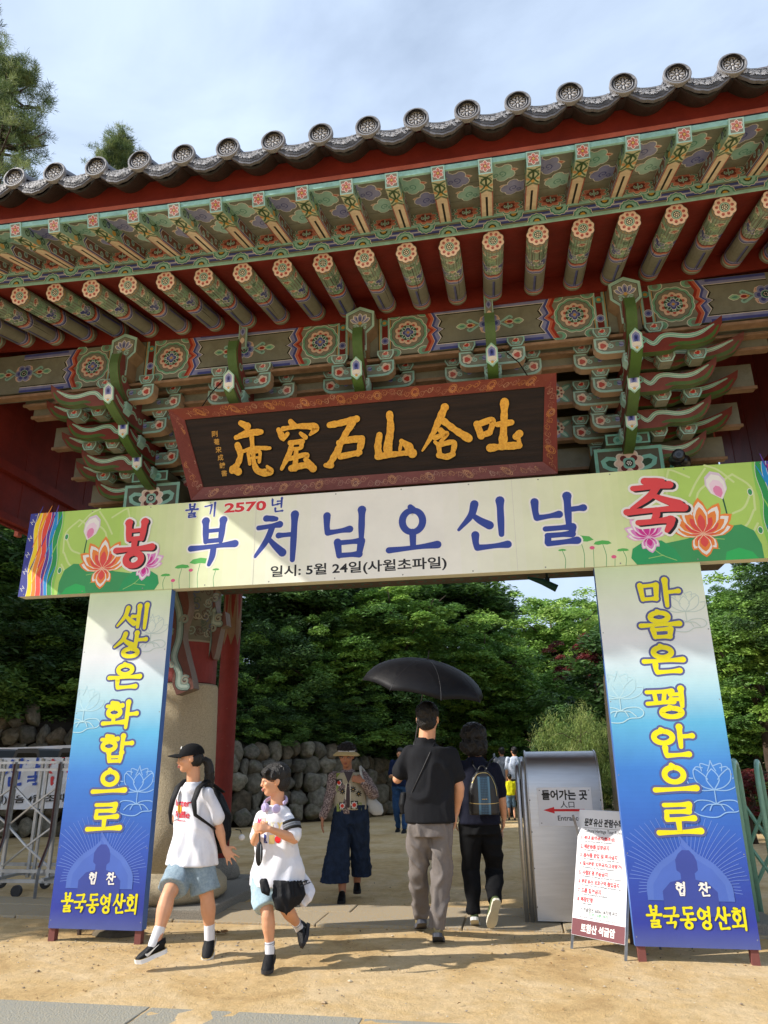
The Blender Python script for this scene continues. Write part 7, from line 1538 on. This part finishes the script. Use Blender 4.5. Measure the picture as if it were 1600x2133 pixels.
loft(sk, [(pel, sdv, frv, .15, .1), (chest, sdv, frv, .14, .1), (nk + Vector((0, 0, -.04)), sdv, frv, .08, .06)])
elL, wrL = J(686, 1665, -.04), J(672, 1704, -.1); elR, wrR = J(777, 1652, .0), J(757, 1628, -.16); limb(sk, shL - SD, elL, .045, .038); limb(sk, elL, wrL, .036, .026); limb(sk, shR - SD, elR, .045, .038); limb(sk, elR, wrR, .036, .026)
hand(sk, wrL, (-.05, -.1, -1), (-1, -.2, 0), .95, .25, .1, 1); hand(sk, wrR, (-1, -.1, .35), (0, -1, .3), .95, .5, .05, 1, .4)
anL, anR = J(713, 1858, -.05), J(744, 1838, .2); limb(sk, pel + Vector((-.08, 0, 0)), anL, .08, .04); limb(sk, pel + Vector((.08, 0, 0)), anR, .08, .04)
me = local(remesh(sk, .0085, 2), B); me.materials.append(M_SKIN2); obj('body', me, t); face_bits(t, B, P_, rot, 1.02, lips='#9a5a50')
hr = MB(); hr.ell(P_(0, -.02, .055), (.095, .11, .09), 18, 12, rot=rot); hr.ell(P_(0, -.05, .0), (.09, .08, .08), 16, 10, rot=rot); hm = local(remesh(hr, .008, 1, (.022, 45, 45, 45, 7)), B); hm.materials.append(mat('dark_brown_curls', C('#241a18'), rough=.6, noise=.4, nscale=60, bump=.6, bscale=100)); obj('hair', hm, t)
vz = MB(); vs = []
for i in range(13):
    a = -1.5 + 3.0 * i / 12
    for r_, dz in ((.09, .062), (.125, .05), (.16, .03)): vs.append(P_(math.sin(a) * r_ * .92, math.cos(a) * r_ - .01, dz - .03 * abs(math.sin(a)) ** 2 * (r_ / .18)) - B)
n_ = 39; vz.add([tuple(v) for v in vs] + [tuple(v + u_ * .006) for v in vs], [(3 * i + k, 3 * i + 3 + k, 3 * i + 4 + k, 3 * i + 1 + k) for i in range(12) for k in range(2)] + [(n_ + 3 * i + k, n_ + 3 * i + 1 + k, n_ + 3 * i + 4 + k, n_ + 3 * i + 3 + k) for i in range(12) for k in range(2)] + [(3 * i + 2, 3 * i + 5, n_ + 3 * i + 5, n_ + 3 * i + 2) for i in range(12)], C('#d8bd84')); vz.build('visor_brim', cloth_mat('straw_cloth', '#d8bd84', .15, 60, .5, 200), t, smooth=True)
vb = MB(); vb.tube([P_(math.sin(a) * .086, math.cos(a) * .098 - .008, .052) - B for a in np.linspace(-1.7, 1.7, 13)], .012, 6, C('#e2dcd0'), ell=1.4); vb.build('visor_band', ENAMEL, t, smooth=True)
bl = MB(); loft(bl, [(pel + Vector((0, 0, -.02)), sdv, frv, .17, .12), (pel.lerp(chest, .6), sdv, frv, .165, .12), (chest + Vector((0, 0, .05)), sdv, frv, .165, .11), (nk + Vector((0, 0, -.04)), sdv, frv, .1, .075), (nk + Vector((0, 0, .015)), sdv, frv, .058, .055)])
limb(bl, shL, elL, .062, .056); limb(bl, elL, wrL.lerp(elL, .1), .056, .042); limb(bl, shR, elR, .064, .07); limb(bl, elR, wrR.lerp(elR, .15), .068, .045); garment(bl, .011, 2, (.012, 9, 9, 9, 1), M_FLOR, 'blouse', t, B)
ve = MB(); loft(ve, [(pel + Vector((0, 0, .02)), sdv, frv, .182, .132), (pel.lerp(chest, .6), sdv, frv, .178, .132), (chest + Vector((0, 0, .06)), sdv, frv, .15, .118), (shL.lerp(shR, .5) + Vector((0, 0, .045)), sdv, frv, .125, .09)]); vest = garment(ve, .0105, 2, (.007, 6, 6, 5, 2), cloth_mat('cream_crochet', '#c9bfa4', .2, 120, .8, 160), 'vest', t, B)
D = Draw(); FL = C('#3f3033')
D.poly([(-.06, .26), (.0, .12), (.06, .26)], FL); D.rect(-.03, -.2, .02, .12, FL, 1, 6)
for x in (-.035, .027): D.stroke([(x, -.2), (x, 0), (x * .7, .12)], .012, C('#e0d8c2'), n=3)
for x, y, w, h in ((-.13, .21, .05, .07), (-.12, -.16, .05, .09), (.13, .2, .04, .05), (.14, -.15, .05, .09), (-.14, .06, .03, .08)): D.rect(x - w / 2, y - h / 2, x + w / 2, y + h / 2, C('#8c9c50'))
for x, y, s_ in ((-.12, .13, .042), (-.075, -.14, .04), (.075, -.13, .046), (.09, .17, .036)):
    D.rect(x - s_, y - s_, x + s_, y + s_, C('#1c1c20'))
    for i in range(8): D.petal(x, y, s_ * .95, s_ * .5, i * PI / 4, WHT)
    for i in range(8): D.petal(x, y, s_ * .6, s_ * .4, i * PI / 4, C('#d83a24'))
for x, y in ((-.075, .03), (.06, .05), (.13, -.0)):
    for i in range(8): D.petal(x, y, .04, .014, i * PI / 4, C('#22221f'))
    D.disc(x, y, .008, OCH, 6)
D.items = [(P_q * .86, F_q, c_q, l_q) for P_q, F_q, c_q, l_q in D.items]
project_print(D, vest, chest + Vector((0, 0, -.07)), sdv, Z, frv, B, t, 'vest_pattern')
pt = MB()
for s1, an, w1, wx, wy in ((-1, anL, .17, (-.0), 0), (1, anR, .115, .0, 0)):
    hp = pel + Vector((s1 * .085, 0, 0)); lo = an + Vector((s1 * .03 - (.05 if s1 < 0 else -.02), 0, .09 if s1 < 0 else .06)); loft(pt, [(hp + Vector((0, 0, .07)), sdv, frv, .1, .11), (hp + Vector((0, 0, -.1)), sdv, frv, .105, .12), (hp.lerp(lo, .5), sdv, frv, .118 if s1 < 0 else .1, .12), (lo, sdv, frv, w1 * .86, .12)], 22)
loft(pt, [(pel + Vector((0, 0, .06)), sdv, frv, .165, .115), (pel + Vector((0, 0, -.12)), sdv, frv, .19, .125)]); garment(pt, .012, 2, (.014, 16, 16, .9, 5), M_NAVY, 'wide_trousers', t, B)
shoe(t, anL, J(710, 1872, -.25), (0, -.1, 1), B, .95, '#141416', '#232326', tread='#232326'); shoe(t, anR, J(744, 1852, .05), (0, -.1, 1), B, .95, '#141416', '#232326', tread='#232326')
tb = thing('tote_bag', 'white cloth tote bag on the shoulder of the lady with the sun visor', 'bag', tuple(B)); mb = MB(); loft(mb, [(J(765, 1655, .08), sdv, frv, .05, .03), (J(776, 1675, .08), sdv, frv, .1, .045), (J(784, 1690, .08), sdv, frv, .085, .045), (J(786, 1698, .08), sdv, frv, .05, .03)]); garment(mb, .01, 2, (.008, 8, 8, 8, 1), cloth_mat('white_canvas', '#cfd0cc', .08), 'bag_body', tb, B)
mb = MB(); mb.tube([J(772, 1668, .06) - B, J(762, 1640, -.1) - B, J(752, 1612, -.13) - B, J(750, 1596, -.02) - B, J(758, 1605, .1) - B, J(772, 1660, .12) - B], .014, 6, C('#cfcfc8'), ell=.4); mb.build('shoulder_strap', ENAMEL, tb, smooth=True)

# ---- man with the umbrella, from behind ---------------------------------------
Y0 = 6.45
M_BTEE = cloth_mat('charcoal_cotton', '#1e1f23', .12, 30, .25, 200); M_GREY = cloth_mat('grey_brown_trousers', '#77706c', .12, 30, .3, 250)
t, B = person('man in charcoal T-shirt and grey trousers seen from behind under a black umbrella', tuple(PX(895, 1965, Y0)[:2]) + (0,))
hc = J(891, 1497, 0); face = Vector((.28, 1, 0)); sk = MB(); P_, sd_, f_, u_, rot = head_solid(sk, hc, face, Z, 1.2); nk = J(888, 1543, 0); limb(sk, nk + Vector((0, 0, -.04)), hc + Vector((0, -.0, -.05)), .075, .07)
shL, shR = J(849, 1558, .0), J(942, 1561, .0); pel = J(897, 1725, 0); chest = (shL + shR) / 2 + Vector((0, 0, -.1)); sdv = Vector((1, 0, 0)); frv = Vector((0, 1, 0))
loft(sk, [(pel, sdv, frv, .16, .11), (chest, sdv, frv, .17, .11), (nk + Vector((0, 0, -.05)), sdv, frv, .1, .07)])
elL, wrL = J(828, 1622, .06), J(858, 1590, .22); elR, wrR = J(957, 1640, .02), J(950, 1692, .12); limb(sk, shL - SD + Vector((.03, 0, -.02)), elL, .045, .043); limb(sk, elL, wrL, .043, .03); limb(sk, shR - SD + Vector((-.03, 0, -.02)), elR, .047, .045); limb(sk, elR, wrR, .045, .03, .007)
hand(sk, wrL, (.5, .4, .3), (-.3, .2, 1), 1.0, .8, .02, 1, .4); hand(sk, wrR, (-.15, .1, -1), (1, 0, 0), 1.05, .22, .06, -1)
hpL, hpR = pel + Vector((-.09, 0, 0)), pel + Vector((.09, 0, 0)); knL, knR = J(872, 1815, .12), J(920, 1822, .0); anL, anR = J(878, 1905, .38), J(911, 1932, .02); toL, toR = J(874, 1918, .6), J(915, 1945, .22)
limb(sk, hpL, knL, .06, .045); limb(sk, knL, anL, .045, .034); limb(sk, hpR, knR, .06, .045); limb(sk, knR, anR, .045, .034)
me = local(remesh(sk, .0085, 2), B); me.materials.append(M_SKIN); obj('body', me, t)
hr = MB(); hr.ell(P_(0, -.014, .04), (.098, .12, .103), 20, 12, rot=rot); hr.ell(P_(0, -.045, -.02), (.086, .073, .08), 16, 10, rot=rot); hm = local(remesh(hr, .008, 1, (.006, 70, 70, 14, 9)), B); hm.materials.append(M_HAIR); obj('hair', hm, t)
ts = MB(); loft(ts, [(pel + Vector((0, 0, .04)), sdv, frv, .212, .145), (pel + Vector((0, 0, .2)), sdv, frv, .205, .14), (chest + Vector((0, 0, -.08)), sdv, frv, .2, .135), (chest + Vector((0, 0, .05)), sdv, frv, .215, .125), (chest + Vector((0, 0, .105)), sdv, frv, .19, .11), (nk + Vector((0, 0, -.05)), sdv, frv, .125, .09), (nk + Vector((0, 0, -.02)), sdv, frv, .084, .078), (nk + Vector((0, 0, .028)), sdv, frv, .08, .076)], 24, 2.4)
sleeve(ts, shL + Vector((.025, 0, -.02)), elL, .74, .078, .074); sleeve(ts, shR + Vector((-.025, 0, -.02)), elR, .64, .08, .08); tee = garment(ts, .012, 3, (.012, 6, 6, 4.5, 31), M_BTEE, 't_shirt', t, B)
st = MB(); bvh = BVHTree.FromPolygons([v.co for v in tee.vertices], [tuple(p.vertices) for p in tee.polygons]); pp = []
for k in range(9):
    q = J(908, 1537).lerp(J(852, 1660), k / 8) - B; hit = bvh.ray_cast(Vector((q.x, q.y - .6, q.z)), Vector((0, 1, 0)), 1.5); pp.append((hit[0] if hit[0] else q) + Vector((0, -.004, 0)))
st.tube(pp, .004, 6, C('#1a1b1e')); st.build('bag_strap', M_BLK, t)
mb = MB(); loft(mb, [(J(842, 1650, .1), sdv, frv, .03, .05), (J(840, 1675, .1), sdv, frv, .04, .07), (J(842, 1695, .1), sdv, frv, .03, .05)]); sb = thing('shoulder_bag', 'small black shoulder bag at the left hip of the man with the umbrella', 'bag', tuple(B)); garment(mb, .01, 1, None, M_BAG, 'bag_body', sb, B)
def trousers(t, B, pel, legs, m, r0, r1, wr, hipw=.175, extra=0):
    pt = MB()
    for hp, kn, an in legs:
        lo = an + Vector((0, 0, -.01)); pts = [hp + Vector((0, 0, .05)), hp.lerp(kn, .3), hp.lerp(kn, .7), kn, kn.lerp(lo, .5), lo]
        pt.tube(pts, [r0, r0 * .98, r0 * .86, r0 * .78, r1 * 1.1, r1], 18); pt.ell(kn, (r0 * .78,) * 3, 12, 8); pt.ell(hp, (r0,) * 3, 12, 8)
    loft(pt, [(pel + Vector((0, 0, .1)), sdv, frv, hipw * .92, .12), (pel + Vector((0, 0, -.06)), sdv, frv, hipw, .13)]); return garment(pt, .012, 2, wr, m, 'trousers', t, B)
trousers(t, B, pel, ((hpL, knL, anL), (hpR, knR, anR)), M_GREY, .104, .068, (.013, 9, 9, 7, 2), .168)
shoe(t, anL, toL, (0, .2, 1), B, 1.12, '#8c7f5c', '#4a4c54', accent='d', tread='#3a3a40'); shoe(t, anR, toR, (0, .2, 1), B, 1.12, '#8c7f5c', '#4a4c54', accent='d', tread='#3a3a40')
# umbrella
um = thing('umbrella', 'open black umbrella held tilted over the couple', 'umbrella', tuple(B)); tip = J(893, 1362, -.12); axis = Vector((.17, -.22, .955)).normalized(); a1 = axis.cross(Vector((0, 1, 0))).normalized(); a2 = axis.cross(a1)
R_, ns, H_ = .545, 8, .25; vs = []; rings = 9
for i in range(rings + 1):
    s_ = i / rings
    for j in range(ns * 4):
        ph = 2 * PI * j / (ns * 4) + .25; seg = (j % 4) / 4; sag = math.sin(PI * seg) ** 1; r_ = R_ * math.sin(s_ * 1.32) / math.sin(1.32) * (1 - .055 * sag * s_ ** 1.5); z_ = -H_ * (1 - math.cos(s_ * 1.32)) / (1 - math.cos(1.32)) + .02 * sag * s_ ** 2
        vs.append(tip - axis * .05 + (a1 * math.cos(ph) + a2 * math.sin(ph)) * r_ + axis * z_ - B)
n_ = ns * 4; mb = MB(); mb.add([tuple(v) for v in vs], [(i * n_ + j, i * n_ + (j + 1) % n_, (i + 1) * n_ + (j + 1) % n_, (i + 1) * n_ + j) for i in range(rings) for j in range(n_)], C('#1c1d21'))
M_UMB = cloth_mat('black_umbrella_cloth', '#101014', .08, 8, .1, 100, rough=.55); o = mb.build('canopy', M_UMB, um, smooth=True)
so_ = o.modifiers.new('thickness', 'SOLIDIFY'); so_.thickness = .002
for j in range(ns):
    mb = MB(); mb.tube([Vector(vs[i * n_ + j * 4]) + axis * .001 for i in range(rings + 1)], .0028, 5, C('#232327')); e = Vector(vs[rings * n_ + j * 4]); mb.ell(e, (.006,) * 3, 6, 5, C('#101012')); mb.v = [tuple(v) for v in mb.v]; mb.build('rib', M_BLK, um)
grip = tip - axis * .82; mb = MB(); mb.tube([tip - B + axis * .03, tip - B - axis * .05], [.003, .006], 6, C('#17181a')); mb.build('ferrule', M_BLK, um)
mb = MB(); mb.tube([tip - axis * .05 - B, grip - B], .006, 8, C('#3a3b3f')); mb.build('shaft', M_BLK, um); mb = MB(); d_ = (grip - tip).normalized(); mb.tube([grip - d_ * .06 - B, grip + d_ * .06 - B, grip + d_ * .09 - B + Vector((.02, 0, 0))], .013, 8, C('#121214')); mb.build('handle', M_BLK, um, smooth=True)

# ---- woman with the small backpack ----------------------------------------------
Y0 = 7.0
M_DNAVY = cloth_mat('dark_navy_knit', '#171a2b', .15, 30, .25, 200); M_BLKC = cloth_mat('black_trouser_cloth', '#0f1013', .15, 30, .3, 250)
t, B = person('woman in dark navy and black with wavy hair, back turned, beside the man', tuple(PX(995, 1925, Y0)[:2]) + (0,))
hc = J(986, 1538, 0); face = Vector((-.1, 1, 0)); sk = MB(); P_, sd_, f_, u_, rot = head_solid(sk, hc, face, Z, 1.1); nk = J(990, 1575, 0); limb(sk, nk + Vector((0, 0, -.04)), hc + Vector((0, 0, -.05)), .065, .06)
shL, shR = J(962, 1592, .0), J(1030, 1596, .0); pel = J(1000, 1722, 0); chest = (shL + shR) / 2 + Vector((0, 0, -.1)); loft(sk, [(pel, sdv, frv, .16, .11), (chest, sdv, frv, .16, .11), (nk + Vector((0, 0, -.05)), sdv, frv, .09, .07)])
elL, wrL = J(950, 1655, .1), J(948, 1695, .2); elR, wrR = J(1044, 1655, .0), J(1050, 1702, .05); limb(sk, shL - SD, elL, .048, .042); limb(sk, elL, wrL, .04, .03); limb(sk, shR - SD, elR, .048, .042); limb(sk, elR, wrR, .041, .028, .005)
hand(sk, wrL, (0, .2, -1), (-1, 0, 0)); hand(sk, wrR, (-.1, .15, -1), (1, -.1, 0), .95, .35, .05, -1)
hpL, hpR = pel + Vector((-.085, 0, 0)), pel + Vector((.085, 0, 0)); knL, knR = J(979, 1812, .05), J(1030, 1815, .1); anL, anR = J(988, 1902, .0), J(1030, 1876, -.12); toL, toR = J(990, 1918, .2), J(1018, 1925, -.02)
limb(sk, hpL, knL, .06, .045); limb(sk, knL, anL, .045, .034); limb(sk, hpR, knR, .06, .045); limb(sk, knR, anR, .045, .034); me = local(remesh(sk, .009, 2), B); me.materials.append(M_SKIN); obj('body', me, t)
hr = MB(); hr.ell(P_(0, -.012, .035), (.115, .125, .11), 20, 12, rot=rot); hr.ell(P_(0, -.03, -.065), (.132, .105, .095), 18, 10, rot=rot); hm = local(remesh(hr, .009, 2, (.014, 26, 26, 14, 9)), B); hm.materials.append(M_HAIR); obj('hair', hm, t)
ts = MB(); loft(ts, [(pel + Vector((0, 0, .02)), sdv, frv, .19, .14), (pel + Vector((0, 0, .2)), sdv, frv, .18, .13), (chest, sdv, frv, .175, .125), (chest + Vector((0, 0, .08)), sdv, frv, .16, .11), (nk + Vector((0, 0, -.05)), sdv, frv, .11, .08), (nk, sdv, frv, .065, .06)]); sleeve(ts, shL, elL, .9, .066, .062); sleeve(ts, shR, elR, .9, .068, .066); garment(ts, .012, 3, (.008, 6, 6, 5, 3), M_DNAVY, 't_shirt', t, B)
trousers(t, B, pel, ((hpL, knL, anL), (hpR, knR, anR)), M_BLKC, .1, .064, (.012, 6, 6, 8, 2), .185)
shoe(t, anL, toL, (0, .1, 1), B, 1.0, '#5c6a44', '#d6d6d0', tread='#c8bda0'); shoe(t, anR, toR, (-.1, .96, .2), B, 1.0, '#5c6a44', '#d9d2be', tread='#cbbf9e')
ph = thing('phone', 'smartphone in the right hand of the woman with the small backpack', 'phone', tuple(B)); mb = MB(); q = wrR + Vector((-.02, .03, -.1)) - B; mb.box(q.x - .004, q.x + .004, q.y - .035, q.y + .035, q.z - .07, q.z + .06, C('#c9a79a')); bevel(mb.build('case', MATS['black_plastic'], ph), .003)
bp = thing('backpack', 'small black backpack with a blue patterned stripe on the woman beside the umbrella man', 'backpack', tuple(B)); bc = J(1001, 1648, 0) + Vector((0, -.2, 0)); mb = MB(); rt_ = Vector((1, 0, 0))
loft(mb, [(bc + Vector((0, 0, -.185)), rt_, frv, .132, .055), (bc + Vector((0, 0, -.1)), rt_, frv, .135, .06), (bc + Vector((0, 0, .03)), rt_, frv, .128, .06), (bc + Vector((0, 0, .12)), rt_, frv, .1, .05), (bc + Vector((0, 0, .175)), rt_, frv, .05, .03)], 28, 3.2); M_LEA = mat('black_leather', C('#1a1b1e'), rough=.35, noise=.15, nscale=20, bump=.15, bscale=150); bgm = garment(mb, .0095, 1, None, M_LEA, 'bag', bp, B)
D = Draw(); D.rect(-.052, -.18, .052, .13, C('#4b6d84'), 2, 12); D.rect(-.032, -.18, .032, .13, C('#2b4050'), 2, 12)
for i in range(22):
    for j in range(5): D.disc(-.025 + .0125 * j, -.17 + .0135 * i, .0042, C('#40607a'), 6)
put_text(D, 'MICHAEL KORS', 0, -.055, .045, .007, OCH, .03)
project_print(D, bgm, bc, rt_, Z, -frv, B, bp, 'stripe')
for k, pts_ in enumerate(([(-.128, -.085), (-.06, -.092), (.06, -.092), (.128, -.085)], [(.07, .13), (.1, .06), (.112, -.03)], [(-.1, .08), (-.05, .15), (.03, .16), (.07, .13)])):
    D = Draw(); D.stroke(pts_, .004, C('#c9b070'), n=8); project_print(D, bgm, bc, rt_, Z, -frv, B, bp, 'zip', MATS['wire_frame'], .005)
for q in (1, -1):
    mb = MB(); mb.tube([bc + Vector((q * .02, .04, .14)) - B, bc + Vector((q * .07, .1, .24)) - B, J(984 if q < 0 else 1028, 1578, -.0) + Vector((0, -.05, 0)) - B, J(984 if q < 0 else 1030, 1570, .05) + Vector((0, .05, 0)) - B], .012, 6, C('#2a3038'), ell=.4); mb.build('strap', M_LEA, bp, smooth=True)
mb = MB(); mb.tube([bc + Vector((.035 * math.cos(a), 0.01, .17 + .05 * math.sin(a))) - B for a in np.linspace(0, PI, 9)], .006, 6, C('#15161a')); mb.build('top_handle', M_LEA, bp, smooth=True)

# ---- people far back in the yard ----------------------------------------------------
def far_person(label, px, py, Y, H, top, bottom, hair='#15110f', skin=M_SKIN, face=(0, 1, 0), shorts=False, kneel=0, arms=0, sx=0):
    c = PX(px, py, Y); t, B = person(label, (c.x, c.y, 0)); s = H / 1.7; V_ = lambda x, y, z: B + Vector((x, y, z)) * s; sk = MB()
    fv = Vector(face).normalized(); sv = fv.cross(Z); P_, a, b_, c_, rot = head_solid(sk, V_(0, 0, 1.57), face, Z, s * (1.0 if H > 1.4 else 1.15)); limb(sk, V_(0, 0, 1.38), V_(0, 0, 1.52), .05 * s, .05 * s)
    L = lambda k, z, f=0: V_(0, 0, z) + sv * k * s + fv * f * s
    for k in (-1, 1):
        el = L(k * .22, 1.1, .02); wr = L(k * (.1 if arms else .22), 1.12 if arms else .84, .24 if arms else .06); limb(sk, L(k * .18, 1.38), el, .045 * s, .038 * s); limb(sk, el, wr, .038 * s, .028 * s); hand(sk, wr, (wr - el) * 1.0 + Vector((0, 0, -.02)), sv * k, s, .4, .05, 1); limb(sk, L(k * .09, .9), L(k * .1, .48, .03 * k), .08 * s, .052 * s); limb(sk, L(k * .1, .48, .03 * k), L(k * .1, .08, -.12 * k), .05 * s, .035 * s)
    loft(sk, [(L(0, .95), sv, fv, .15 * s, .1 * s), (L(0, 1.32), sv, fv, .16 * s, .1 * s)]); me = local(remesh(sk, .012, 2), B); me.materials.append(skin); obj('body', me, t)
    hr = MB(); hr.ell(P_(0, -.014, .04), tuple(q * s * (1 if H > 1.4 else 1.15) for q in (.084, .102, .085)), 16, 10, rot=rot); hr.ell(P_(0, -.045, -.01), (.07 * s, .06 * s, .07 * s), 12, 8, rot=rot); hm = local(remesh(hr, .012, 1), B); hm.materials.append(M_HAIR); obj('hair', hm, t)
    ts = MB(); loft(ts, [(L(0, .9), sv, fv, .19 * s, .13 * s), (L(0, 1.25), sv, fv, .18 * s, .12 * s), (L(0, 1.4), sv, fv, .13 * s, .09 * s), (L(0, 1.45), sv, fv, .06 * s, .06 * s)])
    for k in (-1, 1): limb(ts, L(k * .175, 1.38), L(k * .215, 1.16, .02), .065 * s, .06 * s)
    garment(ts, .014, 2, (.01, 8, 8, 6, 2), top, 't_shirt', t, B); pt = MB()
    for k in (-1, 1): limb(pt, L(k * .09, .9), L(k * .1, .5, .03 * k), .095 * s, .075 * s); (None if shorts else limb(pt, L(k * .1, .5, .03 * k), L(k * .1, .1, -.12 * k), .075 * s, .055 * s))
    loft(pt, [(L(0, 1.0), sv, fv, .16 * s, .11 * s), (L(0, .84), sv, fv, .17 * s, .115 * s)]); garment(pt, .014, 2, (.01, 8, 8, 8, 2), bottom, 'trousers' if not shorts else 'shorts', t, B)
    for k in (-1, 1): a = L(k * .1, .07, -.12 * k); shoe(t, a, a + fv * .17 * s + Vector((0, 0, -.03)), (0, 0, 1), B, s, '#1c1c20', '#3a3a3c', tread='#2a2a2a')
    return t
M_JEAN = cloth_mat('blue_jeans', '#33537c', .2, 20, .3, 200, '#27436a'); M_NV = cloth_mat('navy_top', '#182648', .15); M_YEL = cloth_mat('yellow_cotton', '#d8d420', .1); M_GRT = cloth_mat('grey_cotton', '#8b8f96', .1); M_WT = cloth_mat('pale_blue_cotton', '#c2cbdc', .08)
far_person('person in a navy top and blue jeans standing far back left of the umbrella man', 836, 1722, 15.6, 1.62, M_NV, M_JEAN, face=(-.3, -1, 0), arms=1)
far_person('child in a yellow T-shirt and denim shorts far back beside the steel cabinet', 1067, 1710, 18.2, 1.02, M_YEL, cloth_mat('grey_blue_denim', '#5c7488', .15), face=(.1, 1, 0), shorts=True)
far_person('adult in a grey T-shirt far back just left of the child in yellow', 1053, 1700, 19.4, 1.66, M_GRT, cloth_mat('stone_trousers', '#8c8f94', .1), face=(0, 1, 0))
far_person('adult in a pale shirt far back partly hidden by the steel rails', 1080, 1702, 19.0, 1.66, M_WT, cloth_mat('dark_trousers', '#2c2e36', .1), face=(0, 1, 0))
